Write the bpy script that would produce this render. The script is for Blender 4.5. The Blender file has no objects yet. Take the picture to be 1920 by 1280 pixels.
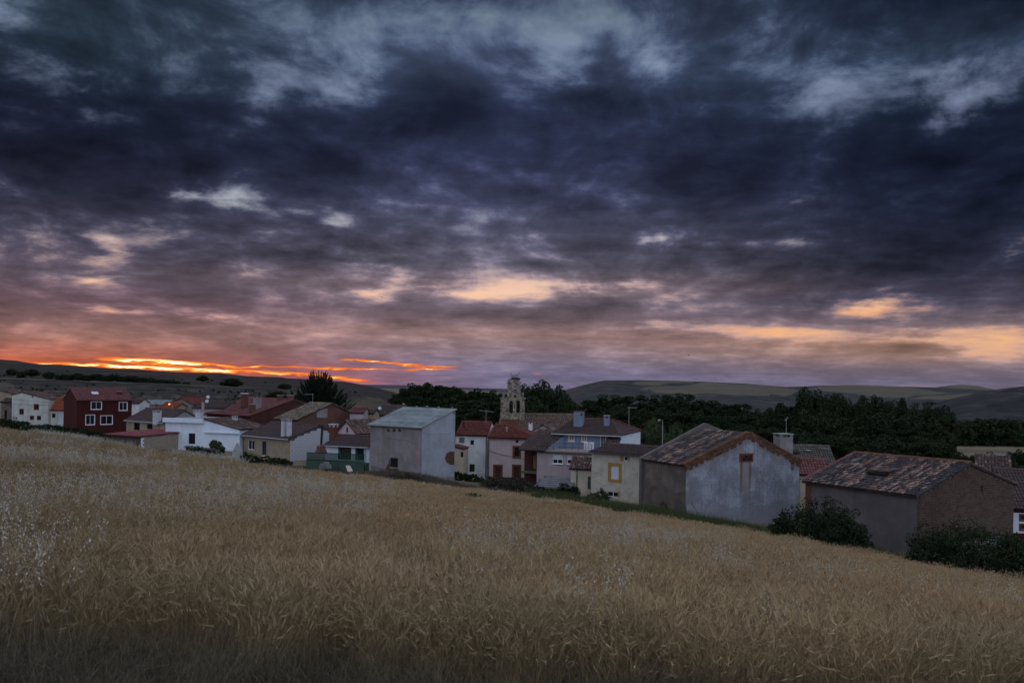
import bpy, bmesh, math, random
import numpy as np
from mathutils import Vector, Matrix

random.seed(7)
rng = np.random.default_rng(11)
scene = bpy.context.scene
COL = scene.collection

# ------------------------------------------------------------------ camera
F = 1920 * 28.0 / 36.0          # focal length in photo pixels
EYE = 17.0                      # eye height over the valley floor
ROLL = math.radians(0.9)
HOR = 728.0                     # photo row of the eye level
cam_data = bpy.data.cameras.new('camera')
cam_data.lens = 28.0
cam_data.sensor_width = 36.0
cam_data.shift_y = (HOR - 640.0) / 1920.0
cam_data.clip_start = 0.1
cam_data.clip_end = 40000.0
cam_data.dof.use_dof = True
cam_data.dof.focus_distance = 70.0
cam_data.dof.aperture_fstop = 4.0
cam = bpy.data.objects.new('camera', cam_data)
COL.objects.link(cam)
cam.matrix_world = Matrix.Translation((0, 0, EYE)) @ Matrix.Rotation(math.radians(90), 4, 'X') @ Matrix.Rotation(ROLL, 4, 'Z')
scene.camera = cam
scene.render.resolution_x, scene.render.resolution_y = 1024, 682
vs = scene.view_settings
vs.view_transform = 'Standard'
vs.look = 'None'
vs.exposure = 0.0
vs.gamma = 1.0
vs.use_curve_mapping = False
try:
    scene.cycles.max_bounces = 4
    scene.cycles.diffuse_bounces = 2
    scene.cycles.glossy_bounces = 2
    scene.cycles.transparent_max_bounces = 6
    scene.cycles.use_denoising = True
    scene.cycles.use_adaptive_sampling = True
    scene.cycles.adaptive_threshold = 0.02
    scene.cycles.adaptive_min_samples = 12
except Exception:
    pass

CR, SR = math.cos(ROLL), math.sin(ROLL)
def uv(px, py):
    """a photo position as slopes right/up of the level view direction"""
    a, b = px - 960.0, HOR - py
    return (a * CR - b * SR) / F, (a * SR + b * CR) / F
def P(px, py, d):
    u, v = uv(px, py)
    return Vector((u * d, d, EYE + v * d))
def lin(r, g, b):
    f = lambda c: (c / 255 / 12.92) if c <= 10.3 else ((c / 255 + 0.055) / 1.055) ** 2.4
    return (f(r), f(g), f(b), 1.0)
def azel(px, py):
    u, v = uv(px, py)
    return math.atan2(u, 1.0), math.atan2(v, math.hypot(u, 1.0))

# ------------------------------------------------------------------ node helper
class NT:
    def __init__(self, tree):
        self.t = tree
        self.L = tree.links
    def n(self, kind, **kw):
        nd = self.t.nodes.new(kind)
        for k, v in kw.items():
            setattr(nd, k, v)
        return nd
    def put(self, sock, v):
        if isinstance(v, bpy.types.NodeSocket):
            self.L.new(v, sock)
        elif v is not None:
            sock.default_value = v
    def m(self, op, a, b=None, c=None, clamp=False):
        nd = self.n('ShaderNodeMath', operation=op, use_clamp=clamp)
        for s, v in zip(nd.inputs, (a, b, c)):
            self.put(s, v)
        return nd.outputs[0]
    def vm(self, op, a, b=None, out=0):
        nd = self.n('ShaderNodeVectorMath', operation=op)
        self.put(nd.inputs[0], a)
        if b is not None:
            if op == 'SCALE':
                self.put(nd.inputs['Scale'], b)
            else:
                self.put(nd.inputs[1], b)
        return nd.outputs[out]
    def xyz(self, x, y, z=0.0):
        nd = self.n('ShaderNodeCombineXYZ')
        for s, v in zip(nd.inputs, (x, y, z)):
            self.put(s, v)
        return nd.outputs[0]
    def sep(self, v):
        nd = self.n('ShaderNodeSeparateXYZ')
        self.put(nd.inputs[0], v)
        return nd.outputs
    def noise(self, vec, scale, detail=4.0, rough=0.5, dist=0.0, color=False, dims='3D'):
        nd = self.n('ShaderNodeTexNoise', noise_dimensions=dims)
        self.put(nd.inputs['Vector'], vec)
        nd.inputs['Scale'].default_value = scale
        nd.inputs['Detail'].default_value = detail
        nd.inputs['Roughness'].default_value = rough
        nd.inputs['Distortion'].default_value = dist
        return nd.outputs['Color' if color else 'Fac']
    def ramp(self, fac, stops, interp='LINEAR'):
        nd = self.n('ShaderNodeValToRGB')
        cr = nd.color_ramp
        cr.interpolation = interp
        stops = sorted(stops, key=lambda s: s[0])
        while len(cr.elements) < len(stops):
            cr.elements.new(1.0)
        cr.elements.foreach_set('position', [min(max(p, 0.0), 1.0) for p, c in stops])
        cr.elements.foreach_set('color', [q for p, c in stops for q in (tuple(c[:3]) + (1.0,))])
        self.put(nd.inputs[0], fac)
        return nd.outputs[0]
    def mix(self, fac, a, b, mode='MIX'):
        nd = self.n('ShaderNodeMix', data_type='RGBA', blend_type=mode)
        self.put(nd.inputs[0], fac)
        self.put(nd.inputs[6], a)
        self.put(nd.inputs[7], b)
        return nd.outputs[2]
    def sm(self, v, lo, hi):
        nd = self.n('ShaderNodeMapRange', interpolation_type='SMOOTHSTEP')
        self.put(nd.inputs[0], v)
        nd.inputs[1].default_value, nd.inputs[2].default_value = lo, hi
        nd.inputs[3].default_value, nd.inputs[4].default_value = 0.0, 1.0
        return nd.outputs[0]
    def lerp(self, v, lo, hi, a=0.0, b=1.0):
        nd = self.n('ShaderNodeMapRange')
        self.put(nd.inputs[0], v)
        for i, q in enumerate((lo, hi, a, b)):
            nd.inputs[i + 1].default_value = q
        return nd.outputs[0]

# ------------------------------------------------------------------ sky
SUN_AZ, SUN_EL = azel(300, 684)[0], math.radians(1.2)
world = bpy.data.worlds.new('World')
scene.world = world
world.use_nodes = True
wt = world.node_tree
wt.nodes.clear()
w = NT(wt)
D = w.n('ShaderNodeTexCoord').outputs['Generated']
dx, dy, dz = w.sep(D)
AZ = w.m('ARCTAN2', dx, dy)
EL = w.m('ARCSINE', dz)
zc = w.m('ADD', w.m('MAXIMUM', dz, 0.0), 0.12)
Q = w.xyz(w.m('DIVIDE', dx, zc), w.m('DIVIDE', dy, zc), 0.0)
# cloud deck seen in perspective: rows run from far left to near right
def deck(rot, sx, sy, off=(0, 0, 0)):
    mp = w.n('ShaderNodeMapping')
    w.put(mp.inputs['Vector'], Q)
    mp.inputs['Rotation'].default_value = (0, 0, math.radians(rot))
    mp.inputs['Scale'].default_value = (sx, sy, 1)
    mp.inputs['Location'].default_value = off
    return mp.outputs[0]
FB = w.noise(deck(14, 0.8, 1.25, (3.1, 1.7, 0)), 1.15, 5.0, 0.52, 0.4, dims='2D')
FW = w.noise(deck(-24, 1.6, 1.2, (0.4, 5.2, 2)), 1.5, 6.0, 0.55, 0.35, dims='2D')
FD = w.noise(deck(10, 2.4, 2.6, (7.0, 2.0, 5)), 2.4, 5.0, 0.58, dims='2D')
amp = w.m('ADD', w.m('MULTIPLY', w.m('MAXIMUM', EL, 0.0), 0.17), 0.008)
WN = w.noise(deck(0, 1.0, 1.3, (1, 9, 4)), 1.5, 3.5, 0.6, 0.0, color=True, dims='2D')
wx, wy, wz = w.sep(WN)
AW = w.xyz(w.m('ADD', AZ, w.m('MULTIPLY', w.m('SUBTRACT', wx, 0.5), w.m('MULTIPLY', amp, 3.0))),
           w.m('ADD', EL, w.m('MULTIPLY', w.m('SUBTRACT', wy, 0.5), amp)), 1.0)

def patches_at(az, el, patches):
    """thickness of the cloud deck in one direction: soft patches, each with place, size and tilt"""
    t = 0.0
    for (px, py, rx, ry, rot, a) in patches:
        ca, ce = azel(px, py)
        r = math.radians(rot) - ROLL
        c, s_ = math.cos(r), math.sin(r)
        da, de = az - ca, el - ce
        A, B = (c * da + s_ * de) * F / rx / 0.62, (-s_ * da + c * de) * F / ry / 0.62
        t += a * math.exp(-min(A * A + B * B, 60.0))
    return t
def cloud_map(vec, patches, az0, az1, nspan, els, lo, hi):
    """the deck as rows of colour ramps along the azimuth, three elevations to a ramp"""
    X, Y, _ = w.sep(vec)
    n = len(els)
    row = w.n('ShaderNodeFloatCurve')
    e0, e1 = els[0], els[-1]
    cm = row.mapping
    cm.use_clip = True
    cv = cm.curves[0]
    for i, e in enumerate(els):
        q = ((e - e0) / (e1 - e0), i / (n - 1))
        if i == 0 or i == n - 1:
            cv.points[0 if i == 0 else -1].location = q
        else:
            cv.points.new(*q)
    for p_ in cv.points:
        p_.handle_type = 'VECTOR'
    cm.update()
    w.put(row.inputs['Value'], w.lerp(Y, e0, e1))
    t = w.m('MULTIPLY', row.outputs[0], float(n - 1))
    T = w.xyz(t, t, t)
    span = (az1 - az0) / nspan
    facs = [w.lerp(X, az0 + i * span, az0 + (i + 1) * span) for i in range(nspan)]
    steps = [w.m('GREATER_THAN', X, az0 + i * span) for i in range(1, nspan)]
    total = None
    for j in range(0, n, 3):
        col_ = None
        for i in range(nspan):
            stops = []
            for k in range(32):
                az = az0 + (i + k / 31.0) * span
                c3 = [(patches_at(az, els[min(j + r, n - 1)], patches) - lo) / (hi - lo) for r in range(3)]
                stops.append((k / 31.0, (*[min(max(q, 0.0), 1.0) for q in c3], 1.0)))
            rp = w.ramp(facs[i], stops)
            col_ = rp if col_ is None else w.mix(steps[i - 1], col_, rp)
        wgt = w.vm('MAXIMUM', w.vm('SUBTRACT', (1, 1, 1), w.vm('ABSOLUTE', w.vm('SUBTRACT', T, (j, j + 1, j + 2)))), (0, 0, 0))
        dp = w.vm('DOT_PRODUCT', col_, wgt, out=1)
        total = dp if total is None else w.m('ADD', total, dp)
    return w.m('MULTIPLY_ADD', total, hi - lo, lo)

BLOBS = [  # photo position, radii, tilt, strength (brighter gaps > 0, thicker cloud < 0)
    (40, 62, 190, 80, -24, 0.90), (0, 20, 120, 60, 0, 0.39),
    (430, 120, 170, 55, -34, 0.58), (660, 150, 120, 70, -40, 0.66), (760, 55, 220, 60, 5, 0.47), (950, 40, 240, 40, -5, 0.55),
    (1045, 115, 90, 85, -50, 0.90), (1220, 115, 110, 60, -40, 0.51), (1240, 40, 210, 50, 0, 0.39), (1400, 70, 120, 50, 25, 0.27),
    (1620, 90, 130, 90, 40, 0.50), (1590, 160, 90, 35, 20, 0.25), (1885, 172, 120, 45, 24, 0.66), (1850, 95, 160, 45, 20, 0.38),
    (420, 376, 190, 30, -8, 0.86), (628, 421, 90, 25, -10, 0.79), (300, 362, 140, 22, -6, 0.52),
    (620, 264, 140, 26, -8, 0.86), (430, 262, 170, 26, -10, 0.46), (950, 322, 160, 26, -16, 0.80), (1120, 360, 150, 30, -12, 0.52),
    (695, 492, 126, 37.4, -14, 1.23), (520, 458, 73.5, 19.8, -14, 0.65), (215, 466, 73.5, 19.8, -14, 1.10), (640, 470, 94.5, 17.6, -14, 0.59),
    (195, 532, 63, 13.2, -5, 1.17), (203, 580, 78.75, 8.8, -2, 1.69), (385, 587, 94.5, 13.2, -5, 1.82),
    (688, 552, 73.5, 17.6, -2, 1.10), (790, 533, 73.5, 12.1, 3, 1.04), (905, 551, 105, 16.5, -3, 1.30), (985, 545, 63, 26.4, -8, 1.56),
    (1075, 538, 115.5, 24.2, -3, 1.37), (1175, 528, 94.5, 19.8, 8, 0.98), (1010, 470, 126, 26.4, -20, 0.78), (1060, 500, 94.5, 22, -20, 0.52),
    (1208, 455, 63, 16.5, -8, 1.23), (1340, 462, 115.5, 26.4, -8, 0.65), (1470, 470, 126, 33, 0, 0.45), (1530, 510, 73.5, 19.8, -10, 0.59),
    (1610, 575, 78.75, 17.6, -3, 1.04), (1690, 560, 84, 22, 8, 0.78),
    (1240, 614, 126, 9.9, 3, 0.77), (1480, 626, 178.5, 12.1, -1, 0.96), (1330, 622, 126, 8.8, 0, 0.48),
    (1840, 648, 136.5, 33, -4, 1.20), (1745, 632, 115.5, 14.3, 0, 0.67), (1900, 630, 84, 17.6, -4, 0.58),
    (885, 185, 170, 130, 0, -1.00), (250, 190, 420, 80, -10, -0.37), (1500, 300, 420, 110, 5, -0.34), (1130, 118, 55, 48, 0, -0.70),
    (700, 330, 420, 60, -10, -0.31), (1700, 420, 330, 80, 0, -0.25), (150, 330, 300, 50, -10, -0.22), (1200, 545, 60, 10, 0, -0.12),
    (960, 592, 300, 30, 0, -0.34), (1350, 587, 230, 22, 0, -0.31), (1680, 655, 150, 11, 3, -0.56), (330, 545, 330, 24, -5, -0.25),
    (1400, 510, 330, 30, -6, -0.28), (880, 440, 260, 30, -14, -0.19), (40, 600, 200, 16, 0, -0.15), (1880, 560, 220, 40, 0, -0.19),
    (530, 300, 260, 24, -9, -0.15), (1200, 400, 260, 26, -8, -0.19),
]
FIRE = [
    (305, 677, 100, 3.8, -1.5, 1.7), (232, 675.5, 34, 3, 0, 1.2), (395, 685, 75, 2.2, -1.5, 1.3), (290, 682.5, 45, 2.4, -1, 0.9),
    (110, 683, 90, 2.2, -0.5, 1.2), (210, 685.5, 110, 2.4, -1.5, 1.5), (300, 690, 90, 2.8, -2, 1.6), (400, 693.5, 90, 2.6, -2.5, 1.6), (500, 697.5, 80, 2.4, -2.5, 1.2), (590, 703, 80, 2.8, -4, 0.95), (655, 711, 60, 4, -6, 0.7),
    (485, 687, 26, 1.6, 0, 1.0), (530, 688, 16, 1.6, 0, 0.9), (560, 688, 26, 1.7, 0, 0.9), (615, 690, 46, 1.7, -1, 1.0), (700, 692, 66, 2.0, -1, 0.95),
    (690, 676, 50, 1.7, -3, 1.1), (760, 683, 60, 2.2, -4, 1.2), (800, 692, 50, 2.4, 2, 1.15), (833, 687, 22, 1.7, 0, 0.9), (856, 698, 8, 1.8, 10, 0.8),
    (1010, 702, 40, 1.4, -3, 0.35), (1050, 703, 25, 1.4, -3, 0.3),
]
FN = w.noise(w.xyz(w.m('MULTIPLY', AZ, 34.0), w.m('MULTIPLY', EL, 170.0)), 1.0, 3.0, 0.6, dims='2D')
AF = w.xyz(w.m('ADD', AZ, w.m('MULTIPLY', w.m('SUBTRACT', wz, 0.5), 0.022)),
           w.m('ADD', EL, w.m('MULTIPLY', w.m('SUBTRACT', FN, 0.5), 0.006)), 1.0)
def els_of(rows):
    return [azel(960, y)[1] for y in rows]
S = cloud_map(AW, BLOBS, azel(-60, 400)[0], azel(1980, 400)[0], 2,
              els_of([735, 715, 700, 686, 672, 660, 650, 641, 632, 624, 616, 607, 598, 590, 581, 572, 563, 553, 543, 532, 521, 508, 495, 481, 466, 451, 436, 420, 404, 388, 370,
                      350, 328, 302, 276, 250, 222, 194, 166, 138, 110, 80, 45, 10, -40]), -1.6, 2.0)
fire = cloud_map(AF, FIRE, azel(-60, 690)[0], azel(1100, 690)[0], 1, els_of([735, 724] + [719 - 1.9 * i for i in range(28)]), 0.0, 2.2)
fire = w.m('MULTIPLY', fire, w.lerp(FN, 0.3, 0.62, 0.45, 1.15))
fb = w.m('MULTIPLY', w.m('SUBTRACT', FB, 0.5), 1.5)
fw = w.m('MULTIPLY', w.m('SUBTRACT', FW, 0.5), 1.25)
fd = w.m('MULTIPLY', w.m('SUBTRACT', FD, 0.5), 0.95)
# rolling lumps of the deck, flattened towards the horizon
FL = w.noise(w.xyz(w.m('MULTIPLY', AZ, 7.0), w.m('MULTIPLY', w.m('POWER', w.m('MAXIMUM', EL, 0.0), 0.8), 11.0)), 1.0, 6.0, 0.6, 0.25, dims='2D')
fl = w.m('MULTIPLY', w.m('SUBTRACT', FL, 0.5), 2.3)
tex = w.m('ADD', w.m('ADD', w.m('MULTIPLY', fb, 0.8), w.m('MULTIPLY', fw, 0.8)), w.m('ADD', fd, fl))
# wisps tear the gaps: their strength follows the local texture
Sm = w.m('MULTIPLY', S, w.m('ADD', 0.95, w.m('MULTIPLY', w.m('ADD', fl, fd), 0.7)))
calm = w.lerp(EL, 0.0, 0.15, 0.38, 1.3)          # far cloud flattens to an even sheet
MM = w.m('ADD', Sm, w.m('MULTIPLY', tex, calm))
EMAX = 0.5
def el_stops(px, rows):
    return [(azel(px, y)[1] / EMAX, lin(*c)) for y, c in rows]
EF = w.m('DIVIDE', EL, EMAX)
RL = w.ramp(EF, el_stops(120, [(745, (196, 76, 40)), (690, (200, 94, 60)), (664, (168, 98, 80)), (630, (146, 104, 96)), (600, (134, 101, 100)), (570, (116, 90, 98)),
    (520, (94, 82, 94)), (450, (66, 64, 80)), (350, (42, 44, 62)), (260, (27, 31, 48)), (170, (24, 31, 46)), (60, (38, 50, 64)), (0, (40, 52, 66))]))
RC = w.ramp(EF, el_stops(960, [(745, (112, 106, 132)), (700, (112, 106, 132)), (676, (124, 112, 130)), (650, (140, 118, 126)), (625, (160, 128, 126)), (600, (130, 110, 118)),
    (570, (114, 102, 114)), (540, (126, 108, 114)), (500, (96, 92, 108)), (440, (80, 80, 101)), (380, (61, 65, 90)), (300, (49, 55, 82)), (200, (40, 48, 72)), (90, (60, 70, 94)), (0, (48, 58, 78))]))
RR = w.ramp(EF, el_stops(1780, [(745, (108, 100, 120)), (712, (108, 100, 120)), (690, (124, 108, 118)), (665, (150, 120, 110)), (640, (156, 120, 104)), (610, (112, 96, 102)),
    (570, (72, 68, 84)), (500, (46, 48, 66)), (400, (31, 37, 56)), (300, (24, 31, 50)), (200, (24, 33, 50)), (90, (44, 56, 76)), (0, (28, 38, 56))]))
aL, aC, aR = azel(120, 600)[0], azel(960, 600)[0], azel(1780, 600)[0]
base = w.mix(w.sm(AZ, aL, aC * 0.55 + aL * 0.0), RL, RC)
base = w.mix(w.sm(AZ, aC, aR), base, RR)
GAP = w.ramp(EF, el_stops(700, [(745, (255, 150, 70)), (690, (240, 160, 104)), (640, (238, 182, 136)), (585, (246, 180, 132)), (545, (248, 203, 172)), (490, (216, 184, 174)),
    (450, (196, 184, 186)), (400, (180, 184, 192)), (330, (122, 132, 160)), (250, (118, 128, 156)), (120, (132, 146, 172)), (0, (112, 128, 144))]))
dark = w.sm(MM, 0.15, -1.0)
mid = w.sm(MM, -0.15, 0.8)
lum = w.m('SUBTRACT', w.m('ADD', 0.95, w.m('MULTIPLY', mid, 1.0)), w.m('MULTIPLY', dark, 0.52))
col = w.vm('SCALE', base, lum)
gm = w.m('MULTIPLY', w.sm(MM, 0.24, 1.55), 0.95)
col = w.mix(gm, col, GAP)
fcol = w.ramp(fire, [(0.0, lin(190, 70, 40)), (0.15, (0.75, 0.14, 0.03, 1)), (0.42, (1.0, 0.24, 0.04, 1)), (0.78, (1.0, 0.46, 0.10, 1)), (1.0, (1.0, 0.80, 0.40, 1))])
fcol = w.vm('SCALE', fcol, w.m('ADD', 1.0, w.m('MULTIPLY', w.sm(fire, 0.5, 1.2), 1.3)))
col = w.mix(w.sm(fire, 0.03, 0.3), col, fcol)
# overhead and behind the camera the deck thins out to pale dusk cloud
openf = w.m('MAXIMUM', w.sm(EL, 0.50, 1.05), w.sm(dy, 0.55, -0.35))
OPEN_GAIN = 0.92
oc = w.mix(w.sm(FB, 0.3, 0.7), (0.56, 0.66, 0.90, 1), (0.86, 0.93, 1.08, 1))
sky = w.n('ShaderNodeTexSky', sky_type='NISHITA')
sky.sun_disc = False
sky.sun_elevation = SUN_EL
sky.sun_rotation = SUN_AZ
sky.air_density, sky.dust_density, sky.ozone_density = 1.0, 2.0, 2.0
oc = w.vm('ADD', w.vm('SCALE', oc, OPEN_GAIN), w.vm('SCALE', sky.outputs[0], 0.02))
col = w.mix(openf, col, oc)
# below the eye level the world is only what the ground hides
bg = w.n('ShaderNodeBackground')
w.put(bg.inputs['Color'], col)
bg.inputs['Strength'].default_value = 1.0
out = w.n('ShaderNodeOutputWorld')
w.L.new(bg.outputs[0], out.inputs[0])
try:
    world.cycles.sampling_method = 'MANUAL'
    world.cycles.sample_map_resolution = 512
except Exception:
    pass

sun_data = bpy.data.lights.new('sun', 'SUN')
sun_data.energy = 0.12
sun_data.angle = math.radians(2.0)
sun_data.color = (1.0, 0.55, 0.3)
sun = bpy.data.objects.new('sun', sun_data)
COL.objects.link(sun)
sdir = Vector((math.sin(SUN_AZ) * math.cos(SUN_EL), math.cos(SUN_AZ) * math.cos(SUN_EL), math.sin(SUN_EL)))
sun.rotation_euler = sdir.to_track_quat('Z', 'Y').to_euler()

# ------------------------------------------------------------------ materials
MATS = {}
def new_mat(name):
    m = bpy.data.materials.new(name)
    m.use_nodes = True
    t = NT(m.node_tree)
    b = m.node_tree.nodes['Principled BSDF']
    MATS[name] = m
    return m, t, b
def mat(name, c1, c2=None, scale=1.0, detail=5.0, rough=0.9, bump=0.15, bscale=None, streak=0.0, dirt=None, dirt_amt=0.5, dirt_scale=0.6, spec=0.2, contrast=(0.35, 0.65)):
    """weathered surface: two tones in noise, optional dirt with a shape of its own, rain streaks, fine relief"""
    if name in MATS:
        return MATS[name]
    m, t, b = new_mat(name)
    co = t.n('ShaderNodeTexCoord').outputs['Object']
    c2 = c2 or tuple(x * 0.8 for x in c1)
    fac = t.sm(t.noise(co, scale, detail, 0.6), *contrast)
    col = t.mix(fac, (*c1, 1), (*c2, 1))
    if streak:
        mp = t.n('ShaderNodeMapping')
        t.put(mp.inputs[0], co)
        mp.inputs['Scale'].default_value = (2.2, 2.2, 0.16)
        sf = t.m('MULTIPLY', t.sm(t.noise(mp.outputs[0], 1.4, 5.0, 0.6), 0.48, 0.75), streak)
        col = t.mix(sf, col, tuple(x * 0.5 for x in c1) + (1,))
    if dirt:
        df = t.m('MULTIPLY', t.sm(t.noise(co, dirt_scale, 7.0, 0.65), 0.5, 0.64), dirt_amt)
        col = t.mix(df, col, (*dirt, 1))
    t.put(b.inputs['Base Color'], col)
    b.inputs['Roughness'].default_value = rough
    b.inputs['Specular IOR Level'].default_value = spec
    if bump:
        bp = t.n('ShaderNodeBump')
        bp.inputs['Strength'].default_value = bump
        bp.inputs['Distance'].default_value = 0.05
        t.put(bp.inputs['Height'], t.noise(co, bscale or scale * 9, 4.0, 0.6))
        t.put(b.inputs['Normal'], bp.outputs[0])
    return m
def tile_mat(name, stops, per_object=False, rough=0.85):
    """clay tiles, each piece its own tone, lichen specks"""
    if name in MATS:
        return MATS[name]
    m, t, b = new_mat(name)
    if per_object:
        r = t.n('ShaderNodeObjectInfo').outputs['Random']
    else:
        r = t.n('ShaderNodeNewGeometry').outputs['Random Per Island']
    co = t.n('ShaderNodeTexCoord').outputs['Object']
    pos = t.n('ShaderNodeNewGeometry').outputs['Position']
    big = t.noise(pos, 0.55, 4.0, 0.6)
    fac = t.m('ADD', t.m('MULTIPLY', r, 0.72), t.m('MULTIPLY', t.m('SUBTRACT', big, 0.36), 0.9), clamp=True)
    col = t.ramp(fac, [(p, (*c, 1)) for p, c in stops])
    col = t.mix(t.m('MULTIPLY', t.noise(pos, 9.0, 4.0), 0.55), col, tuple(x * 0.45 for x in stops[0][1]) + (1,))
    t.put(b.inputs['Base Color'], col)
    b.inputs['Roughness'].default_value = rough
    b.inputs['Specular IOR Level'].default_value = 0.15
    return m
def leaf_mat(name, c1, c2, scale=0.6, rough=0.85):
    if name in MATS:
        return MATS[name]
    m, t, b = new_mat(name)
    r = t.n('ShaderNodeNewGeometry').outputs['Random Per Island']
    ro = t.n('ShaderNodeObjectInfo').outputs['Random']
    fac = t.m('ADD', t.m('MULTIPLY', r, 0.75), t.m('MULTIPLY', ro, 0.25))
    t.put(b.inputs['Base Color'], t.mix(fac, (*c1, 1), (*c2, 1)))
    b.inputs['Roughness'].default_value = rough
    b.inputs['Specular IOR Level'].default_value = 0.1
    return m
def glass_mat(name, c=(0.012, 0.014, 0.018), rough=0.12):
    if name in MATS:
        return MATS[name]
    m, t, b = new_mat(name)
    b.inputs['Base Color'].default_value = (*c, 1)
    b.inputs['Roughness'].default_value = rough
    b.inputs['Specular IOR Level'].default_value = 0.5
    return m

# ------------------------------------------------------------------ mesh helpers
class Buf:
    def __init__(self):
        self.v, self.f = [], []
    def poly(self, pts):
        n = len(self.v)
        self.v += [tuple(p) for p in pts]
        self.f.append(tuple(range(n, n + len(pts))))
    def boxf(self, o, a, b, c, a0, a1, b0, b1, c0, c1):
        """box in the frame o + a*i + b*j + c*k"""
        n = len(self.v)
        for i in (a0, a1):
            for j in (b0, b1):
                for k in (c0, c1):
                    self.v.append(tuple(o + a * i + b * j + c * k))
        q = [(0, 1, 3, 2), (4, 6, 7, 5), (0, 4, 5, 1), (2, 3, 7, 6), (0, 2, 6, 4), (1, 5, 7, 3)]
        self.f += [tuple(n + i for i in r) for r in q]
    def box(self, x0, x1, y0, y1, z0, z1):
        self.boxf(Vector((0, 0, 0)), Vector((1, 0, 0)), Vector((0, 1, 0)), Vector((0, 0, 1)), x0, x1, y0, y1, z0, z1)
    def tube(self, pts, r, seg=6, cap=True):
        pts = [Vector(p) for p in pts]
        rs = r if isinstance(r, (list, tuple)) else [r] * len(pts)
        n0 = len(self.v)
        ref = Vector((0.3, 0.2, 1.0)).normalized()
        for i, p in enumerate(pts):
            d = (pts[min(i + 1, len(pts) - 1)] - pts[max(i - 1, 0)]).normalized()
            s = d.cross(ref if abs(d.dot(ref)) < 0.95 else Vector((1, 0, 0))).normalized()
            q = d.cross(s)
            for k in range(seg):
                a = 2 * math.pi * k / seg
                self.v.append(tuple(p + (s * math.cos(a) + q * math.sin(a)) * rs[i]))
        for i in range(len(pts) - 1):
            for k in range(seg):
                a, b = n0 + i * seg + k, n0 + i * seg + (k + 1) % seg
                self.f.append((a, b, b + seg, a + seg))
        if cap:
            self.f.append(tuple(n0 + k for k in range(seg)))
            e = n0 + (len(pts) - 1) * seg
            self.f.append(tuple(e + seg - 1 - k for k in range(seg)))
    def lathe(self, o, prof, seg=12, axis=Vector((0, 0, 1))):
        """prof: (radius, height) list about an axis through o"""
        o = Vector(o)
        ax = axis.normalized()
        s = ax.cross(Vector((1, 0, 0)) if abs(ax.x) < 0.9 else Vector((0, 1, 0))).normalized()
        q = ax.cross(s)
        n0 = len(self.v)
        for r, h in prof:
            for k in range(seg):
                a = 2 * math.pi * k / seg
                self.v.append(tuple(o + ax * h + (s * math.cos(a) + q * math.sin(a)) * r))
        for i in range(len(prof) - 1):
            for k in range(seg):
                a, b = n0 + i * seg + k, n0 + i * seg + (k + 1) % seg
                self.f.append((a, b, b + seg, a + seg))
    def build(self, name, m, parent=None, smooth=False, origin=None):
        me = bpy.data.meshes.new(name)
        o = bpy.data.objects.new(name, me)
        org = Vector(origin) if origin is not None else (Vector(parent['org']) if parent is not None and 'org' in parent.keys() else Vector((0, 0, 0)))
        me.from_pydata([tuple(Vector(p) - org) for p in self.v], [], self.f)
        if m is not None:
            me.materials.append(m)
        if smooth:
            me.polygons.foreach_set('use_smooth', [True] * len(me.polygons))
        COL.objects.link(o)
        if parent is not None:
            o.parent = parent
        elif origin is not None:
            o.location = org
        return o
def sub(o, parent_obj):
    """make a mesh built for a thing a sub-part of one of its parts (both share the thing's origin)"""
    o.parent = parent_obj
    return o
def tag(o, label, cat, group=None):
    o['label'] = label
    o['category'] = cat
    if group:
        o['group'] = group
    return o
ORG = {}
def empty(name, loc, label, cat, group=None):
    o = bpy.data.objects.new(name, None)
    o.empty_display_size = 0.5
    COL.objects.link(o)
    o.location = loc
    tag(o, label, cat, group)
    ORG[o.name] = Vector(loc)
    return o
_build = Buf.build
def build2(self, name, m, parent=None, smooth=False, origin=None):
    """parts are built in world coordinates and re-based on their thing's origin"""
    if parent is not None and origin is None:
        top = parent
        while top.parent is not None:
            top = top.parent
        origin = ORG.get(top.name, top.location)
        me = bpy.data.meshes.new(name)
        o = bpy.data.objects.new(name, me)
        me.from_pydata([tuple(Vector(p) - Vector(origin)) for p in self.v], [], self.f)
        if m is not None:
            me.materials.append(m)
        if smooth:
            me.polygons.foreach_set('use_smooth', [True] * len(me.polygons))
        COL.objects.link(o)
        o.parent = parent
        return o
    return _build(self, name, m, None, smooth, origin)
Buf.build = build2
def np_mesh(name, V, Fq, mats, idx=None, smooth=False):
    """fast mesh from arrays; Fq is (m,4) or (m,3)"""
    me = bpy.data.meshes.new(name)
    V = np.asarray(V, dtype=np.float32).reshape(-1, 3)
    Fq = np.asarray(Fq, dtype=np.int32)
    k = Fq.shape[1]
    me.vertices.add(len(V))
    me.vertices.foreach_set('co', V.ravel())
    me.loops.add(Fq.size)
    me.loops.foreach_set('vertex_index', Fq.ravel())
    me.polygons.add(len(Fq))
    me.polygons.foreach_set('loop_start', np.arange(0, Fq.size, k, dtype=np.int32))
    me.polygons.foreach_set('loop_total', np.full(len(Fq), k, dtype=np.int32))
    for m_ in mats:
        me.materials.append(m_)
    if idx is not None:
        me.polygons.foreach_set('material_index', np.asarray(idx, dtype=np.int32))
    if smooth:
        me.polygons.foreach_set('use_smooth', np.ones(len(Fq), dtype=bool))
    me.update(calc_edges=True)
    return me
def struct(o):
    o['kind'] = 'structure'
    return o
def stuff(o):
    o['kind'] = 'stuff'
    return o

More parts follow.
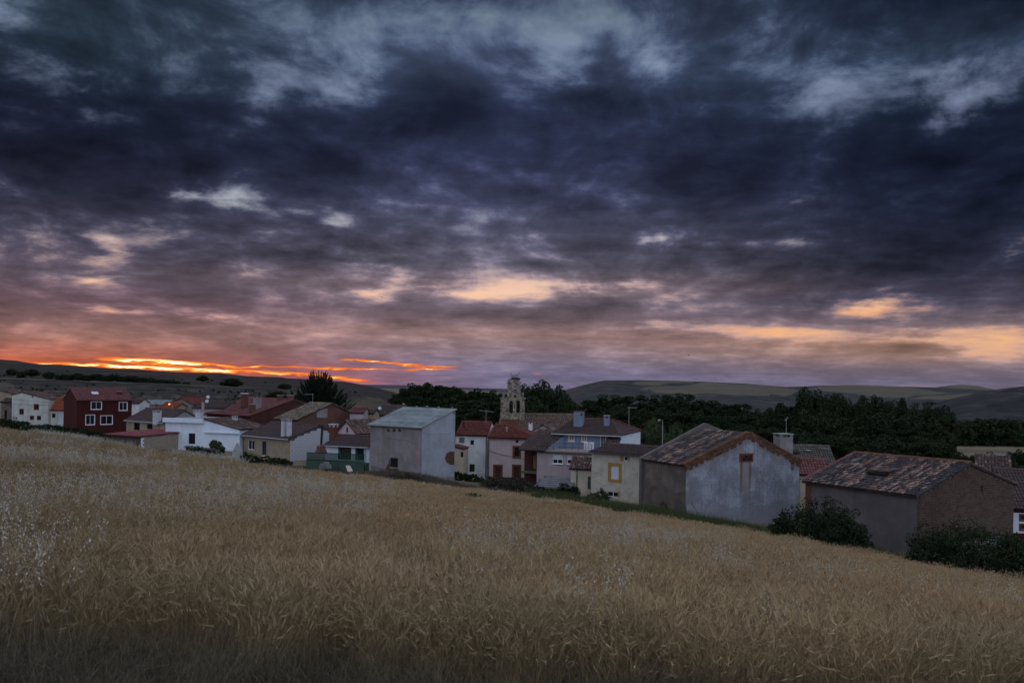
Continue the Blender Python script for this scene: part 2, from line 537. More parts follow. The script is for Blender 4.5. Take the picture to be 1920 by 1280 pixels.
# ------------------------------------------------------------------ terrain
EDGE = [(-700, 737, 175), (-400, 764, 160), (0, 806, 135), (100, 817, 128), (200, 831, 120), (300, 849, 112), (400, 862, 106), (500, 875, 101), (560, 885, 98), (650, 891, 94), (760, 904, 89),
        (850, 916, 85), (900, 922, 83), (1000, 934, 79), (1100, 950, 75), (1200, 967, 70), (1300, 983, 66), (1400, 1000, 63), (1500, 1017, 60),
        (1600, 1036, 57), (1700, 1057, 54), (1800, 1076, 51), (1920, 1096, 48), (2300, 1180, 43), (2800, 1280, 40)]
ctrl = []
def c3(p):
    ctrl.append((p.x, p.y, p.z))
H0 = EYE - 1.75                 # the path the photographer stands on
CROP_H = 0.72
for (px, py, d) in EDGE:
    q = P(px, py, d)
    q.z -= CROP_H
    c3(q)
    zn = EYE - 2.62 - 0.06 * (q.x / q.y * 6.6)      # foot of the bank, where the crop begins
    for fr in (6.6 / d, 0.25, 0.5, 0.75):
        zz = zn + (q.z - zn) * (fr - 6.6 / d) / (1 - 6.6 / d)
        ctrl.append((q.x * fr, q.y * fr, zz))
ctrl += [(0, 0, H0), (2.5, 0, H0 - 0.1), (-2.5, 0, H0 + 0.1), (0, 3.3, EYE - 2.2), (0, -15, H0 + 1.2), (-25, -10, H0 + 3.0), (25, -10, H0 - 3.0), (-60, -60, H0 + 9), (70, -50, H0 - 5), (-140, 10, H0 + 7), (-150, 80, H0 + 1), (80, 0, H0 - 9), (110, 40, 1.0)]
for q in [(-300, 790, 190), (0, 812, 165), (190, 818, 146), (300, 826, 135), (420, 846, 118), (545, 868, 110), (640, 880, 106), (740, 890, 95), (820, 902, 94),
          (880, 905, 106), (960, 905, 104), (1040, 922, 96), (1150, 942, 86), (1215, 958, 80), (1290, 975, 74), (1440, 996, 74), (1515, 1022, 70), (1715, 1056, 62), (1900, 1090, 62)]:
    c3(P(*q))
for q in [(-110, 220, 8), (-60, 200, 7.2), (-20, 190, 3.0), (-70, 170, 7.6), (-40, 150, 5.6), (0, 150, 2.4), (30, 125, 2.2), (60, 105, 1.4), (60, 190, 1.0), (0, 230, 1.0), (120, 250, 1.0),
          (110, 120, 1.0), (-180, 240, 12), (180, 200, 1.0), (0, 330, 1.0), (-120, 330, 8), (150, 330, 1.0)]:
    ctrl.append(q)
C = np.array(ctrl)
def tps_k(r2):
    return np.where(r2 > 1e-9, 0.5 * r2 * np.log(np.maximum(r2, 1e-9)), 0.0)
_x = C[:, :2] / 50.0
_n = len(C)
_K = tps_k(((_x[:, None] - _x[None]) ** 2).sum(-1)) + np.eye(_n) * 2e-3
_Pm = np.hstack([np.ones((_n, 1)), _x])
_A = np.zeros((_n + 3, _n + 3))
_A[:_n, :_n], _A[:_n, _n:], _A[_n:, :_n] = _K, _Pm, _Pm.T
_sol = np.linalg.solve(_A, np.concatenate([C[:, 2], np.zeros(3)]))
def zg(x, y):
    x, y = np.atleast_1d(np.asarray(x, float)), np.atleast_1d(np.asarray(y, float))
    q = np.stack([x.ravel(), y.ravel()], 1) / 50.0
    outz = np.zeros(len(q))
    for i in range(0, len(q), 20000):
        s_ = q[i:i + 20000]
        k = tps_k(((s_[:, None] - _x[None]) ** 2).sum(-1))
        outz[i:i + 20000] = k @ _sol[:_n] + _sol[_n] + s_ @ _sol[_n + 1:]
    r = np.hypot(x.ravel(), y.ravel())
    wgt = np.clip((r - 240) / 90, 0, 1)
    wgt = wgt * wgt * (3 - 2 * wgt)
    back = np.clip((-y.ravel() - 20) / 60, 0, 1)
    z = outz * (1 - wgt) + (-1.0 + 8.0 * np.clip(-x.ravel() / 300, 0, 1)) * wgt
    return z.reshape(x.shape)
def gz(x, y):
    return float(zg(x, y)[0])
def edge_d(px):
    e = EDGE
    return float(np.interp(px, [a[0] for a in e], [a[2] for a in e]))

fieldsoil = mat('dry_soil', (0.20, 0.155, 0.10), (0.12, 0.10, 0.065), 1.2, 8, 1.0, 0.4, 12, dirt=(0.07, 0.075, 0.04), dirt_amt=0.5, dirt_scale=0.05)
azs = np.radians(np.concatenate([np.arange(-180, -50, 6), np.arange(-50, 50, 0.8), np.arange(50, 180, 6)]))
rad = np.concatenate([[0.3], np.geomspace(0.6, 9000, 230)])
A_, R_ = np.meshgrid(azs, rad)
X_, Y_ = R_ * np.sin(A_), R_ * np.cos(A_)
Z_ = zg(X_, Y_)
nr, na = X_.shape
I_ = np.arange(nr * na).reshape(nr, na)
Fq = np.stack([I_[:-1, :], np.roll(I_, -1, 1)[:-1, :], np.roll(I_, -1, 1)[1:, :], I_[1:, :]], -1).reshape(-1, 4)
ground = bpy.data.objects.new('ground', np_mesh('ground', np.stack([X_, Y_, Z_], -1), Fq[:, ::-1], [fieldsoil], smooth=True))
COL.objects.link(ground)
struct(ground)

# ------------------------------------------------------------------ hills: each a real ridge with a near slope, a crest and a far slope
HILLS = {}
def vnoise(x, y, seed=0):
    """smooth value noise, vectorised"""
    r = np.random.default_rng(seed)
    T = r.random((64, 64))
    xi, yi = np.floor(x).astype(int), np.floor(y).astype(int)
    fx, fy = x - xi, y - yi
    fx, fy = fx * fx * (3 - 2 * fx), fy * fy * (3 - 2 * fy)
    g = lambda a, b: T[a % 64, b % 64]
    return (g(xi, yi) * (1 - fx) + g(xi + 1, yi) * fx) * (1 - fy) + (g(xi, yi + 1) * (1 - fx) + g(xi + 1, yi + 1) * fx) * fy
def hill_height(h, x, y):
    az = np.arctan2(x, y)
    d = np.asarray(y, float)
    crest = np.interp(az, h['az'], h['el'])            # slope above eye level at the crest
    zc_ = EYE + crest * h['dc']
    zf = h['zf']
    t = np.clip((d - h['df']) / (h['dc'] - h['df']), 0, 1)
    prof = np.clip(t, 0, 1) ** h['pw']
    b = np.clip((d - h['dc']) / h['back'], 0, 1)
    z = zf + (zc_ - zf) * prof - (zc_ - zf) * (b * b * (3 - 2 * b)) * 0.8
    n1 = vnoise(x / h['ns'], y / h['ns'], h['seed']) - 0.5
    n2 = vnoise(x / h['ns'] * 3.7, y / h['ns'] * 3.7, h['seed'] + 1) - 0.5
    am = h['na'] * np.sin(np.clip(t, 0, 1) * math.pi) ** 0.7 * np.clip((zc_ - zf) / 20, 0, 1)
    return z + (n1 + 0.4 * n2) * am - np.where(b > 0, 0, 0)
def hill(name, label, sil, dc, df, zf, m, back=None, pw=1.0, ns=60.0, na=6.0, seed=1, nx=260, ny=90):
    pts = []
    for (px, py) in sil:
        u, v = uv(px, py)
        pts.append((math.atan2(u, 1.0), v))
    h = dict(az=[p[0] for p in pts], el=[p[1] for p in pts], dc=dc, df=df, zf=zf, back=back or dc * 0.5, pw=pw, ns=ns, na=na, seed=seed)
    a = np.linspace(pts[0][0], pts[-1][0], nx)
    d = np.concatenate([df + (dc - df) * np.linspace(0, 1, ny) ** 1.0, dc + h['back'] * np.linspace(0.05, 1, 12)])
    A2, D2 = np.meshgrid(a, d)
    X2 = np.tan(A2) * D2
    Z2 = hill_height(h, X2, D2)
    k, l = X2.shape
    I2 = np.arange(k * l).reshape(k, l)
    Fh = np.stack([I2[:-1, :-1], I2[:-1, 1:], I2[1:, 1:], I2[1:, :-1]], -1).reshape(-1, 4)
    o = bpy.data.objects.new(name, np_mesh(name, np.stack([X2, D2, Z2], -1), Fh, [m], smooth=True))
    COL.objects.link(o)
    struct(o)
    o['label'] = label
    HILLS[name + label] = h
    return h
def patch(name, label, h, poly, m, lift=0.22, n=40):
    """a cultivated field lying on a hill; poly holds photo columns and how far up the near slope (0 foot, 1 crest)"""
    pl = [(math.atan2(uv(px, 725)[0], 1.0), h['df'] + (h['dc'] - h['df']) * t) for px, t in poly]
    from_az = [p[0] for p in pl]
    a = np.linspace(min(from_az), max(from_az), n * 3)
    lo, hi = [], []
    for az in a:
        ys = []
        for i in range(len(pl)):
            (a0, d0), (a1, d1) = pl[i], pl[(i + 1) % len(pl)]
            if (a0 - az) * (a1 - az) <= 0 and a0 != a1:
                ys.append(d0 + (d1 - d0) * (az - a0) / (a1 - a0))
        lo.append(min(ys) if ys else pl[0][1])
        hi.append(max(ys) if ys else pl[0][1])
    t = np.linspace(0, 1, n)
    D2 = np.array(lo)[None] + (np.array(hi) - np.array(lo))[None] * t[:, None]
    X2 = np.tan(a)[None] * D2
    Z2 = hill_height(h, X2, D2) + lift
    k, l = X2.shape
    I2 = np.arange(k * l).reshape(k, l)
    Fh = np.stack([I2[:-1, :-1], I2[:-1, 1:], I2[1:, 1:], I2[1:, :-1]], -1).reshape(-1, 4)
    o = bpy.data.objects.new(name, np_mesh(name, np.stack([X2, D2, Z2], -1), Fh, [m], smooth=True))
    COL.objects.link(o)
    struct(o)
    o['label'] = label
    return o
m_scrub = mat('scrub_slope', (0.040, 0.035, 0.029), (0.018, 0.018, 0.015), 0.16, 10, 1, 0.8, 0.6, dirt=(0.085, 0.075, 0.066), dirt_amt=0.7, dirt_scale=0.11)
m_plateau = mat('dry_plateau', (0.036, 0.028, 0.025), (0.019, 0.017, 0.016), 0.014, 10, 1, 0.5, 0.2, dirt=(0.055, 0.043, 0.035), dirt_amt=0.6, dirt_scale=0.02)
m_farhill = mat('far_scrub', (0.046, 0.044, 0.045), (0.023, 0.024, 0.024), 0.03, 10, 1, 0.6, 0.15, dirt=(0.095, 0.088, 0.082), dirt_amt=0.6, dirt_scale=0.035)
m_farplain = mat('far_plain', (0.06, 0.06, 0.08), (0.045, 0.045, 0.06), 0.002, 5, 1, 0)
m_stubble = mat('stubble_field', (0.118, 0.10, 0.074), (0.085, 0.074, 0.056), 0.006, 6, 1, 0.1, 0.5)
m_stubble2 = mat('pale_dirt', (0.088, 0.076, 0.06), (0.062, 0.054, 0.043), 0.05, 6, 1, 0.1, 0.5)

hB = hill('hill', 'long dark ridge under the sunset', [(-900, 640), (-400, 655), (-150, 668), (0, 673.5), (30, 676), (55, 680), (75, 682.5), (130, 685), (200, 690), (320, 697), (420, 700), (465, 705), (540, 709),
         (600, 711), (650, 717), (700, 725), (740, 736), (790, 752), (850, 775)], 1500, 330, 4.0, m_plateau, pw=0.9, ns=90, na=10, seed=3, nx=320)
hA = hill('hill', 'rocky scrub terrace behind the village on the sunset side', [(-900, 690), (-300, 700), (0, 707), (130, 714), (300, 719), (420, 724), (540, 731), (620, 741), (700, 752), (780, 765), (850, 785)], 330, 195, 1.0, m_scrub, back=160, pw=0.75, ns=14, na=4.0, seed=5, nx=320, ny=100)
hK = hill('hill', 'low grassy knoll behind the satellite dish', [(600, 770), (640, 748), (680, 742), (715, 747), (740, 760), (770, 785)], 250, 200, 1.0, mat('knoll_grass', (0.075, 0.062, 0.045), (0.035, 0.034, 0.025), 0.15, 8, 1, 0.4, 1.0), back=60, ns=10, na=2, seed=8, nx=50, ny=24)
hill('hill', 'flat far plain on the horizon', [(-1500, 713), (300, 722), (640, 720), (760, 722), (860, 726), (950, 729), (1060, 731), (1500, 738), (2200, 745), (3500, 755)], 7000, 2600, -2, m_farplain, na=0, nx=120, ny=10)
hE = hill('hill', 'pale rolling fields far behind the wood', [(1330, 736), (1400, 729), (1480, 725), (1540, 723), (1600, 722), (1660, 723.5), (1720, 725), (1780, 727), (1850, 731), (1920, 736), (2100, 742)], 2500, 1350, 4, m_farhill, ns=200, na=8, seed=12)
hF = hill('hill', 'small pale dome on the skyline', [(1730, 731), (1760, 725), (1785, 722), (1805, 721), (1830, 722.5), (1855, 728), (1880, 733)], 3200, 2700, 10, m_stubble, na=0, nx=40, ny=16)
hD = hill('hill', 'flat-topped hill behind the church', [(1000, 752), (1040, 737), (1062, 730), (1100, 720), (1132, 713), (1200, 712.5), (1300, 714.5), (1400, 719), (1460, 724), (1500, 728), (1600, 738), (1700, 752), (1800, 765)], 1300, 520, 0, m_farhill, pw=0.85, ns=70, na=9, seed=14, nx=320)
hG = hill('hill', 'dark rocky slope behind the wood on the valley side', [(1660, 800), (1720, 768), (1780, 748), (1820, 739), (1860, 731), (1920, 723.5), (2000, 715), (2200, 700), (2600, 680), (3000, 670)], 900, 380, -1, mat('dark_rocky_slope', (0.033, 0.031, 0.033), (0.017, 0.018, 0.018), 0.03, 10, 1, 0.6, 0.15, dirt=(0.075, 0.07, 0.066), dirt_amt=0.6, dirt_scale=0.035), pw=0.9, ns=40, na=9, seed=16, nx=320)
# cultivated patches
patch('field', 'pale stubble field on the flat-topped hill', hD, [(1172, 0.50), (1215, 0.62), (1300, 0.80), (1330, 0.93), (1400, 0.97), (1462, 0.97), (1500, 0.70), (1440, 0.42), (1320, 0.38), (1230, 0.40)], m_stubble, 0.22)
patch('field', 'narrow pale strip under the crest of the flat-topped hill', hD, [(1180, 0.74), (1300, 0.86), (1300, 0.93), (1190, 0.84)], m_stubble, 0.22)
patch('field', 'wide pale field far behind the wood', hE, [(1500, 0.55), (1560, 0.97), (1690, 0.98), (1790, 0.50), (1700, 0.16), (1560, 0.14)], m_stubble, 0.22)
patch('field', 'second pale field below the small dome', hE, [(1705, 0.12), (1790, 0.40), (1850, 0.72), (1890, 0.5), (1800, 0.12)], m_stubble, 0.22)
patch('field', 'pale dirt track strip along the terrace edge', hA, [(-100, 0.93), (130, 0.96), (330, 0.96), (545, 0.955), (545, 0.99), (330, 0.99), (130, 0.99), (-100, 0.97)], m_stubble2, 0.22)
patch('field', 'dull fallow field above the terrace', hB, [(60, 0.05), (330, 0.06), (520, 0.05), (480, 0.14), (200, 0.16), (40, 0.13)], mat('fallow', (0.05, 0.041, 0.034), (0.038, 0.032, 0.026), 0.02, 5, 1, 0), 0.22)
patch('field', 'reddish strip field on the long ridge', hB, [(180, 0.55), (330, 0.57), (430, 0.62), (420, 0.66), (250, 0.62), (170, 0.60)], mat('red_fallow', (0.055, 0.032, 0.026), (0.042, 0.026, 0.022), 0.02, 5, 1, 0), 0.22)
patch('field', 'pale plot on the terrace slope above the white gabled house', hA, [(-10, 0.55), (28, 0.66), (30, 0.80), (-10, 0.80)], m_stubble2, 0.22)
patch('field', 'long pale ledge on the slope at the sunset end', hA, [(-20, 0.36), (90, 0.44), (150, 0.42), (150, 0.50), (70, 0.54), (-20, 0.44)], mat('ledge', (0.14, 0.115, 0.09), (0.10, 0.085, 0.065), 0.1, 5, 1, 0), 0.22)
# valley meadow beyond the wood, on the flat ground
mb = Buf()
mq = [P(1790, 860, 190), P(1905, 858, 190), P(1890, 838, 245), P(1800, 838, 245)]
mb.poly([(q.x, q.y, gz(q.x, q.y) + 0.35) for q in mq])
me_o = mb.build('field', m_stubble)
struct(me_o)['label'] = 'pale mown meadow in the valley beyond the barns'

# ------------------------------------------------------------------ building materials
WHITE = mat('white_render', (0.68, 0.70, 0.73), (0.60, 0.62, 0.65), 0.8, 6, 0.9, 0.1, 14, streak=0.25, dirt=(0.36, 0.35, 0.34), dirt_amt=0.35)
WHITE2 = mat('bluish_white_render', (0.68, 0.74, 0.84), (0.60, 0.66, 0.76), 0.7, 6, 0.9, 0.1, 14, streak=0.2)
CREAM = mat('cream_render', (0.56, 0.50, 0.40), (0.47, 0.42, 0.33), 0.7, 6, 0.9, 0.15, 12, streak=0.25, dirt=(0.30, 0.26, 0.21), dirt_amt=0.4)
YELLOWISH = mat('pale_yellow_render', (0.50, 0.45, 0.36), (0.42, 0.38, 0.31), 0.8, 7, 0.95, 0.25, 9, streak=0.3, dirt=(0.27, 0.25, 0.22), dirt_amt=0.45)
PINK = mat('pink_render', (0.50, 0.40, 0.40), (0.44, 0.35, 0.36), 0.6, 6, 0.9, 0.12, 12, streak=0.3)
PINK2 = mat('dull_pink_render', (0.40, 0.33, 0.34), (0.34, 0.28, 0.30), 0.6, 6, 0.9, 0.12, 12, streak=0.3)
TAN = mat('tan_render', (0.34, 0.28, 0.205), (0.27, 0.22, 0.165), 0.8, 6, 0.95, 0.2, 10, streak=0.25)
MUD = mat('mud_render', (0.165, 0.135, 0.115), (0.105, 0.088, 0.078), 0.5, 8, 1.0, 0.5, 7, streak=0.4, dirt=(0.21, 0.175, 0.145), dirt_amt=0.6, dirt_scale=0.9)
MUDRED = mat('red_earth_wall', (0.15, 0.075, 0.06), (0.10, 0.055, 0.048), 0.6, 8, 1.0, 0.4, 8, streak=0.2)
GREYP = mat('grey_cement_render', (0.27, 0.25, 0.25), (0.20, 0.185, 0.185), 0.7, 8, 0.95, 0.3, 9, streak=0.45, dirt=(0.15, 0.13, 0.12), dirt_amt=0.4)
BLUEG = mat('blue_grey_render', (0.20, 0.245, 0.33), (0.175, 0.215, 0.29), 0.7, 5, 0.9, 0.1, 12, streak=0.2)
REDW = mat('dark_red_paint', (0.060, 0.011, 0.012), (0.045, 0.009, 0.010), 0.8, 5, 0.85, 0.1, 12, streak=0.2)
MAROON = mat('maroon_wall', (0.075, 0.028, 0.026), (0.055, 0.022, 0.022), 0.7, 6, 0.9, 0.2, 10)
STONE = mat('limestone', (0.29, 0.27, 0.25), (0.17, 0.155, 0.145), 1.2, 8, 0.95, 0.7, 3.0, streak=0.4, dirt=(0.13, 0.115, 0.10), dirt_amt=0.7, dirt_scale=0.8)
CHSTONE = mat('weathered_church_stone', (0.30, 0.26, 0.21), (0.135, 0.115, 0.095), 2.6, 10, 0.98, 1.0, 2.2, streak=0.5, dirt=(0.075, 0.064, 0.055), dirt_amt=0.75, dirt_scale=1.3, contrast=(0.42, 0.58))
OLDWHITE = mat('old_limewash', (0.53, 0.53, 0.50), (0.45, 0.45, 0.43), 0.8, 6, 0.95, 0.15, 12, streak=0.35, dirt=(0.30, 0.29, 0.27), dirt_amt=0.45)
BLOCK = mat('concrete_block', (0.52, 0.52, 0.56), (0.42, 0.42, 0.46), 2.0, 6, 0.95, 0.2, 14)
MORTAR = mat('dark_mortar', (0.17, 0.165, 0.165), (0.12, 0.115, 0.115), 3.0, 4, 1, 0.1)
SANDBLK = mat('sandstone_block', (0.34, 0.285, 0.225), (0.26, 0.22, 0.18), 3.0, 5, 0.95, 0.2, 14)
FRAME_W = mat('white_frame', (0.80, 0.82, 0.86), (0.74, 0.76, 0.8), 2, 3, 0.6, 0)
FRAME_B = mat('brown_frame', (0.06, 0.04, 0.03), (0.045, 0.03, 0.022), 3, 4, 0.7, 0)
SURR_B = mat('rust_brown_surround', (0.15, 0.055, 0.028), (0.12, 0.045, 0.024), 2, 5, 0.85, 0.1)
SURR_Y = mat('ochre_surround', (0.36, 0.20, 0.055), (0.30, 0.165, 0.05), 2, 5, 0.85, 0.1)
SURR_G = mat('green_paint', (0.010, 0.042, 0.026), (0.008, 0.032, 0.021), 2, 5, 0.7, 0.1)
GREENW = mat('green_plinth_paint', (0.052, 0.092, 0.068), (0.04, 0.068, 0.054), 1.0, 6, 0.9, 0.2, 9, streak=0.3)
SHUT = mat('roller_shutter', (0.62, 0.64, 0.70), (0.57, 0.59, 0.65), 2, 3, 0.6, 0)
CURT = mat('yellow_curtain', (0.34, 0.27, 0.13), (0.26, 0.20, 0.10), 6, 3, 0.9, 0)
DARKIN = glass_mat('window_glass')
HOLE = mat('dark_interior', (0.02, 0.018, 0.016), (0.012, 0.011, 0.01), 2, 3, 1, 0)
METAL = mat('galvanised_metal', (0.30, 0.31, 0.33), (0.22, 0.23, 0.25), 3, 4, 0.5, 0, spec=0.5)
BLACKM = mat('black_iron', (0.015, 0.015, 0.016), (0.025, 0.02, 0.018), 4, 4, 0.6, 0)
TEAL = mat('teal_door', (0.04, 0.10, 0.105), (0.03, 0.08, 0.085), 2, 4, 0.7, 0)
WOODY = mat('ochre_door', (0.22, 0.14, 0.045), (0.17, 0.11, 0.04), 3, 5, 0.8, 0.1)
BRICKR = mat('red_brick', (0.15, 0.055, 0.036), (0.10, 0.04, 0.03), 5, 6, 0.9, 0.3, 20)
ADOBE = tile_mat('adobe_brick', [(0.0, (0.072, 0.047, 0.04)), (0.5, (0.115, 0.077, 0.062)), (1.0, (0.155, 0.108, 0.087))])
ADOBE_O = tile_mat('adobe_brick_single', [(0.0, (0.072, 0.047, 0.04)), (0.5, (0.115, 0.077, 0.062)), (1.0, (0.155, 0.108, 0.087))], per_object=True)
OLD_STOPS = [(0.0, (0.045, 0.042, 0.046)), (0.3, (0.085, 0.072, 0.072)), (0.52, (0.14, 0.085, 0.072)), (0.72, (0.20, 0.10, 0.075)), (0.88, (0.30, 0.22, 0.185)), (1.0, (0.42, 0.36, 0.31))]
T_OLD = tile_mat('old_clay_tiles', OLD_STOPS)
T_OLD_O = tile_mat('old_clay_tile_single', OLD_STOPS, per_object=True)
MOSS = [(0.0, (0.038, 0.036, 0.042)), (0.5, (0.07, 0.064, 0.068)), (0.85, (0.11, 0.088, 0.085)), (1.0, (0.15, 0.09, 0.075))]
PALE = [(0.0, (0.16, 0.082, 0.065)), (0.45, (0.24, 0.14, 0.11)), (0.8, (0.34, 0.26, 0.215)), (1.0, (0.45, 0.39, 0.34))]
T_MOSS, T_MOSS_O, T_PALE, T_PALE_O = tile_mat('mossy_tiles', MOSS), tile_mat('mossy_tile_single', MOSS, True), tile_mat('pale_tiles', PALE), tile_mat('pale_tile_single', PALE, True)
T_RED = tile_mat('red_clay_tiles', [(0, (0.115, 0.03, 0.026)), (0.5, (0.165, 0.048, 0.038)), (1, (0.22, 0.085, 0.066))])
T_ORANGE = tile_mat('orange_clay_tiles', [(0, (0.22, 0.052, 0.025)), (0.5, (0.28, 0.072, 0.036)), (1, (0.34, 0.11, 0.06))])
T_ROSE = tile_mat('rose_clay_tiles', [(0, (0.13, 0.05, 0.052)), (0.5, (0.18, 0.075, 0.075)), (1, (0.23, 0.11, 0.105))])
T_BROWN = tile_mat('brown_concrete_tiles', [(0, (0.068, 0.047, 0.046)), (0.5, (0.088, 0.062, 0.06)), (1, (0.11, 0.08, 0.076))])
T_CHURCH = tile_mat('weathered_church_tiles', [(0, (0.09, 0.068, 0.058)), (0.4, (0.15, 0.10, 0.08)), (0.7, (0.20, 0.13, 0.10)), (1, (0.27, 0.20, 0.16))])
CHAN = mat('tile_channel', (0.06, 0.045, 0.042), (0.035, 0.028, 0.028), 3, 5, 1, 0)
CHAN_R = mat('red_tile_channel', (0.10, 0.034, 0.03), (0.07, 0.026, 0.024), 3, 5, 1, 0)
CHAN_B = mat('brown_tile_channel', (0.06, 0.043, 0.042), (0.045, 0.034, 0.033), 3, 5, 1, 0)
ASB = mat('fibre_cement_sheet', (0.22, 0.25, 0.265), (0.155, 0.18, 0.19), 0.5, 8, 0.85, 0.1, 6, dirt=(0.09, 0.105, 0.10), dirt_amt=0.55, dirt_scale=0.9)
PINKSHEET = mat('dusty_red_sheet', (0.20, 0.052, 0.062), (0.155, 0.042, 0.052), 0.7, 6, 0.6, 0.1, 6, dirt=(0.11, 0.05, 0.055), dirt_amt=0.5)
EAVE = mat('pale_gutter', (0.42, 0.43, 0.46), (0.35, 0.36, 0.39), 2, 4, 0.6, 0)
DARKEAVE = mat('dark_fascia', (0.075, 0.075, 0.082), (0.055, 0.055, 0.06), 2, 4, 0.8, 0)

UP = Vector((0, 0, 1))
class Bld:
    """a building: front plane t=0 running along e (left to right as seen), depth along n (away from the viewer)"""
    def __init__(s, name, label, cat, corner, d, th, anchor='L', W=None, other=None, D=6.0, group=None, base=None):
        th = math.radians(th)
        s.e, s.n = Vector((math.cos(th), math.sin(th), 0)), Vector((-math.sin(th), math.cos(th), 0))
        c = P(corner[0], corner[1], d)
        c.z = 0
        if W is None:
            dirn = s.e if anchor == 'L' else -s.e
            k = uv(*other)[0]
            W = (k * c.y - c.x) / (dirn.x - k * dirn.y)
        s.W, s.D = W, D
        s.O = c if anchor == 'L' else c - s.e * W
        cs = [s.O, s.O + s.e * W, s.O + s.n * D, s.O + s.e * W + s.n * D]
        zs = [gz(q.x, q.y) for q in cs]
        s.z0 = (min(zs) - 0.6) if base is None else base
        ctr = s.O + s.e * (W / 2) + s.n * (D / 2)
        s.ob = empty(name, (ctr.x, ctr.y, s.z0), label, cat, group)
        s.wins = []
    def w(s, a, t, z):
        q = s.O + s.e * a + s.n * t
        return Vector((q.x, q.y, z))
    def face(s, f, off=0.0):
        """origin, axis, outward normal of a facade"""
        if f == 'F':
            return s.O + s.n * off, s.e, -s.n
        if f == 'L':
            return s.O - s.e * 0 + s.e * off, s.n, -s.e
        if f == 'R':
            return s.O + s.e * (s.W + off), s.n, s.e
        return s.O + s.n * (s.D + off), s.e, s.n
    def hit(s, f, px, py, off=0.0):
        """where the line of sight through a photo point meets the facade: (position along it, height)"""
        o, a, _ = s.face(f, off)
        u, v = uv(px, py)
        t = (u * o.y - o.x) / (a.x - u * a.y)
        y = o.y + a.y * t
        return t, EYE + v * y
    def wall(s, f, top, m, a0=None, a1=None, zb=None, wins=(), name='wall', off=0.0):
        """facade with real openings; top is a height or a profile [(along, height), ...]"""
        o, a, nrm = s.face(f, off)
        L = s.W if f in 'FB' else s.D
        a0, a1 = (0.0 if a0 is None else a0), (L if a1 is None else a1)
        zb = s.z0 if zb is None else zb
        prof = [(a0, top), (a1, top)] if not isinstance(top, (list, tuple)) else list(top)
        zr = min(p[1] for p in prof)
        flip = f in 'LB'
        holes = []
        specs = []
        for wn in wins:
            x0, y0, x1, y1 = wn[:4]
            st = wn[4]
            h0, h1 = s.hit(f, x0, (y0 + y1) / 2, off)[0], s.hit(f, x1, (y0 + y1) / 2, off)[0]
            z1, zz0 = s.hit(f, (x0 + x1) / 2, y0, off)[1], s.hit(f, (x0 + x1) / 2, y1, off)[1]
            h0, h1 = min(h0, h1), max(h0, h1)
            h0, h1 = max(h0, a0 + 0.05), min(h1, a1 - 0.05)
            if z1 < zr - 0.02 and zz0 > zb and h1 - h0 > 0.05:
                holes.append((h0, h1, zz0, z1))
                specs.append((h0, h1, zz0, z1, st, True))
            else:
                specs.append((h0, h1, zz0, z1, st, False))
        b = Buf()
        W3 = lambda q, z, out=0.0: Vector((*(o + a * q + nrm * out).xy, z))
        def quad(pts):
            b.poly(pts[::-1] if flip else pts)
        xs = sorted({a0, a1, *[h[0] for h in holes], *[h[1] for h in holes]})
        zs = sorted({zb, zr, *[h[2] for h in holes], *[h[3] for h in holes]})
        for i in range(len(xs) - 1):
            for j in range(len(zs) - 1):
                cx, cz = (xs[i] + xs[i + 1]) / 2, (zs[j] + zs[j + 1]) / 2
                if any(h[0] < cx < h[1] and h[2] < cz < h[3] for h in holes):
                    continue
                quad([W3(xs[i], zs[j]), W3(xs[i + 1], zs[j]), W3(xs[i + 1], zs[j + 1]), W3(xs[i], zs[j + 1])])
        if len(prof) > 2 or prof[0][1] != prof[-1][1]:
            pts = [W3(a0, zr), W3(a1, zr)] + [W3(q, z) for q, z in reversed(prof) if z > zr + 1e-6]
            if len(pts) > 2:
                quad(pts)
        rd = 0.16
        for (h0, h1, q0, q1) in holes:
            for (p1, p2) in (((h0, q0), (h1, q0)), ((h1, q0), (h1, q1)), ((h1, q1), (h0, q1)), ((h0, q1), (h0, q0))):
                b.poly([W3(*p1), W3(*p2), W3(*p2, -rd), W3(*p1, -rd)])
        ob = b.build(name, m, s.ob)
        for sp in specs:
            s.window(o, a, nrm, *sp, rd=rd)
        return ob
    def window(s, o, a, nrm, h0, h1, q0, q1, st, cut, rd):
        fm, fw = st.get('frame', FRAME_B), st.get('fw', 0.07)
        dep = -rd if cut else 0.0
        fr = Buf()
        fr.boxf(o, a, UP, nrm, h0, h1, q1 - fw, q1, dep, dep + 0.06)
        fr.boxf(o, a, UP, nrm, h0, h1, q0, q0 + fw, dep, dep + 0.06)
        fr.boxf(o, a, UP, nrm, h0, h0 + fw, q0 + fw, q1 - fw, dep, dep + 0.06)
        fr.boxf(o, a, UP, nrm, h1 - fw, h1, q0 + fw, q1 - fw, dep, dep + 0.06)
        if st.get('mull', True) and h1 - h0 > 0.7:
            c = (h0 + h1) / 2
            fr.boxf(o, a, UP, nrm, c - 0.03, c + 0.03, q0 + fw, q1 - fw, dep, dep + 0.05)
        wo = fr.build(st.get('kind', 'window'), fm, s.ob)
        pn = Buf()
        pn.boxf(o, a, UP, nrm, h0 + fw * 0.5, h1 - fw * 0.5, q0 + fw * 0.5, q1 - fw * 0.5, dep - 0.03, dep + 0.015)
        sub(pn.build(st.get('panename', 'pane'), st.get('pane', DARKIN), s.ob), wo)
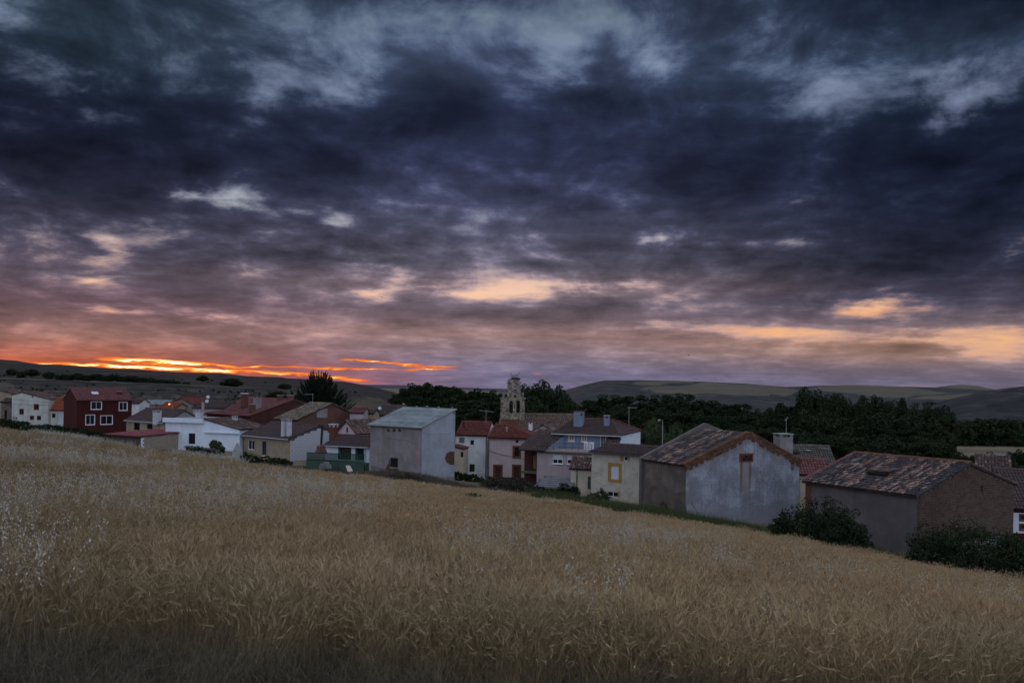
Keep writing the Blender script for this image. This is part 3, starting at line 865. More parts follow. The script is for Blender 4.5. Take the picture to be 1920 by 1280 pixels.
        if st.get('shutter'):
            sm_, fr_ = st['shutter']
            sh = Buf()
            zt = q1 - (q1 - q0) * fr_
            n = max(3, int((q1 - zt) / 0.09))
            for i in range(n):
                z_a, z_b = zt + (q1 - zt) * i / n, zt + (q1 - zt) * (i + 0.86) / n
                sh.boxf(o, a, UP, nrm, h0 + 0.02, h1 - 0.02, z_a, z_b, dep + 0.062, dep + 0.10)
            sub(sh.build('shutter', sm_, s.ob), wo)
        if st.get('surround'):
            sw, sm_ = st.get('sw', 0.16), st['surround']
            su = Buf()
            su.boxf(o, a, UP, nrm, h0 - sw, h1 + sw, q1, q1 + sw, 0.002, 0.05)
            su.boxf(o, a, UP, nrm, h0 - sw, h0, q0, q1, 0.002, 0.05)
            su.boxf(o, a, UP, nrm, h1, h1 + sw, q0, q1, 0.002, 0.05)
            if st.get('sbot', True):
                su.boxf(o, a, UP, nrm, h0 - sw, h1 + sw, q0 - sw, q0, 0.002, 0.05)
            sub(su.build('surround', sm_, s.ob), wo)
        if st.get('sill'):
            sl = Buf()
            sl.boxf(o, a, UP, nrm, h0 - 0.08, h1 + 0.08, q0 - 0.07, q0 - 0.004, -0.1, 0.12)
            sub(sl.build('sill', st['sill'], s.ob), wo)
        if st.get('bars'):
            br = Buf()
            n = max(3, int((h1 - h0) / 0.16))
            for i in range(1, n):
                q = h0 + (h1 - h0) * i / n
                br.boxf(o, a, UP, nrm, q - 0.012, q + 0.012, q0, q1, -0.03, -0.006)
            sub(br.build('bars', BLACKM, s.ob), wo)
        return wo
    def fbox(s, f, name, m, a0, a1, z0, z1, o0, o1, parent=None, off=0.0):
        o, a, nrm = s.face(f, off)
        b = Buf()
        b.boxf(o, a, UP, nrm, a0, a1, z0, z1, o0, o1)
        r = b.build(name, m, s.ob)
        if parent is not None:
            sub(r, parent)
        return r
    def gutter(s, p0, p1, m, h=0.14, dpt=0.14, name='gutter'):
        d = (p1 - p0)
        L = d.length
        d.normalize()
        side = d.cross(UP).normalized()
        b = Buf()
        b.boxf(p0, d, UP, side, 0, L, -h, 0.0, 0.0, dpt)
        return b.build(name, m, s.ob)
    def pipe(s, f, px, py0, py1, m, r=0.05, name='downpipe'):
        o, a, nrm = s.face(f)
        h, z1 = s.hit(f, px, py0)
        _, z0 = s.hit(f, px, py1)
        b = Buf()
        q = o + a * h + nrm * (r + 0.02)
        b.tube([(q.x, q.y, z1), (q.x, q.y, (z0 + z1) / 2), (q.x, q.y, z0)], r, 8)
        return b.build(name, m, s.ob)

def plane_axes(pts):
    E0, E1, R0 = pts[0], pts[1], pts[-1]
    a = (E1 - E0).normalized()
    nn = a.cross(R0 - E0).normalized()
    if nn.z < 0:
        nn = -nn
    b = nn.cross(a).normalized()
    if b.z < 0:
        b = -b
    return a, b, nn
def clip_col(poly, x):
    ys = []
    for i in range(len(poly)):
        (x0, y0), (x1, y1) = poly[i], poly[(i + 1) % len(poly)]
        if (x0 - x) * (x1 - x) < 0 or (x0 == x and x1 != x):
            ys.append(y0 + (y1 - y0) * (x - x0) / (x1 - x0))
    return (min(ys), max(ys)) if len(ys) >= 2 else None
def tile_profile(sp, ln, rise=0.3, wid=0.46, seg=4):
    """one canal tile in its own frame: x across, y up the slope, z out"""
    v = []
    for (y, k, lift) in ((0.0, 1.0, 0.03), (ln * 1.08, 0.86, 0.0)):
        for i in range(seg + 1):
            t = math.pi * i / seg
            v.append((-math.cos(t) * sp * wid * k, y, math.sin(t) * sp * rise * k + lift))
    f = [(i, i + 1, seg + 2 + i, seg + 1 + i) for i in range(seg)]
    f.append(tuple(range(seg + 1)))
    return v, f
def roof(bld, pts, style='tile', m=None, chan=None, sp=0.30, ln=0.5, jit=0.0, thick=0.14, name='roof', singles=0, m_single=None, rise=0.3, lost=0.0, pale=None):
    """one roof slope: slab polygon pts (first edge is the eave) carrying rows of tiles or a corrugated sheet"""
    pts = [Vector(p) for p in pts]
    a, b, nn = plane_axes(pts)
    o = pts[0]
    poly = [((p - o).dot(a), (p - o).dot(b)) for p in pts]
    sl = Buf()
    n = len(pts)
    lower = [p - nn * thick for p in pts]
    sl.poly(pts)
    sl.poly(lower[::-1])
    for i in range(n):
        j = (i + 1) % n
        sl.poly([pts[i], lower[i], lower[j], pts[j]])
    ro = sl.build(name, chan, bld.ob)
    x0, x1 = min(p[0] for p in poly), max(p[0] for p in poly)
    if style == 'tile':
        tv, tf = tile_profile(sp, ln, rise)
        items = []
        cols = int((x1 - x0) / sp)
        for i in range(cols):
            x = x0 + (i + 0.5) * (x1 - x0) / cols
            r = clip_col(poly, x)
            if r is None or r[1] - r[0] < 0.1:
                continue
            k = max(1, int(round((r[1] - r[0]) / ln)))
            st = (r[1] - r[0]) / k
            wob = random.uniform(-1, 1) * jit * 0.3
            is_pale = random.random() < 0.36
            for q in range(k):
                if lost and random.random() < lost:
                    continue
                items.append((x + wob + random.gauss(0, 1) * jit * 0.35, r[0] + q * st - 0.04, 0.005 + abs(random.gauss(0, 1)) * jit * 0.25, random.gauss(0, 1) * jit * 1.2, st / ln, random.random() < (0.72 if is_pale else 0.07)))
        if singles:
            key = sorted(range(len(items)), key=lambda q: (o + a * items[q][0] + b * items[q][1]).y + abs(items[q][0]) * 1e-3)
            single = set(key[:singles])
        else:
            single = set()
        tb, tb2 = Buf(), Buf()
        tms = []
        if single:
            for mm_ in ((m_single, pale[1]) if pale else (m_single,)):
                tm = bpy.data.meshes.new('tile')
                tm.from_pydata(tv, [], tf)
                tm.materials.append(mm_)
                tm.polygons.foreach_set('use_smooth', [True] * len(tm.polygons))
                tms.append(tm)
        org = ORG[bld.ob.name]
        for q, (x, y, h, rot, sc, pl_) in enumerate(items):
            c, s_ = math.cos(rot), math.sin(rot)
            ax, bx = a * c + b * s_, b * c - a * s_
            base = o + a * x + b * y + nn * h
            if q in single:
                to = bpy.data.objects.new('tile', tms[1 if pale and pl_ else 0])
                COL.objects.link(to)
                to.parent = ro
                M4 = Matrix((( ax.x, bx.x * sc, nn.x, base.x - org.x), (ax.y, bx.y * sc, nn.y, base.y - org.y), (ax.z, bx.z * sc, nn.z, base.z - org.z), (0, 0, 0, 1)))
                to.matrix_local = M4
            else:
                tq = tb2 if pale and pl_ else tb
                k = len(tq.v)
                for (vx, vy, vz) in tv:
                    tq.v.append(tuple(base + ax * vx + bx * (vy * sc) + nn * vz))
                tq.f += [tuple(k + i for i in ff) for ff in tf]
        for tq, mm_ in ((tb, m), (tb2, pale[0] if pale else None)):
            if tq.v:
                t_o = tq.build('roof_tiles', mm_, bld.ob, smooth=True)
                t_o.parent = ro
                stuff(t_o)
    else:
        wv, amp_ = sp, rise
        tb = Buf()
        nst = int((x1 - x0) / wv) * 6
        prev = None
        y_max = max(p[1] for p in poly)
        courses = 5
        for i in range(nst + 1):
            x = x0 + (x1 - x0) * (0.0005 + 0.999 * i / nst)
            r = clip_col(poly, x)
            if r is None:
                prev = None
                continue
            h = amp_ * (0.5 + 0.5 * math.sin(2 * math.pi * x / wv)) + 0.02
            row = []
            for q in range(courses):
                ya, yb = r[0] - 0.08 + (r[1] - r[0] + 0.08) * q / courses, r[0] - 0.08 + (r[1] - r[0] + 0.08) * (q + 1) / courses
                row += [o + a * x + b * ya + nn * (h + 0.03), o + a * x + b * yb + nn * h]
            if prev is not None:
                for q in range(len(row) - 1):
                    tb.poly([prev[q], row[q], row[q + 1], prev[q + 1]])
            prev = row
        t_o = tb.build('corrugated_sheet', m, bld.ob, smooth=False)
        t_o.parent = ro
    return ro
def ridge_caps(bld, p0, p1, m, parent=None, r=0.16, ln=0.45, name='ridge_tiles'):
    p0, p1 = Vector(p0), Vector(p1)
    d = p1 - p0
    L = d.length
    d.normalize()
    side = d.cross(UP).normalized()
    up = side.cross(d)
    b = Buf()
    k = max(1, int(L / ln))
    for i in range(k):
        q0 = p0 + d * (L * i / k) + UP * random.uniform(0.0, 0.03)
        n0 = len(b.v)
        for (t, rr) in ((0.0, r), (L / k * 1.06, r * 0.88)):
            for j in range(6):
                an = math.pi * j / 5
                b.v.append(tuple(q0 + d * t + side * (math.cos(an) * rr) + up * (math.sin(an) * rr - 0.02)))
        b.f += [(n0 + j, n0 + j + 1, n0 + 7 + j, n0 + 6 + j) for j in range(5)]
    o = b.build(name, m, bld.ob, smooth=True)
    if parent is not None:
        o.parent = parent
    stuff(o)
    return o
def chimney(bld, rect, d, m, cap=METAL, style='pillars', depth=None, parent=None, name='chimney', th=0.0, capm=None):
    """masonry stack from its photo outline at distance d"""
    x0, y0, x1, y1 = rect
    p = P((x0 + x1) / 2, y1, d)
    top = P((x0 + x1) / 2, y0, d).z
    wd = abs(P(x1, y1, d).x - P(x0, y1, d).x)
    dp = depth or wd
    th = math.radians(th)
    a, c = Vector((math.cos(th), math.sin(th), 0)), Vector((-math.sin(th), math.cos(th), 0))
    wd = wd / (abs(math.cos(th)) + abs(math.sin(th)) * 0.6)
    dp = dp if depth else wd
    b = Buf()
    o = Vector((p.x, p.y, 0))
    zt = top - 0.10
    zl = zt - (0.28 if style == 'pillars' else 0.0)
    b.boxf(o, a, c, UP, -wd / 2, wd / 2, -dp / 2, dp / 2, p.z - 1.3, zl)
    if style == 'pillars':
        k = wd * 0.22
        for (i, j) in ((-1, -1), (1, -1), (-1, 1), (1, 1)):
            xa, ya = (i * (wd / 2 - k / 2), j * (dp / 2 - k / 2))
            b.boxf(o, a, c, UP, xa - k / 2, xa + k / 2, ya - k / 2, ya + k / 2, zl + 0.002, zt)
    ob = b.build(name, m, bld.ob)
    k = Buf()
    k.boxf(o, a, c, UP, -wd / 2 - 0.07, wd / 2 + 0.07, -dp / 2 - 0.07, dp / 2 + 0.07, zt + 0.002, zt + 0.10)
    sub(k.build('cap', capm or cap, bld.ob), ob)
    if parent is not None:
        ob.parent = parent
    return ob
def stovepipe(bld, x, y0, y1, d, r=0.09, m=BLACKM, name='stovepipe'):
    p, q = P(x, y1, d), P(x, y0, d)
    b = Buf()
    b.tube([(p.x, p.y, p.z - 0.5), (p.x, p.y, (p.z + q.z) / 2), (p.x, p.y, q.z - 0.12)], r, 10)
    ob = b.build(name, m, bld.ob)
    c = Buf()
    c.lathe((p.x, p.y, q.z - 0.10), [(r * 1.8, 0), (r * 1.8, 0.03), (r * 0.3, 0.12)], 10)
    sub(c.build('cowl', m, bld.ob), ob)
    return ob
def gable_house(bld, ze, zr, wall_m, roof_kw, wins={}, tr=None, over=0.3, side_m=None, gut=None, rake=0.15, zb_back=None, caps=None):
    """ridge runs along the front: eaves front and back, gables at both ends"""
    W, D = bld.W, bld.D
    tr = D / 2 if tr is None else tr
    sm_ = side_m or wall_m
    bld.wall('F', ze, wall_m, wins=wins.get('F', ()))
    sl = (zr - ze) / tr
    zbk = ze if zb_back is None else zb_back
    prof = [(0, ze), (tr, zr), (D, zbk)]
    bld.wall('L', prof, sm_, wins=wins.get('L', ()))
    bld.wall('R', prof, sm_, wins=wins.get('R', ()))
    bld.wall('B', zbk, sm_)
    zo = ze - sl * over
    slb = (zr - zbk) / (D - tr)
    h = 0.14
    r1 = roof(bld, [bld.w(-rake, -over, zo + h), bld.w(W + rake, -over, zo + h), bld.w(W + rake, tr, zr + h), bld.w(-rake, tr, zr + h)], **roof_kw)
    r2 = roof(bld, [bld.w(W + rake, D + over, zbk - slb * over + h), bld.w(-rake, D + over, zbk - slb * over + h), bld.w(-rake, tr, zr + h), bld.w(W + rake, tr, zr + h)],
              **{**roof_kw, 'singles': 0})
    ridge_caps(bld, bld.w(-rake, tr, zr + h + 0.03), bld.w(W + rake, tr, zr + h + 0.03), caps or roof_kw['m'], r1)
    if gut is not None:
        bld.gutter(bld.w(-rake, -over - 0.02, zo + h - 0.02), bld.w(W + rake, -over - 0.02, zo + h - 0.02), gut)
    return r1, r2
def front_gable(bld, ze, zr, wall_m, roof_kw, wins={}, sr=None, over=0.3, ze2=None, caps=None, rake=0.25):
    """gable faces the viewer: ridge runs away from the viewer"""
    W, D = bld.W, bld.D
    sr = W / 2 if sr is None else sr
    ze2 = ze if ze2 is None else ze2
    bld.wall('F', [(0, ze), (sr, zr), (W, ze2)], wall_m, wins=wins.get('F', ()))
    bld.wall('B', [(0, ze), (sr, zr), (W, ze2)], wall_m)
    bld.wall('L', ze, wall_m, wins=wins.get('L', ()))
    bld.wall('R', ze2, wall_m, wins=wins.get('R', ()))
    s1, s2 = (zr - ze) / sr, (zr - ze2) / (W - sr)
    h = 0.14
    r1 = roof(bld, [bld.w(-over, D + 0.1, ze - s1 * over + h), bld.w(-over, -rake, ze - s1 * over + h), bld.w(sr, -rake, zr + h), bld.w(sr, D + 0.1, zr + h)], **roof_kw)
    r2 = roof(bld, [bld.w(W + over, -rake, ze2 - s2 * over + h), bld.w(W + over, D + 0.1, ze2 - s2 * over + h), bld.w(sr, D + 0.1, zr + h), bld.w(sr, -rake, zr + h)], **{**roof_kw, 'singles': 0})
    ridge_caps(bld, bld.w(sr, -rake, zr + h + 0.03), bld.w(sr, D + 0.1, zr + h + 0.03), caps or roof_kw['m'], r1)
    return r1, r2
def zat(px, py, d):
    return P(px, py, d).z
RED = dict(m=T_RED, chan=CHAN_R)
BROWN = dict(m=T_BROWN, chan=CHAN_B, rise=0.16)
OLD = dict(m=T_OLD, chan=CHAN, jit=0.06)
ORANGE = dict(m=T_ORANGE, chan=CHAN_R)
ROSE = dict(m=T_ROSE, chan=CHAN_R)
WS = dict(frame=FRAME_W, fw=0.16)
WD = dict(frame=FRAME_B, fw=0.08)
WBROWN = dict(frame=FRAME_B, fw=0.08, surround=SURR_B, sw=0.15)

# ------------------------------------------------------------------ the village
def prof_z(prof, x):
    return float(np.interp(x, [p[0] for p in prof], [p[1] for p in prof]))
def block_wall(bld, f, prof, bl, bh, m, m_single=None, singles=0, gap=0.02, zb=None, a0=0.0, a1=None, proud=0.035, name='brick', skip=(), jit=0.006, big_first=True):
    """courses of separate blocks standing proud of the mortar bed"""
    o, a, nrm = bld.face(f)
    L = bld.W if f in 'FB' else bld.D
    a1 = L if a1 is None else a1
    zb = bld.z0 if zb is None else zb
    ztop = max(p[1] for p in prof)
    items = []
    row = 0
    z = zb
    while z + bh < ztop:
        x = a0 + (0.0 if row % 2 == 0 else -bl / 2)
        while x < a1:
            x0, x1 = max(x, a0) + gap / 2, min(x + bl, a1) - gap / 2
            if x1 - x0 > bl * 0.2:
                zt = min(prof_z(prof, x0), prof_z(prof, x1))
                if z + bh - gap < zt - 0.03 and not any(s0 < (x0 + x1) / 2 < s1 and q0 < z + bh / 2 < q1 for (s0, s1, q0, q1) in skip):
                    items.append((x0, x1, z + gap / 2, z + bh - gap / 2))
            x += bl
        z += bh
        row += 1
    full = [i for i, it in enumerate(items) if it[1] - it[0] > bl - gap * 1.5]
    key = sorted(full, key=lambda i: (-round(items[i][2] / bh) * 0.15, (o + a * items[i][0]).length))
    key = sorted(full, key=lambda i: (o + a * items[i][0]).length - items[i][2] * 1.4)
    single = set(key[:singles])
    org = ORG[bld.ob.name]
    sm_mesh = None
    b = Buf()
    for i, (x0, x1, q0, q1) in enumerate(items):
        pr = proud + random.uniform(-1, 1) * jit
        if i in single:
            if sm_mesh is None:
                t = Buf()
                t.box(0, bl - gap, -0.05, 0.0, 0, bh - gap)
                sm_mesh = bpy.data.meshes.new(name)
                sm_mesh.from_pydata(t.v, [], t.f)
                sm_mesh.materials.append(m_single)
            ob = bpy.data.objects.new(name, sm_mesh)
            COL.objects.link(ob)
            ob.parent = bld.ob
            base = o + a * x0 - nrm * -pr
            back = -nrm
            ob.matrix_local = Matrix(((a.x, back.x, 0, base.x - org.x), (a.y, back.y, 0, base.y - org.y), (0, 0, 1, q0 - org.z), (0, 0, 0, 1)))
        else:
            b.boxf(o, a, UP, nrm, x0, x1, q0, q1, -0.02, pr)
    if b.v:
        stuff(b.build(name + '_courses', m, bld.ob))

# --- far left
h = Bld('house', 'tan gabled house cut by the picture edge at the sunset end', 'house', (-52, 770), 166, 8, 'L', other=(25, 770), D=8)
sr, zr = h.hit('F', -8, 730)
front_gable(h, h.hit('F', -52, 744)[1], zr, TAN, OLD, sr=sr, ze2=h.hit('F', 25, 738.5)[1], wins={'F': [(6, 756, 11, 764, WD)]})
h = Bld('shed', 'dark brown lean-to shed below the tan gabled house', 'shed', (2, 780), 160, 8, 'L', other=(21, 780), D=4)
gable_house(h, h.hit('F', 10, 754)[1], h.hit('F', 10, 748)[1], MUD, OLD, wins={'F': [(8, 768, 13, 786, dict(frame=FRAME_B, pane=HOLE, kind='door'))]})
h = Bld('house', 'white gabled house with four small windows beside the dark red house', 'house', (22, 770), 158, 14, 'L', other=(94, 770), D=9)
sr, zr = h.hit('F', 41, 736)
front_gable(h, h.hit('F', 22, 741)[1], zr, OLDWHITE, OLD, sr=sr, ze2=h.hit('F', 94, 749.5)[1], over=0.15, rake=0.1,
            wins={'F': [(60, 742, 62.6, 745, WD), (63, 757, 73, 768.5, dict(frame=SURR_B, fw=0.13)), (36, 766, 44.7, 777, dict(frame=SURR_B, fw=0.13)), (56, 779, 63.6, 787, dict(frame=SURR_B, fw=0.12)), (69, 779, 77, 787.5, dict(frame=SURR_B, fw=0.12))]})
h.pipe('F', 92, 751, 790, METAL)
h = Bld('garage', 'white garage with orange tiled roof squeezed against the dark red house', 'garage', (95, 785), 156, 10, 'L', other=(126, 785), D=6)
gable_house(h, h.hit('F', 110, 768)[1], h.hit('F', 112, 768)[1] + 2.0, OLDWHITE, ORANGE,
            wins={'F': [(97.5, 775, 104, 783, WD), (108, 770.5, 124, 796, dict(frame=SHUT, fw=0.06, pane=SHUT, kind='garage_door', panename='panel', mull=False))]})
h = Bld('house', 'low grey house with tiny windows behind the white gabled house', 'house', (66, 750), 205, 0, 'L', other=(112, 752), D=8, base=3.0)
gable_house(h, h.hit('F', 90, 742)[1], h.hit('F', 90, 742)[1] + 1.0, GREYP, OLD, wins={'F': [(90, 744, 93, 747.5, WD), (99, 744, 102, 748, WD)]})

# --- dark red house
h = Bld('house', 'dark red two-storey house with four white-framed windows', 'house', (144, 780), 148, 45, 'L', other=(247, 780), D=8)
ze = h.hit('F', 144, 750)[1]
zr = zat(128, 729, 150.8)
RF = [(170, 752, 191.6, 768, WS), (222.7, 753, 239.7, 770, WS), (160, 776.7, 178.7, 796.8, WS), (188, 778, 212, 796, WS)]
r1, r2 = gable_house(h, ze, zr, REDW, dict(m=T_ROSE, chan=CHAN_R, jit=0.02), wins={'F': RF}, over=0.35, rake=0.1)
chimney(h, (219, 733, 227, 746), 155.2, MAROON, style='plain', th=45)
b = Buf()
sk = [h.w(*q) for q in ((3.1, 1.6, ze + (zr - ze) * 0.40 + 0.36), (4.3, 1.6, ze + (zr - ze) * 0.40 + 0.36), (4.3, 2.4, ze + (zr - ze) * 0.60 + 0.36), (3.1, 2.4, ze + (zr - ze) * 0.60 + 0.36))]
a_, b_, n_ = plane_axes(sk)
b.boxf(sk[0], a_, b_, n_, 0, 1.2, 0, 0.9, -0.1, 0.0)
b.build('skylight', mat('skylight_glass', (0.5, 0.55, 0.62), (0.45, 0.5, 0.57), 2, 2, 0.15, 0, spec=0.6), h.ob)

# --- behind it
h = Bld('house', 'small white house peeking out behind the dark red house', 'house', (245, 765), 172, 5, 'L', other=(261, 765), D=6, base=2.0)
gable_house(h, h.hit('F', 250, 756)[1], h.hit('F', 250, 756)[1] + 0.8, WHITE, OLD)
h = Bld('shed', 'long low grey shed behind the brown bungalow', 'shed', (262, 765), 190, -3, 'L', other=(322, 768), D=7, base=2.0)
gable_house(h, h.hit('F', 290, 759)[1], h.hit('F', 290, 759)[1] + 0.9, GREYP, dict(style='sheet', m=ASB, chan=MORTAR, sp=0.5, rise=0.05))
h = Bld('house', 'brown gabled house with an orange side roof in front of the slope', 'house', (322, 765), 158, -12, 'L', other=(362, 766), D=8, base=3.0)
sr, zr = h.hit('F', 340, 747)
front_gable(h, h.hit('F', 322, 754)[1], zr, GREYP, RED, sr=sr, ze2=h.hit('F', 362, 758)[1])
h = Bld('annex', 'low annex with an orange roof below the brown gabled house', 'annex', (296, 772), 154, -12, 'L', other=(326, 772), D=5, base=3.0)
gable_house(h, h.hit('F', 310, 767)[1], h.hit('F', 310, 767)[1] + 1.1, TAN, ORANGE)
h = Bld('house', 'low pinkish house behind the white flat-roofed house', 'house', (362, 770), 150, -10, 'L', other=(420, 772), D=7, base=3.0)
gable_house(h, h.hit('F', 390, 765)[1], h.hit('F', 390, 765)[1] + 1.1, PINK2, BROWN)

# --- brown-roofed bungalow
h = Bld('bungalow', 'tan bungalow with brown roof and white gutter beside the dark red house', 'house', (308.5, 800), 130, -38, 'R', other=(237, 795), D=7)
zr = zat(346.5, 770.5, 132.8)
gable_house(h, h.hit('F', 308.5, 792)[1], zr, TAN, BROWN, wins={'F': [(251, 792.5, 262, 806, dict(frame=FRAME_B, fw=0.1, bars=True)), (275.7, 794.5, 286, 804, dict(frame=FRAME_B, fw=0.1, bars=True))]}, side_m=GREYP, gut=EAVE)
h.pipe('F', 239, 790, 806, EAVE)
chimney(h, (288, 769, 301, 781), 131.0, BLOCK, style='pillars', th=-38)
stovepipe(h, 292.5, 756, 770, 131.5, 0.14, MUDRED)

# --- white flat-topped house
h = Bld('house', 'bluish white house with a stepped parapet behind the sheet-roofed shed', 'house', (310, 815), 122, -14, 'L', other=(449, 825), D=8)
s0, z00 = h.hit('F', 382, 786)
zl_, zrr = h.hit('F', 310, 783.5)[1], h.hit('F', 449, 805.5)[1]
prof = [(0, zl_), (s0, z00), (h.W, zrr)]
h.wall('F', prof, WHITE2, wins=[(353.5, 812, 366, 832, dict(frame=FRAME_B, fw=0.08, bars=True))])
h.wall('L', zl_, WHITE2)
h.wall('R', zrr, WHITE2)
h.wall('B', prof, WHITE2)
r1 = roof(h, [h.w(h.W + 0.25, -0.12, zrr + 0.05), h.w(h.W + 0.25, h.D, zrr + 0.05), h.w(s0, h.D, z00 + 0.12), h.w(s0, -0.12, z00 + 0.12)], **OLD)
r2 = roof(h, [h.w(-0.1, 0.1, zl_ - 0.1), h.w(s0, 0.1, z00 - 0.1), h.w(s0, h.D, z00 - 0.1), h.w(-0.1, h.D, zl_ - 0.1)], style='sheet', m=ASB, chan=MORTAR, sp=0.6, rise=0.03, name='flat_roof')
zt1, zt0 = h.hit('F', 345, 785)[1], h.hit('F', 345, 792)[1]
h.fbox('F', 'parapet', WHITE2, -0.25, s0 + 0.05, zt0, zt1 + 0.12, 0.004, 0.4)
s3, z3 = h.hit('F', 384, 810)
h.fbox('F', 'ledge', WHITE2, s3, h.W + 0.15, z3 - 0.08, z3 + 0.10, 0.004, 0.28)
chimney(h, (368, 768, 378, 787), 126, BLOCK, th=-14)
chimney(h, (436, 779, 444.5, 800), 125, BLOCK, th=-14)
chimney(h, (378.5, 754, 382.5, 768), 140, PINK2, style='plain')

# --- block shed with red sheet roof
h = Bld('shed', 'block shed with a dusty red sheet roof in front of the white house', 'shed', (264, 832), 116, -30, 'R', other=(208, 828), D=8)
k = uv(352.5, 828)[0]
cr_ = h.O + h.e * h.W
h.D = (k * cr_.y - cr_.x) / (h.n.x - k * h.n.y)
zl_, zh_ = h.hit('F', 264, 818.5)[1], zat(353, 809.5, (cr_ + h.n * h.D).y)
h.wall('F', zl_, MUD)  # dark mud tone puts this side's shadow into the wall colour
pr = [(0, zl_), (h.D, zh_)]
h.wall('R', pr, MORTAR)
h.wall('L', pr, MUD)
h.wall('B', zh_, MUD)
block_wall(h, 'R', pr, 0.42, 0.21, SANDBLK, a0=0.5, a1=h.D - 0.5, name='block')
o, a, nrm = h.face('R')
z = h.z0
k = 0
while z < zl_ - 0.25:
    for e0, sg in ((0.0, 1), (h.D, -1)):
        ln_ = 0.5 if k % 2 else 0.3
        if z > gz((o + a * e0).x, (o + a * e0).y) - 0.4:
            q = Buf()
            q.boxf(o, a, UP, nrm, min(e0, e0 + sg * ln_), max(e0, e0 + sg * ln_), z + 0.01, z + 0.27, 0.0, 0.06)
            q.build('quoin', WHITE2, h.ob)
    z += 0.28
    k += 1
sl = (zh_ - zl_) / h.D
roof(h, [h.w(-0.9, -0.7, zl_ - 0.7 * sl + 0.12), h.w(h.W + 0.25, -0.7, zl_ - 0.7 * sl + 0.12), h.w(h.W + 0.25, h.D + 0.5, zh_ + 0.5 * sl + 0.12), h.w(-0.9, h.D + 0.5, zh_ + 0.5 * sl + 0.12)], style='sheet', m=PINKSHEET, chan=PINKSHEET, sp=0.42, rise=0.05, thick=0.1)
b = Buf()
pp = h.w(-0.7, -0.5, 0)
b.boxf(Vector((pp.x, pp.y, 0)), h.e, h.n, UP, -0.07, 0.07, -0.07, 0.07, h.z0, zl_ - 0.4)
b.build('post', BLACKM, h.ob)

# --- big red roof
h = Bld('house', 'wide maroon house under a big rose-red roof with five chimneys', 'house', (470, 795), 140, -40, 'R', other=(381, 790), D=17.6)
zr = zat(550, 750, 146.7)
gable_house(h, h.hit('F', 470, 779.5)[1], zr, MAROON, ROSE, wins={'F': [(450, 788, 459, 806, dict(frame=FRAME_W, fw=0.1, pane=mat('white_curtain', (0.5, 0.5, 0.5), (0.42, 0.42, 0.44), 5, 3, 0.9, 0)))]}, over=0.5)
chimney(h, (453, 737, 464, 751), 147, BRICKR, cap=FRAME_W, th=-40, capm=FRAME_W)
chimney(h, (476, 741, 489, 756), 144.5, GREYP, capm=T_RED, th=-40)
chimney(h, (468, 757, 478, 775), 141.5, MUDRED, style='plain', th=-40)
chimney(h, (521, 740, 530, 750), 148, MUDRED, style='plain', th=-40)
chimney(h, (539, 740, 550, 752), 148, MUDRED, style='plain', th=-40)

# --- old tiled roof behind the block house
h = Bld('house', 'earth-walled house with a pale patchy old tile roof', 'house', (557, 795), 124, -40, 'R', other=(516, 790), D=13.2)
zr = zat(621, 758, 129)
gable_house(h, h.hit('F', 557, 787.5)[1], zr, MUD, dict(m=tile_mat('pale_old_tiles', [(0, (0.07, 0.062, 0.055)), (0.35, (0.16, 0.125, 0.10)), (0.6, (0.25, 0.20, 0.155)), (0.85, (0.34, 0.28, 0.215)), (1, (0.24, 0.10, 0.07))]), chan=CHAN, jit=0.08), side_m=MUDRED, over=0.35)
a0_, zz = h.hit('R', 594, 768)
a1_, _ = h.hit('R', 614, 768)
h.fbox('R', 'plaster_patch', GREYP, a0_, a1_, zat(604, 783, 127), zat(604, 766, 127), 0.004, 0.03)

# --- concrete block house
h = Bld('house', 'block-walled house with twin white chimneys and white gutter', 'house', (543.5, 850), 112, -40, 'R', other=(456, 835), D=9.6)
ze, zr = h.hit('F', 543.5, 822)[1], zat(596, 799, 115.7)
gable_house(h, ze, zr, TAN, dict(m=T_BROWN, chan=CHAN_B, rise=0.16), wins={'F': [(464.6, 824.5, 477.7, 843, dict(frame=FRAME_W, fw=0.09, surround=SANDBLK, sw=0.2)), (491.6, 827, 500, 852, dict(frame=BLACKM, fw=0.06, pane=mat('dark_blue_door', (0.03, 0.04, 0.055), (0.022, 0.03, 0.04), 3, 3, 0.6, 0), kind='door', panename='panel', surround=SANDBLK, sw=0.3, sbot=False))]},
            side_m=MORTAR, gut=EAVE, over=0.45, rake=0.2)
block_wall(h, 'R', [(0, ze), (4.8, zr), (9.6, ze)], 0.75, 0.315, BLOCK, BLOCK, singles=130, gap=0.03, name='block', zb=zat(560, 867, 113))
a0_, zz = h.hit('F', 488, 852)
h.fbox('F', 'doorstep', SHUT, a0_ - 0.4, a0_ + 2.2, zz - 0.25, zz - 0.08, 0.0, 0.5)
chimney(h, (528, 785, 537, 812), 113.5, BLOCK, th=-40)
chimney(h, (538, 786, 546, 812), 113.0, BLOCK, th=-40)

# --- barbecue with stovepipe on the terrace
t = empty('barbecue', P(602, 850, 105), 'dark red barbecue hood with a tall black stovepipe on the green terrace', 'barbecue')
c = P(602, 849, 105)
b = Buf()
b.lathe((c.x, c.y, c.z), [(0.0, 0), (0.85, 0.0), (0.82, 0.1), (0.62, 0.55), (0.58, 0.9), (0.30, 1.05), (0.0, 1.08)], 4)
b.build('hood', MUDRED, t)
b = Buf()
b.tube([(c.x, c.y, c.z + 1.0), (c.x + 0.05, c.y, c.z + 2.2), (c.x + 0.12, c.y, zat(604, 797, 105))], 0.15, 10)
b.build('stovepipe', BLACKM, t)

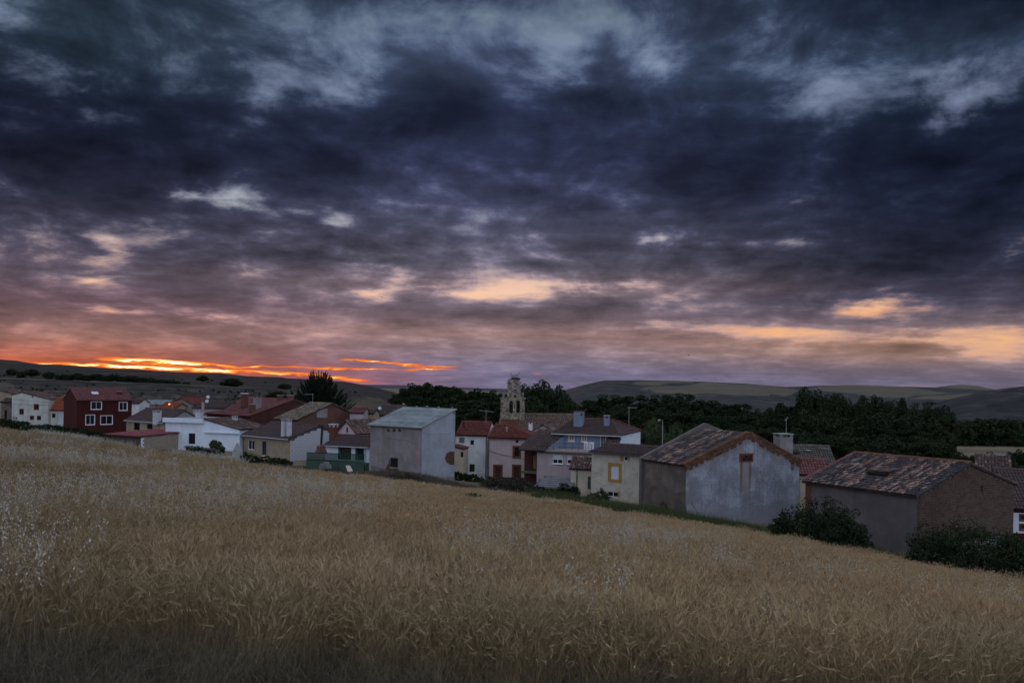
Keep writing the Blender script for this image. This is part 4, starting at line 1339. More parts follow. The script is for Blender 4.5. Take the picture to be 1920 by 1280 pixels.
# --- green and white house with terrace
h = Bld('house', 'white cottage with green window surrounds behind the green terrace', 'house', (610, 855), 108, -20, 'L', other=(692, 855), D=6)
ze = h.hit('F', 610, 833.5)[1]
gable_house(h, ze, zat(640, 817, 110.8), WHITE2, BROWN, gut=EAVE, over=0.4,
            wins={'F': [(637, 840.5, 656, 858, dict(frame=FRAME_B, fw=0.06, surround=SURR_G, sw=0.2, shutter=(FRAME_B, 1.0))), (669, 842.5, 680, 859, dict(frame=SURR_G, fw=0.06, surround=SURR_G, sw=0.2))]})
zpl = h.hit('F', 650, 865)[1]
h.fbox('F', 'plinth', GREENW, -0.02, h.W + 0.02, h.z0, zpl, 0.003, 0.06)
h.pipe('F', 686, 841, 876, EAVE)
h = Bld('brick_chimney', 'red brick chimney with a grey cap between the block house and the white cottage', 'chimney', (617, 815), 110, -30, 'L', W=0.85, D=0.85)
zt, zb_ = zat(622, 800, 110), zat(622, 826, 110)
b = Buf()
b.boxf(h.O, h.e, h.n, UP, 0, 0.85, 0, 0.85, zb_ - 3.0, zt)
b.build('stack', BRICKR, h.ob)
b = Buf()
b.boxf(h.O, h.e, h.n, UP, -0.1, 0.95, -0.1, 0.95, zt + 0.3, zt + 0.42)
for i in (0, 0.65):
    for j in (0, 0.65):
        b.boxf(h.O, h.e, h.n, UP, i, i + 0.2, j, j + 0.2, zt + 0.002, zt + 0.298)
b.build('cap', BLOCK, h.ob)
h = Bld('terrace_fence', 'dark green slatted terrace railing on a greenish wall before the white cottage', 'fence', (574, 870), 103, -14, 'L', other=(683, 870), D=0.3)
z1, z0_ = h.hit('F', 630, 849.5)[1], h.hit('F', 630, 865)[1]
b = Buf()
b.boxf(h.O, h.e, h.n, UP, 0, h.W, 0.0, 0.3, h.z0 - 1, z0_ - 0.02)
b.build('retaining_wall', GREENW, h.ob)
b = Buf()
b.boxf(h.O, h.e, h.n, UP, 0, h.W, 0.1, 0.2, z1 - 0.09, z1)
b.build('top_rail', SURR_G, h.ob)
b = Buf()
b.boxf(h.O, h.e, h.n, UP, 0, h.W, 0.1, 0.2, z0_ + 0.06, z0_ + 0.14)
b.build('bottom_rail', SURR_G, h.ob)
n = int(h.W / 0.15)
bm_ = bpy.data.meshes.new('slat')
t = Buf()
t.box(-0.05, 0.05, -0.015, 0.015, 0, z1 - z0_ - 0.02)
bm_.from_pydata(t.v, [], t.f)
bm_.materials.append(SURR_G)
for i in range(n):
    o_ = bpy.data.objects.new('slat', bm_)
    COL.objects.link(o_)
    o_.parent = h.ob
    q = h.w(0.08 + i * 0.15, 0.08, z0_) - ORG[h.ob.name]
    o_.matrix_local = Matrix.Translation(q) @ Matrix.Rotation(math.radians(-14), 4, 'Z')

# --- pink gabled cottage and roofs behind it
h = Bld('cottage', 'pink gabled cottage with old striped tile roof behind the white cottage', 'house', (633.5, 812), 118, -40, 'L', other=(668.5, 815), D=5.2, base=2.0)
sr, zr = h.hit('F', 650.5, 789.5)
front_gable(h, h.hit('F', 634, 808)[1], zr, PINK, OLD, sr=sr, ze2=h.hit('F', 668, 812)[1], wins={'F': [(650, 801, 652.2, 810, dict(frame=FRAME_B, fw=0.04, mull=False))]})
h = Bld('house', 'pinkish house with a bright orange roof slope behind the pink cottage', 'house', (618, 790), 134, -6, 'L', other=(686, 790), D=9, base=2.0)
sr, zr = h.hit('F', 652, 771.5)
front_gable(h, h.hit('F', 618, 782)[1], zr, PINK, ORANGE, sr=sr, ze2=h.hit('F', 686, 783)[1])
h = Bld('outbuilding', 'small pale outbuilding with a rosy roof between orange roof and satellite dish', 'shed', (656, 786), 128, -4, 'L', other=(681, 786), D=4, base=2.0)
gable_house(h, h.hit('F', 668, 774.5)[1], h.hit('F', 668, 774.5)[1] + 0.75, PINK2, ROSE, over=0.2)
h = Bld('outbuilding', 'low tan outbuilding next to the small pale outbuilding', 'shed', (681.5, 786), 131, -4, 'L', other=(700, 786), D=4, base=2.0)
gable_house(h, h.hit('F', 690, 776)[1], h.hit('F', 690, 776)[1] + 0.6, TAN, OLD, over=0.2)
h = Bld('house', 'dark-roofed house under the round white satellite dish', 'house', (694, 790), 140, -25, 'L', other=(738, 790), D=8, base=2.0)
gable_house(h, h.hit('F', 710, 778)[1], h.hit('F', 710, 778)[1] + 1.5, GREYP, dict(m=T_BROWN, chan=CHAN_B))

# --- grey sheet-roofed barn
h = Bld('barn', 'grey rendered barn with a corrugated grey sheet roof, standing in the field edge', 'barn', (791, 850), 95, -36, 'R', other=(694, 850), D=3.9)
ze = h.hit('F', 791, 802)[1]
k = uv(853, 820)[0]
cr_ = h.O + h.e * h.W
h.D = (k * cr_.y - cr_.x) / (h.n.x - k * h.n.y)
zh_ = P(853, 769, (cr_ + h.n * h.D).y).z
BARN_L = mat('barn_brownish_render', (0.275, 0.245, 0.255), (0.215, 0.19, 0.195), 0.7, 8, 0.95, 0.3, 9, streak=0.5, dirt=(0.18, 0.155, 0.15), dirt_amt=0.5)
BARN_R = mat('barn_pale_render', (0.36, 0.38, 0.44), (0.30, 0.315, 0.36), 0.7, 8, 0.95, 0.3, 9, streak=0.35, dirt=(0.26, 0.25, 0.27), dirt_amt=0.5)
GREYBARN = h
h.wall('F', ze, BARN_L, wins=[(731, 858, 746, 876, dict(frame=FRAME_B, fw=0.07, pane=HOLE, kind='opening', mull=False))])
pr = [(0, ze), (h.D, zh_)]
h.wall('R', pr, BARN_R)
h.wall('L', pr, BARN_L)
h.wall('B', zh_, BARN_L)
sl = (zh_ - ze) / h.D
roof(h, [h.w(-0.35, -0.35, ze - 0.35 * sl + 0.1), h.w(h.W + 0.12, -0.35, ze - 0.35 * sl + 0.1), h.w(h.W + 0.12, h.D + 0.2, zh_ + 0.2 * sl + 0.1), h.w(-0.35, h.D + 0.2, zh_ + 0.2 * sl + 0.1)], style='sheet', m=ASB, chan=GREYP, sp=0.30, rise=0.055, thick=0.08)
o, a, nrm = h.face('F')
for px in (728, 739, 749.5):                                   # triangular tile vents under the eave
    s_, z_ = h.hit('F', px, 807.5)
    b = Buf()
    q = lambda x, z, u_: o + a * x + UP * z + nrm * u_
    for (tri, u0, u1) in (([(s_ - 0.24, z_ - 0.01), (s_ + 0.24, z_ - 0.01), (s_, z_ + 0.30)], 0.002, 0.03),):
        f_ = [q(x, z, u1) for x, z in tri]
        g_ = [q(x, z, u0) for x, z in tri]
        b.poly(f_)
        for i in range(3):
            j = (i + 1) % 3
            b.poly([f_[i], g_[i], g_[j], f_[j]])
    vo = b.build('vent', HOLE, h.ob)
    b = Buf()
    b.boxf(o, a, UP, nrm, s_ - 0.3, s_ + 0.3, z_ - 0.07, z_ - 0.012, 0.0, 0.05)
    sub(b.build('sill', MUDRED, h.ob), vo)
def blotch(bld, f, pts, m, name, out=0.012, n=28, rough_=0.12, seed=1):
    """a patch of different render with its own ragged outline, a thin skin on the wall"""
    o, a, nrm = bld.face(f)
    r = random.Random(seed)
    cs, cz = sum(p[0] for p in pts) / len(pts), sum(p[1] for p in pts) / len(pts)
    ring = []
    m_ = len(pts)
    for i in range(m_):
        p0, p1 = pts[i], pts[(i + 1) % m_]
        for k in range(max(1, n // m_)):
            t_ = k / max(1, n // m_)
            x, z = p0[0] + (p1[0] - p0[0]) * t_, p0[1] + (p1[1] - p0[1]) * t_
            s_ = 1 + r.uniform(-1, 1) * rough_
            ring.append((cs + (x - cs) * s_, cz + (z - cz) * s_))
    b = Buf()
    b.poly([o + a * x + UP * z + nrm * out for x, z in ring])
    for i in range(len(ring)):
        j = (i + 1) % len(ring)
        b.poly([o + a * ring[i][0] + UP * ring[i][1] + nrm * out, o + a * ring[i][0] + UP * ring[i][1], o + a * ring[j][0] + UP * ring[j][1], o + a * ring[j][0] + UP * ring[j][1] + nrm * out])
    return b.build(name, m, bld.ob)
def on(bld, f, pts):
    return [bld.hit(f, *p) for p in pts]
RUSTMUD = mat('exposed_red_mud', (0.115, 0.06, 0.045), (0.085, 0.048, 0.04), 1.5, 7, 1, 0.4, 8)
blotch(h, 'F', on(h, 'F', [(722, 881), (728, 868), (731, 860), (731.3, 882)]), RUSTMUD, 'bare_patch', seed=3)
blotch(h, 'F', on(h, 'F', [(728, 882), (748, 884), (748, 878), (730, 877.5)]), RUSTMUD, 'bare_patch', seed=4)
blotch(h, 'R', on(h, 'R', [(834, 859), (837, 850), (843, 846.5), (852, 846), (852, 871.5), (843, 870.5), (837, 866)]), RUSTMUD, 'bare_patch', seed=5, rough_=0.03)
blotch(h, 'R', on(h, 'R', [(795, 899), (812, 895), (830, 894), (852, 893), (852, 905), (796, 903)]), STONE, 'bare_footing', seed=6, rough_=0.06)
blotch(h, 'R', on(h, 'R', [(850, 769), (852.5, 768), (852.5, 777), (850.5, 777)]), RUSTMUD, 'bare_patch', seed=7)
stone_mesh = []
for v in range(4):
    bm = bmesh.new()
    bmesh.ops.create_icosphere(bm, subdivisions=1, radius=0.5)
    rr = random.Random(40 + v)
    for vv in bm.verts:
        vv.co *= rr.uniform(0.7, 1.15)
        vv.co.z *= 0.6
    me = bpy.data.meshes.new('stone')
    bm.to_mesh(me)
    bm.free()
    me.materials.append(STONE)
    stone_mesh.append(me)
def put_stone(loc, size, label, group, rot=0.0):
    o = bpy.data.objects.new('stone', random.choice(stone_mesh))
    COL.objects.link(o)
    o.location = loc
    o.scale = (size, size * 0.8, size * 0.7)
    o.rotation_euler = (random.uniform(-0.2, 0.2), random.uniform(-0.2, 0.2), rot or random.uniform(0, 6))
    tag(o, label, 'stone', group)
    return o
for (px, py) in ((781, 763), (801, 763), (822, 764), (848, 765), (826, 774), (810, 785), (790, 797), (757, 758), (746, 763), (738, 770), (730, 776)):
    k = uv(px, py)
    # where the sight line meets the sheet roof
    p0 = h.w(0, 0, ze + 0.2)
    nn = plane_axes([h.w(0, 0, ze), h.w(1, 0, ze), h.w(1, h.D, zh_), h.w(0, h.D, zh_)])[2]
    dirv = Vector((k[0], 1, k[1]))
    tt = (p0 - Vector((0, 0, EYE))).dot(nn) / dirv.dot(nn)
    q = Vector((0, 0, EYE)) + dirv * tt
    put_stone(q + UP * 0.06, random.uniform(0.28, 0.5), 'weight stone lying on the grey corrugated barn roof', 'stones holding down the corrugated roof')

# --- church
h = Bld('church', 'stone church with weathered tile roof and twin-arched bell gable', 'church', (944, 815), 146, 6, 'L', other=(1102, 815), D=13, base=-1)
zr = zat(1020, 777.5, 152.5)
ze = zr - 3.0
r1, r2 = gable_house(h, ze, zr, CHSTONE, dict(m=T_CHURCH, chan=CHAN, sp=0.36, ln=0.6, jit=0.05), over=0.4)
sl = (zr - ze) / 6.5
roof(h, [h.w(-0.2, 0.3, ze + 0.3 * sl + 0.2), h.w(2.6, 0.3, ze + 0.3 * sl + 0.2), h.w(3.6, 6.5, zr + 0.2), h.w(-0.2, 6.5, zr + 0.2)], m=T_RED, chan=CHAN_R, sp=0.33, ln=0.5, thick=0.04, name='relaid_roof')
# bell gable, built of upright strips that follow arches and pediment
g = Bld('church', 'x', 'x', (939.5, 770), 150, 4, 'L', other=(984, 770), D=1.1, base=0)
bpy.data.objects.remove(g.ob)
g.ob = h.ob
def gp(px, py):
    return g.hit('F', px, py)
topf = [gp(*q) for q in ((939.5, 748), (947, 747.5), (951, 744), (951.8, 736), (952, 720.5), (959, 716.5), (966, 712.5), (970, 715), (976, 720), (976, 737), (977.5, 744), (981, 747.5), (984, 748))]
arches = [(gp(955, 762)[0], gp(962, 762)[0], gp(958, 775)[1], gp(958, 754)[1]), (gp(968.2, 762)[0], gp(975.2, 762)[0], gp(971, 774)[1], gp(971, 754)[1]), (gp(963.2, 735)[0], gp(968.3, 735)[0], gp(966, 745)[1], gp(966, 729)[1])]
b = Buf()
o, a, nrm = g.face('F')
xs = sorted(set([p[0] for p in topf] + [x for (x0, x1, _, _) in arches for x in np.linspace(x0, x1, 11)]))
xs = [x for i, x in enumerate(xs) if i == 0 or x - xs[i - 1] > 1e-4]
def tz(x):
    return float(np.interp(x, [p[0] for p in topf], [p[1] for p in topf]))
zbase = 4.0
for i in range(len(xs) - 1):
    xa, xb = xs[i] + 1e-5, xs[i + 1] - 1e-5
    segs = [[(zbase, zbase), (tz(xa), tz(xb))]]
    for (x0, x1, zlo, zsp) in sorted(arches, key=lambda q: q[2]):
        if x0 - 1e-4 <= xa and xb <= x1 + 1e-4:
            r_ = (x1 - x0) / 2
            c_ = (x0 + x1) / 2
            ah = lambda x: zsp + math.sqrt(max(r_ * r_ - (x - c_) ** 2, 0))
            last = segs.pop()
            segs += [[last[0], (zlo, zlo)], [(ah(xa), ah(xb)), last[1]]]
    for (lo, hi) in segs:
        n0 = len(b.v)
        for (x, zl0, zh0) in ((xs[i], lo[0], hi[0]), (xs[i + 1], lo[1], hi[1])):
            for u_ in (0.0, -1.1):
                for z in (zl0, zh0):
                    b.v.append(tuple(o + a * x + UP * z + nrm * u_))
        b.f += [tuple(n0 + k for k in q) for q in ((0, 4, 5, 1), (2, 3, 7, 6), (1, 5, 7, 3), (0, 2, 6, 4))]
        if True:
            b.f += [tuple(n0 + k for k in q) for q in ((0, 1, 3, 2), (4, 6, 7, 5))]
bg_o = b.build('bell_gable', CHSTONE, h.ob)
b = Buf()
s0, z0_ = gp(938, 748)
s1, _ = gp(985.5, 748)
zc0, zc1 = gp(960, 748)[1], gp(960, 745.3)[1]
for (x0, x1) in ((s0, arches[2][0] - 0.9), (arches[2][1] + 0.9, s1)):
    b.boxf(o, a, UP, nrm, x0, x1, zc0, zc1, -1.25, 0.15)
sub(b.build('cornice', CHSTONE, h.ob), bg_o)
b = Buf()
s0, z0_ = gp(950.5, 719)
sm_, zm_ = gp(966, 711)
s1, z1_ = gp(977.5, 719)
for (xa, za, xb, zb2) in ((s0, z0_, sm_, zm_), (sm_, zm_, s1, z1_)):
    n0 = len(b.v)
    for (x, z) in ((xa, za), (xb, zb2)):
        for u_ in (0.18, -1.28):
            for dz_ in (0.0, 0.22):
                b.v.append(tuple(o + a * x + UP * (z + dz_) + nrm * u_))
    b.f += [tuple(n0 + k for k in q) for q in ((0, 4, 5, 1), (2, 3, 7, 6), (1, 5, 7, 3), (0, 2, 6, 4), (0, 1, 3, 2), (4, 6, 7, 5))]
sub(b.build('pediment', CHSTONE, h.ob), bg_o)
for (px, py) in ((944.5, 745.3), (980, 745.3), (955.2, 719)):
    x, z = gp(px, py)
    q = o + a * x - nrm * 0.55
    b = Buf()
    b.lathe((q.x, q.y, z), [(0.30, 0), (0.30, 0.18), (0.16, 0.28), (0.30, 0.5), (0.34, 0.7), (0.20, 0.9), (0.05, 1.0), (0.0, 1.02)], 10)
    sub(b.build('finial', CHSTONE, h.ob, smooth=True), bg_o)
BELLM = mat('bronze_bell', (0.05, 0.055, 0.05), (0.035, 0.045, 0.04), 3, 4, 0.6, 0)
for (x0, x1, zlo, zsp) in arches:
    q = o + a * ((x0 + x1) / 2) - nrm * 0.55
    rr = (x1 - x0) * 0.36
    b = Buf()
    b.lathe((q.x, q.y, zsp - rr * 1.6), [(rr, 0), (rr * 0.9, rr * 0.25), (rr * 0.62, rr * 0.9), (rr * 0.55, rr * 1.5), (rr * 0.25, rr * 1.8), (0.0, rr * 1.85)], 12)
    sub(b.build('bell', BELLM, h.ob, smooth=True), bg_o)
# stork nest and storks
xn, zn = gp(967, 712)
q = o + a * xn - nrm * 0.55
nest_c = Vector((q.x, q.y, zn + 0.25))
b = Buf()
rr = random.Random(5)
for i in range(170):
    an, r_ = rr.uniform(0, 6.28), rr.uniform(0.35, 0.85)
    p = nest_c + Vector((math.cos(an) * r_, math.sin(an) * r_, rr.uniform(-0.28, 0.22)))
    d = Vector((-math.sin(an) + rr.uniform(-.5, .5), math.cos(an) + rr.uniform(-.5, .5), rr.uniform(-0.25, 0.25))) * rr.uniform(0.25, 0.45)
    b.tube([p - d, p + d], 0.022, 3, cap=False)
b.lathe((nest_c.x, nest_c.y, nest_c.z - 0.3), [(0.25, 0), (0.75, 0.15), (0.8, 0.4), (0.4, 0.36), (0.0, 0.3)], 14)
tag(b.build('stork_nest', mat('dry_sticks', (0.10, 0.08, 0.06), (0.06, 0.05, 0.04), 6, 4, 1, 0), origin=nest_c), 'wide stick nest on top of the church bell gable', 'nest')
STORK = mat('stork_plumage', (0.30, 0.30, 0.31), (0.06, 0.06, 0.065), 1.2, 3, 0.9, 0)
def stork(dx, face, up, label):
    c = nest_c + Vector((dx, 0, 0.12))
    b = Buf()
    s = face
    b.tube([c + Vector((-0.42 * s, 0, up + 0.42)), c + Vector((-0.25 * s, 0, up + 0.50)), c + Vector((0.0, 0, up + 0.56)), c + Vector((0.2 * s, 0, up + 0.60)), c + Vector((0.30 * s, 0, up + 0.74)), c + Vector((0.29 * s, 0, up + 0.92)),
            c + Vector((0.36 * s, 0, up + 1.02)), c + Vector((0.46 * s, 0, up + 1.0)), c + Vector((0.72 * s, 0, up + 0.93))], [0.02, 0.12, 0.17, 0.12, 0.055, 0.045, 0.06, 0.035, 0.008], 8)
    for lg in (-0.05, 0.05):
        b.tube([c + Vector((-0.03 * s, lg, up + 0.45)), c + Vector((-0.06 * s, lg, up + 0.22)), c + Vector((0.0, lg, -0.02))], [0.025, 0.014, 0.014], 5)
    tag(b.build('stork', STORK, smooth=True, origin=c), label, 'bird')
stork(0.25, 1, 0.0, 'stork standing at the higher side of the nest facing away from the sunset')
stork(-0.55, -1, -0.12, 'stork at the other rim of the nest, facing the sunset')

# --- white and pink houses below the church
h = Bld('house', 'white house with red tile roof squeezed beside the grey barn', 'house', (853.5, 860), 112, -8, 'L', other=(913, 860), D=8)
zr = zat(890, 792.5, 116)
gable_house(h, h.hit('F', 880, 815.5)[1], zr, WHITE, RED, over=0.3, rake=0.0,
            wins={'F': [(861, 820, 871, 830, dict(frame=FRAME_B, fw=0.06, pane=GREYP)), (882, 825, 888.6, 833.4, WD), (880, 869.7, 890, 884, WD)]})
stovepipe(h, 869.7, 791, 802, 113.8, 0.12)
h.pipe('F', 912, 817, 896, BLACKM, 0.06)
h = Bld('outbuilding', 'narrow beige outbuilding in the gap between grey barn and white house', 'shed', (846, 870), 108, -8, 'L', other=(869.5, 870), D=3)
h.wall('F', [(0, h.hit('F', 846, 836)[1]), (h.W, h.hit('F', 869, 842)[1])], CREAM, wins=[(863.6, 847, 868.6, 857, WD)])
h.wall('R', h.hit('F', 869, 842)[1], CREAM)
zL, zR2 = h.hit('F', 846, 836)[1], h.hit('F', 869, 842)[1]
roof(h, [h.w(h.W + 0.1, -0.1, zR2 + 0.08), h.w(h.W + 0.1, 3, zR2 + 0.08), h.w(0, 3, zL + 0.08), h.w(0, -0.1, zL + 0.08)], **RED)
h = Bld('house', 'pink house with brown door and window surrounds under a red hipped roof', 'house', (915, 860), 108, -6, 'L', other=(1009, 860), D=9)
ze = h.hit('F', 960, 821)[1]
BW = dict(frame=FRAME_B, fw=0.08, surround=SURR_B, sw=0.26, sbot=False)
h.wall('F', ze, PINK, wins=[(966.7, 824.5, 972, 830, WD), (964, 838.5, 974, 856, dict(frame=FRAME_B, fw=0.08, surround=SURR_B, sw=0.22)), (928, 874, 939, 897, dict(**BW, kind='door', pane=MAROON)), (963.5, 874, 974, 897, dict(**BW, kind='door', pane=MAROON))])
for f_ in 'LRB':
    h.wall(f_, ze, PINK)
h.fbox('F', 'cornice', CREAM, -0.05, h.W + 0.1, ze - 0.18, ze + 0.02, 0.003, 0.22)
h.fbox('F', 'plinth', MAROON, 0.0, h.W, h.z0, h.hit('F', 960, 894.5)[1], 0.003, 0.05)
zp = zat(936, 796, 112.5)
o1, a1_, n1_ = h.face('F')
k = uv(931, 796)[0]
ob_ = h.O + h.n * 4.5
sA = (k * ob_.y - ob_.x) / (h.e.x - k * h.e.y)
ov = 0.35
zo = ze - ov * (zp - ze) / 4.5 + 0.14
r1 = roof(h, [h.w(-0.05, -ov, zo), h.w(h.W + ov, -ov, zo), h.w(sA + 1.0, 4.5, zp + 0.1), h.w(sA, 4.5, zp + 0.1)], m=T_RED, chan=CHAN_R)
r2 = roof(h, [h.w(h.W + ov, -ov, zo), h.w(h.W + ov, 9.3, zo), h.w(sA + 1.0, 4.6, zp + 0.1)], m=T_RED, chan=CHAN_R)
r3 = roof(h, [h.w(h.W + ov, 9.3, zo), h.w(-0.05, 9.3, zo), h.w(sA, 4.6, zp + 0.1), h.w(sA + 1.0, 4.6, zp + 0.1)], m=T_RED, chan=CHAN_R)
r4 = roof(h, [h.w(-0.05, 9.3, zo), h.w(-0.05, -ov, zo), h.w(sA, 4.5, zp + 0.1)], m=T_RED, chan=CHAN_R)
ridge_caps(h, h.w(h.W + ov, -ov, zo + 0.05), h.w(sA + 1.0, 4.5, zp + 0.15), T_RED, r1)
ridge_caps(h, h.w(-0.05, -ov, zo + 0.05), h.w(sA, 4.5, zp + 0.15), T_RED, r1)
stovepipe(h, 950, 800, 813, 109.5, 0.12, METAL)
h.pipe('F', 917, 822, 896, BLACKM, 0.05)
h = Bld('house', 'old white house with worn tiles between pink house and church', 'house', (996, 820), 119, -14, 'L', other=(1040, 822), D=7, base=1.0)
sr, zr = h.hit('F', 1018, 797.5)
front_gable(h, h.hit('F', 996, 809)[1], zr, WHITE, OLD, sr=sr, ze2=h.hit('F', 1040, 811)[1])
chimney(h, (991, 790, 998, 808), 118, WHITE, capm=T_RED)
h = Bld('house', 'low house with worn brown tiles in front of the old white house', 'house', (1000, 835), 112, -14, 'L', other=(1036, 835), D=6, base=1.0)
gable_house(h, h.hit('F', 1018, 825)[1], h.hit('F', 1018, 825)[1] + 1.2, CREAM, OLD)

# --- blue and pink house with roof terrace
h = Bld('house', 'big pink and blue-grey house with a roof terrace and two chimneys', 'house', (1163, 830), 98, -20, 'R', other=(1046, 830), D=13)
zu = h.hit('F', 1163, 815)[1]
ft = -2.9
sl0, zl0 = h.hit('F', 1007, 848, ft)
sl1 = h.hit('F', 1113, 850, ft)[0]
zl0 = h.hit('F', 1060, 847, ft)[1]
sb = h.hit('F', 1057, 825)[0]
ww = dict(frame=FRAME_W, fw=0.12, pane=CURT, sill=FRAME_W)
h.wall('F', zu, BLUEG, a0=sb, a1=h.W, zb=zl0, wins=[(1065.5, 813.5, 1077, 827, ww), (1089.5, 814.5, 1100.3, 828, ww), (1125, 816, 1135.5, 837.5, dict(frame=FRAME_W, fw=0.12, kind='terrace_door'))], name='upper_wall')
h.wall('R', zu, WHITE2)
h.wall('B', zu, WHITE2)
h.wall('L', zu, BLUEG)
h.wall('F', zl0, PINK2, a0=sl0, a1=sl1, off=ft, wins=[(1036, 852, 1055, 869, dict(frame=FRAME_W, fw=0.07, shutter=(SHUT, 0.55), sill=FRAME_W)), (1063, 853, 1075.6, 869.5, dict(frame=FRAME_W, fw=0.07, shutter=(SHUT, 0.55), sill=FRAME_W, mull=False)), (1020, 892.5, 1042.5, 899, dict(frame=BLACKM, fw=0.05, pane=HOLE))], name='lower_wall')
b = Buf()
for (s_, flip) in ((sl0, 1), (sl1, 0)):
    p = [h.w(s_, ft, h.z0), h.w(s_, 0, h.z0), h.w(s_, 0, zl0), h.w(s_, ft, zl0)]
    b.poly(p if not flip else p[::-1])
b.build('side_wall', PINK2, h.ob)
b = Buf()
b.boxf(h.O, h.e, h.n, UP, sl0 - 0.1, sl1 + 0.1, ft - 0.35, 0.0, zl0 + 0.004, zl0 + 0.2)
b.build('terrace_slab', mat('terrace_edge', (0.33, 0.24, 0.235), (0.27, 0.2, 0.2), 2, 4, 0.9, 0.1), h.ob)
h.fbox('F', 'fascia', DARKEAVE, sl0 - 0.1, sl1 + 0.1, zl0 - 0.14, zl0 + 0.003, 0.003, 0.36, off=ft)
# roof of the upper storey (hipped)
ov = 0.55
t_r = 5.2
zrd = zat(1110, 787.5, 104)
slp = (zrd - zu) / t_r
zo = zu - ov * slp + 0.12
se = h.hit('F', 1037, 808.5)[0]
kk = uv(1146, 786)[0]
bb = h.O + h.n * t_r
sR = (kk * bb.y - bb.x) / (h.e.x - kk * h.e.y)
sLr = (uv(1075, 787)[0] * bb.y - bb.x) / (h.e.x - uv(1075, 787)[0] * h.e.y)
r1 = roof(h, [h.w(se, -ov, zo), h.w(h.W + 0.15, -ov, zo), h.w(sR, t_r, zrd + 0.12), h.w(sLr, t_r, zrd + 0.12)], **BROWN)
r2 = roof(h, [h.w(h.W + 0.15, -ov, zo), h.w(h.W + 0.15, h.D, zo), h.w(sR, t_r + 0.05, zrd + 0.12)], **BROWN)
r3 = roof(h, [h.w(se, h.D, zo), h.w(se, -ov, zo), h.w(sLr, t_r, zrd + 0.12)], **BROWN)
r4 = roof(h, [h.w(h.W + 0.15, h.D, zo), h.w(se, h.D, zo), h.w(sLr, t_r + 0.05, zrd + 0.12), h.w(sR, t_r + 0.05, zrd + 0.12)], **BROWN)
ridge_caps(h, h.w(sLr, t_r, zrd + 0.16), h.w(sR, t_r, zrd + 0.16), T_RED, r1)
ridge_caps(h, h.w(h.W + 0.15, h.D, zo + 0.04), h.w(sR, t_r, zrd + 0.16), T_RED, r2)
h.gutter(h.w(se, -ov - 0.02, zo - 0.02), h.w(h.W + 0.15, -ov - 0.02, zo - 0.02), EAVE)
# lower roof slopes beside the terrace
zs = zu - 0.25
sA_, sB_ = sl0 - 2.2, sb + 0.1
r5 = roof(h, [h.w(sA_, ft - 0.7, zl0 + 0.1), h.w(sl0 + 1.1, ft - 0.7, zl0 + 0.1), h.w(sB_, -0.2, zs), h.w(sA_ + 0.4, -0.2, zs)], **BROWN)
b = Buf()
b.poly([h.w(sl0 + 1.15, ft - 0.55, zl0 + 0.21), h.w(sB_ + 0.05, -0.05, zl0 + 0.21), h.w(sB_ + 0.05, -0.15, zs - 0.05)])
b.build('cheek_wall', BLUEG, h.ob)
s_a, s_b = h.hit('F', 1136, 838)[0], h.W + 0.12
r6 = roof(h, [h.w(s_a - 0.4, ft - 0.5, zl0 + 0.12), h.w(s_b, ft - 0.5, zl0 + 0.12), h.w(s_b, -0.05, zu - 0.35), h.w(s_a + 0.25, -0.05, zu - 0.35)], **BROWN)
b = Buf()
b.poly([h.w(s_b - 0.12, ft - 0.3, h.z0), h.w(s_b - 0.12, 0.0, h.z0), h.w(s_b - 0.12, 0.0, zu - 0.4), h.w(s_b - 0.12, ft - 0.3, zl0)])
b.build('side_wall', WHITE2, h.ob)
# annex with ochre door
s_0, s_1 = h.hit('F', 983, 870, ft + 1.6)[0], sl0 + 0.02
zx = h.hit('F', 995, 842, ft + 1.6)[1]
h.wall('F', zx, MAROON, a0=s_0, a1=s_1, off=ft + 1.6, wins=[(997.5, 851, 1005.5, 879.5, dict(frame=FRAME_B, fw=0.06, pane=WOODY, kind='door', panename='panel', mull=False))], name='annex_wall')
h.fbox('F', 'balcony', mat('stained_concrete', (0.13, 0.115, 0.08), (0.09, 0.08, 0.06), 2, 5, 1, 0.2), s_0 - 0.1, s_1 - 0.02, h.hit('F', 995, 884)[1], h.hit('F', 995, 880)[1], 0.003, 0.9, off=ft + 1.6)
# railing
b = Buf()
rz = zl0 + 1.05
for i in range(9):
    s_ = sl0 + 0.6 + (sl1 - sl0 - 0.8) * i / 8
    q = h.w(s_, ft - 0.2, 0)
    b.tube([(q.x, q.y, zl0 + 0.2), (q.x, q.y, rz)], 0.02, 5)
for zz in (rz, rz - 0.4):
    b.tube([h.w(sl0 + 0.6, ft - 0.2, zz), h.w(sl1 - 0.2, ft - 0.2, zz)], 0.018, 5)
b.build('railing', BLACKM, h.ob)
c1 = chimney(h, (1076, 770, 1095, 792), 102.4, BLUEG, capm=T_RED, th=-20, style='plain')
b = Buf()
q = P(1090, 777, 101.5)
b.lathe((q.x, q.y - 0.05, q.z), [(0.14, 0.0), (0.14, 0.08), (0.0, 0.081)], 12, axis=Vector((0.1, -1, 0)))
sub(b.build('flue_hole', HOLE, h.ob), c1)
chimney(h, (1132.5, 778, 1143, 791), 101.6, BLUEG, th=-20)
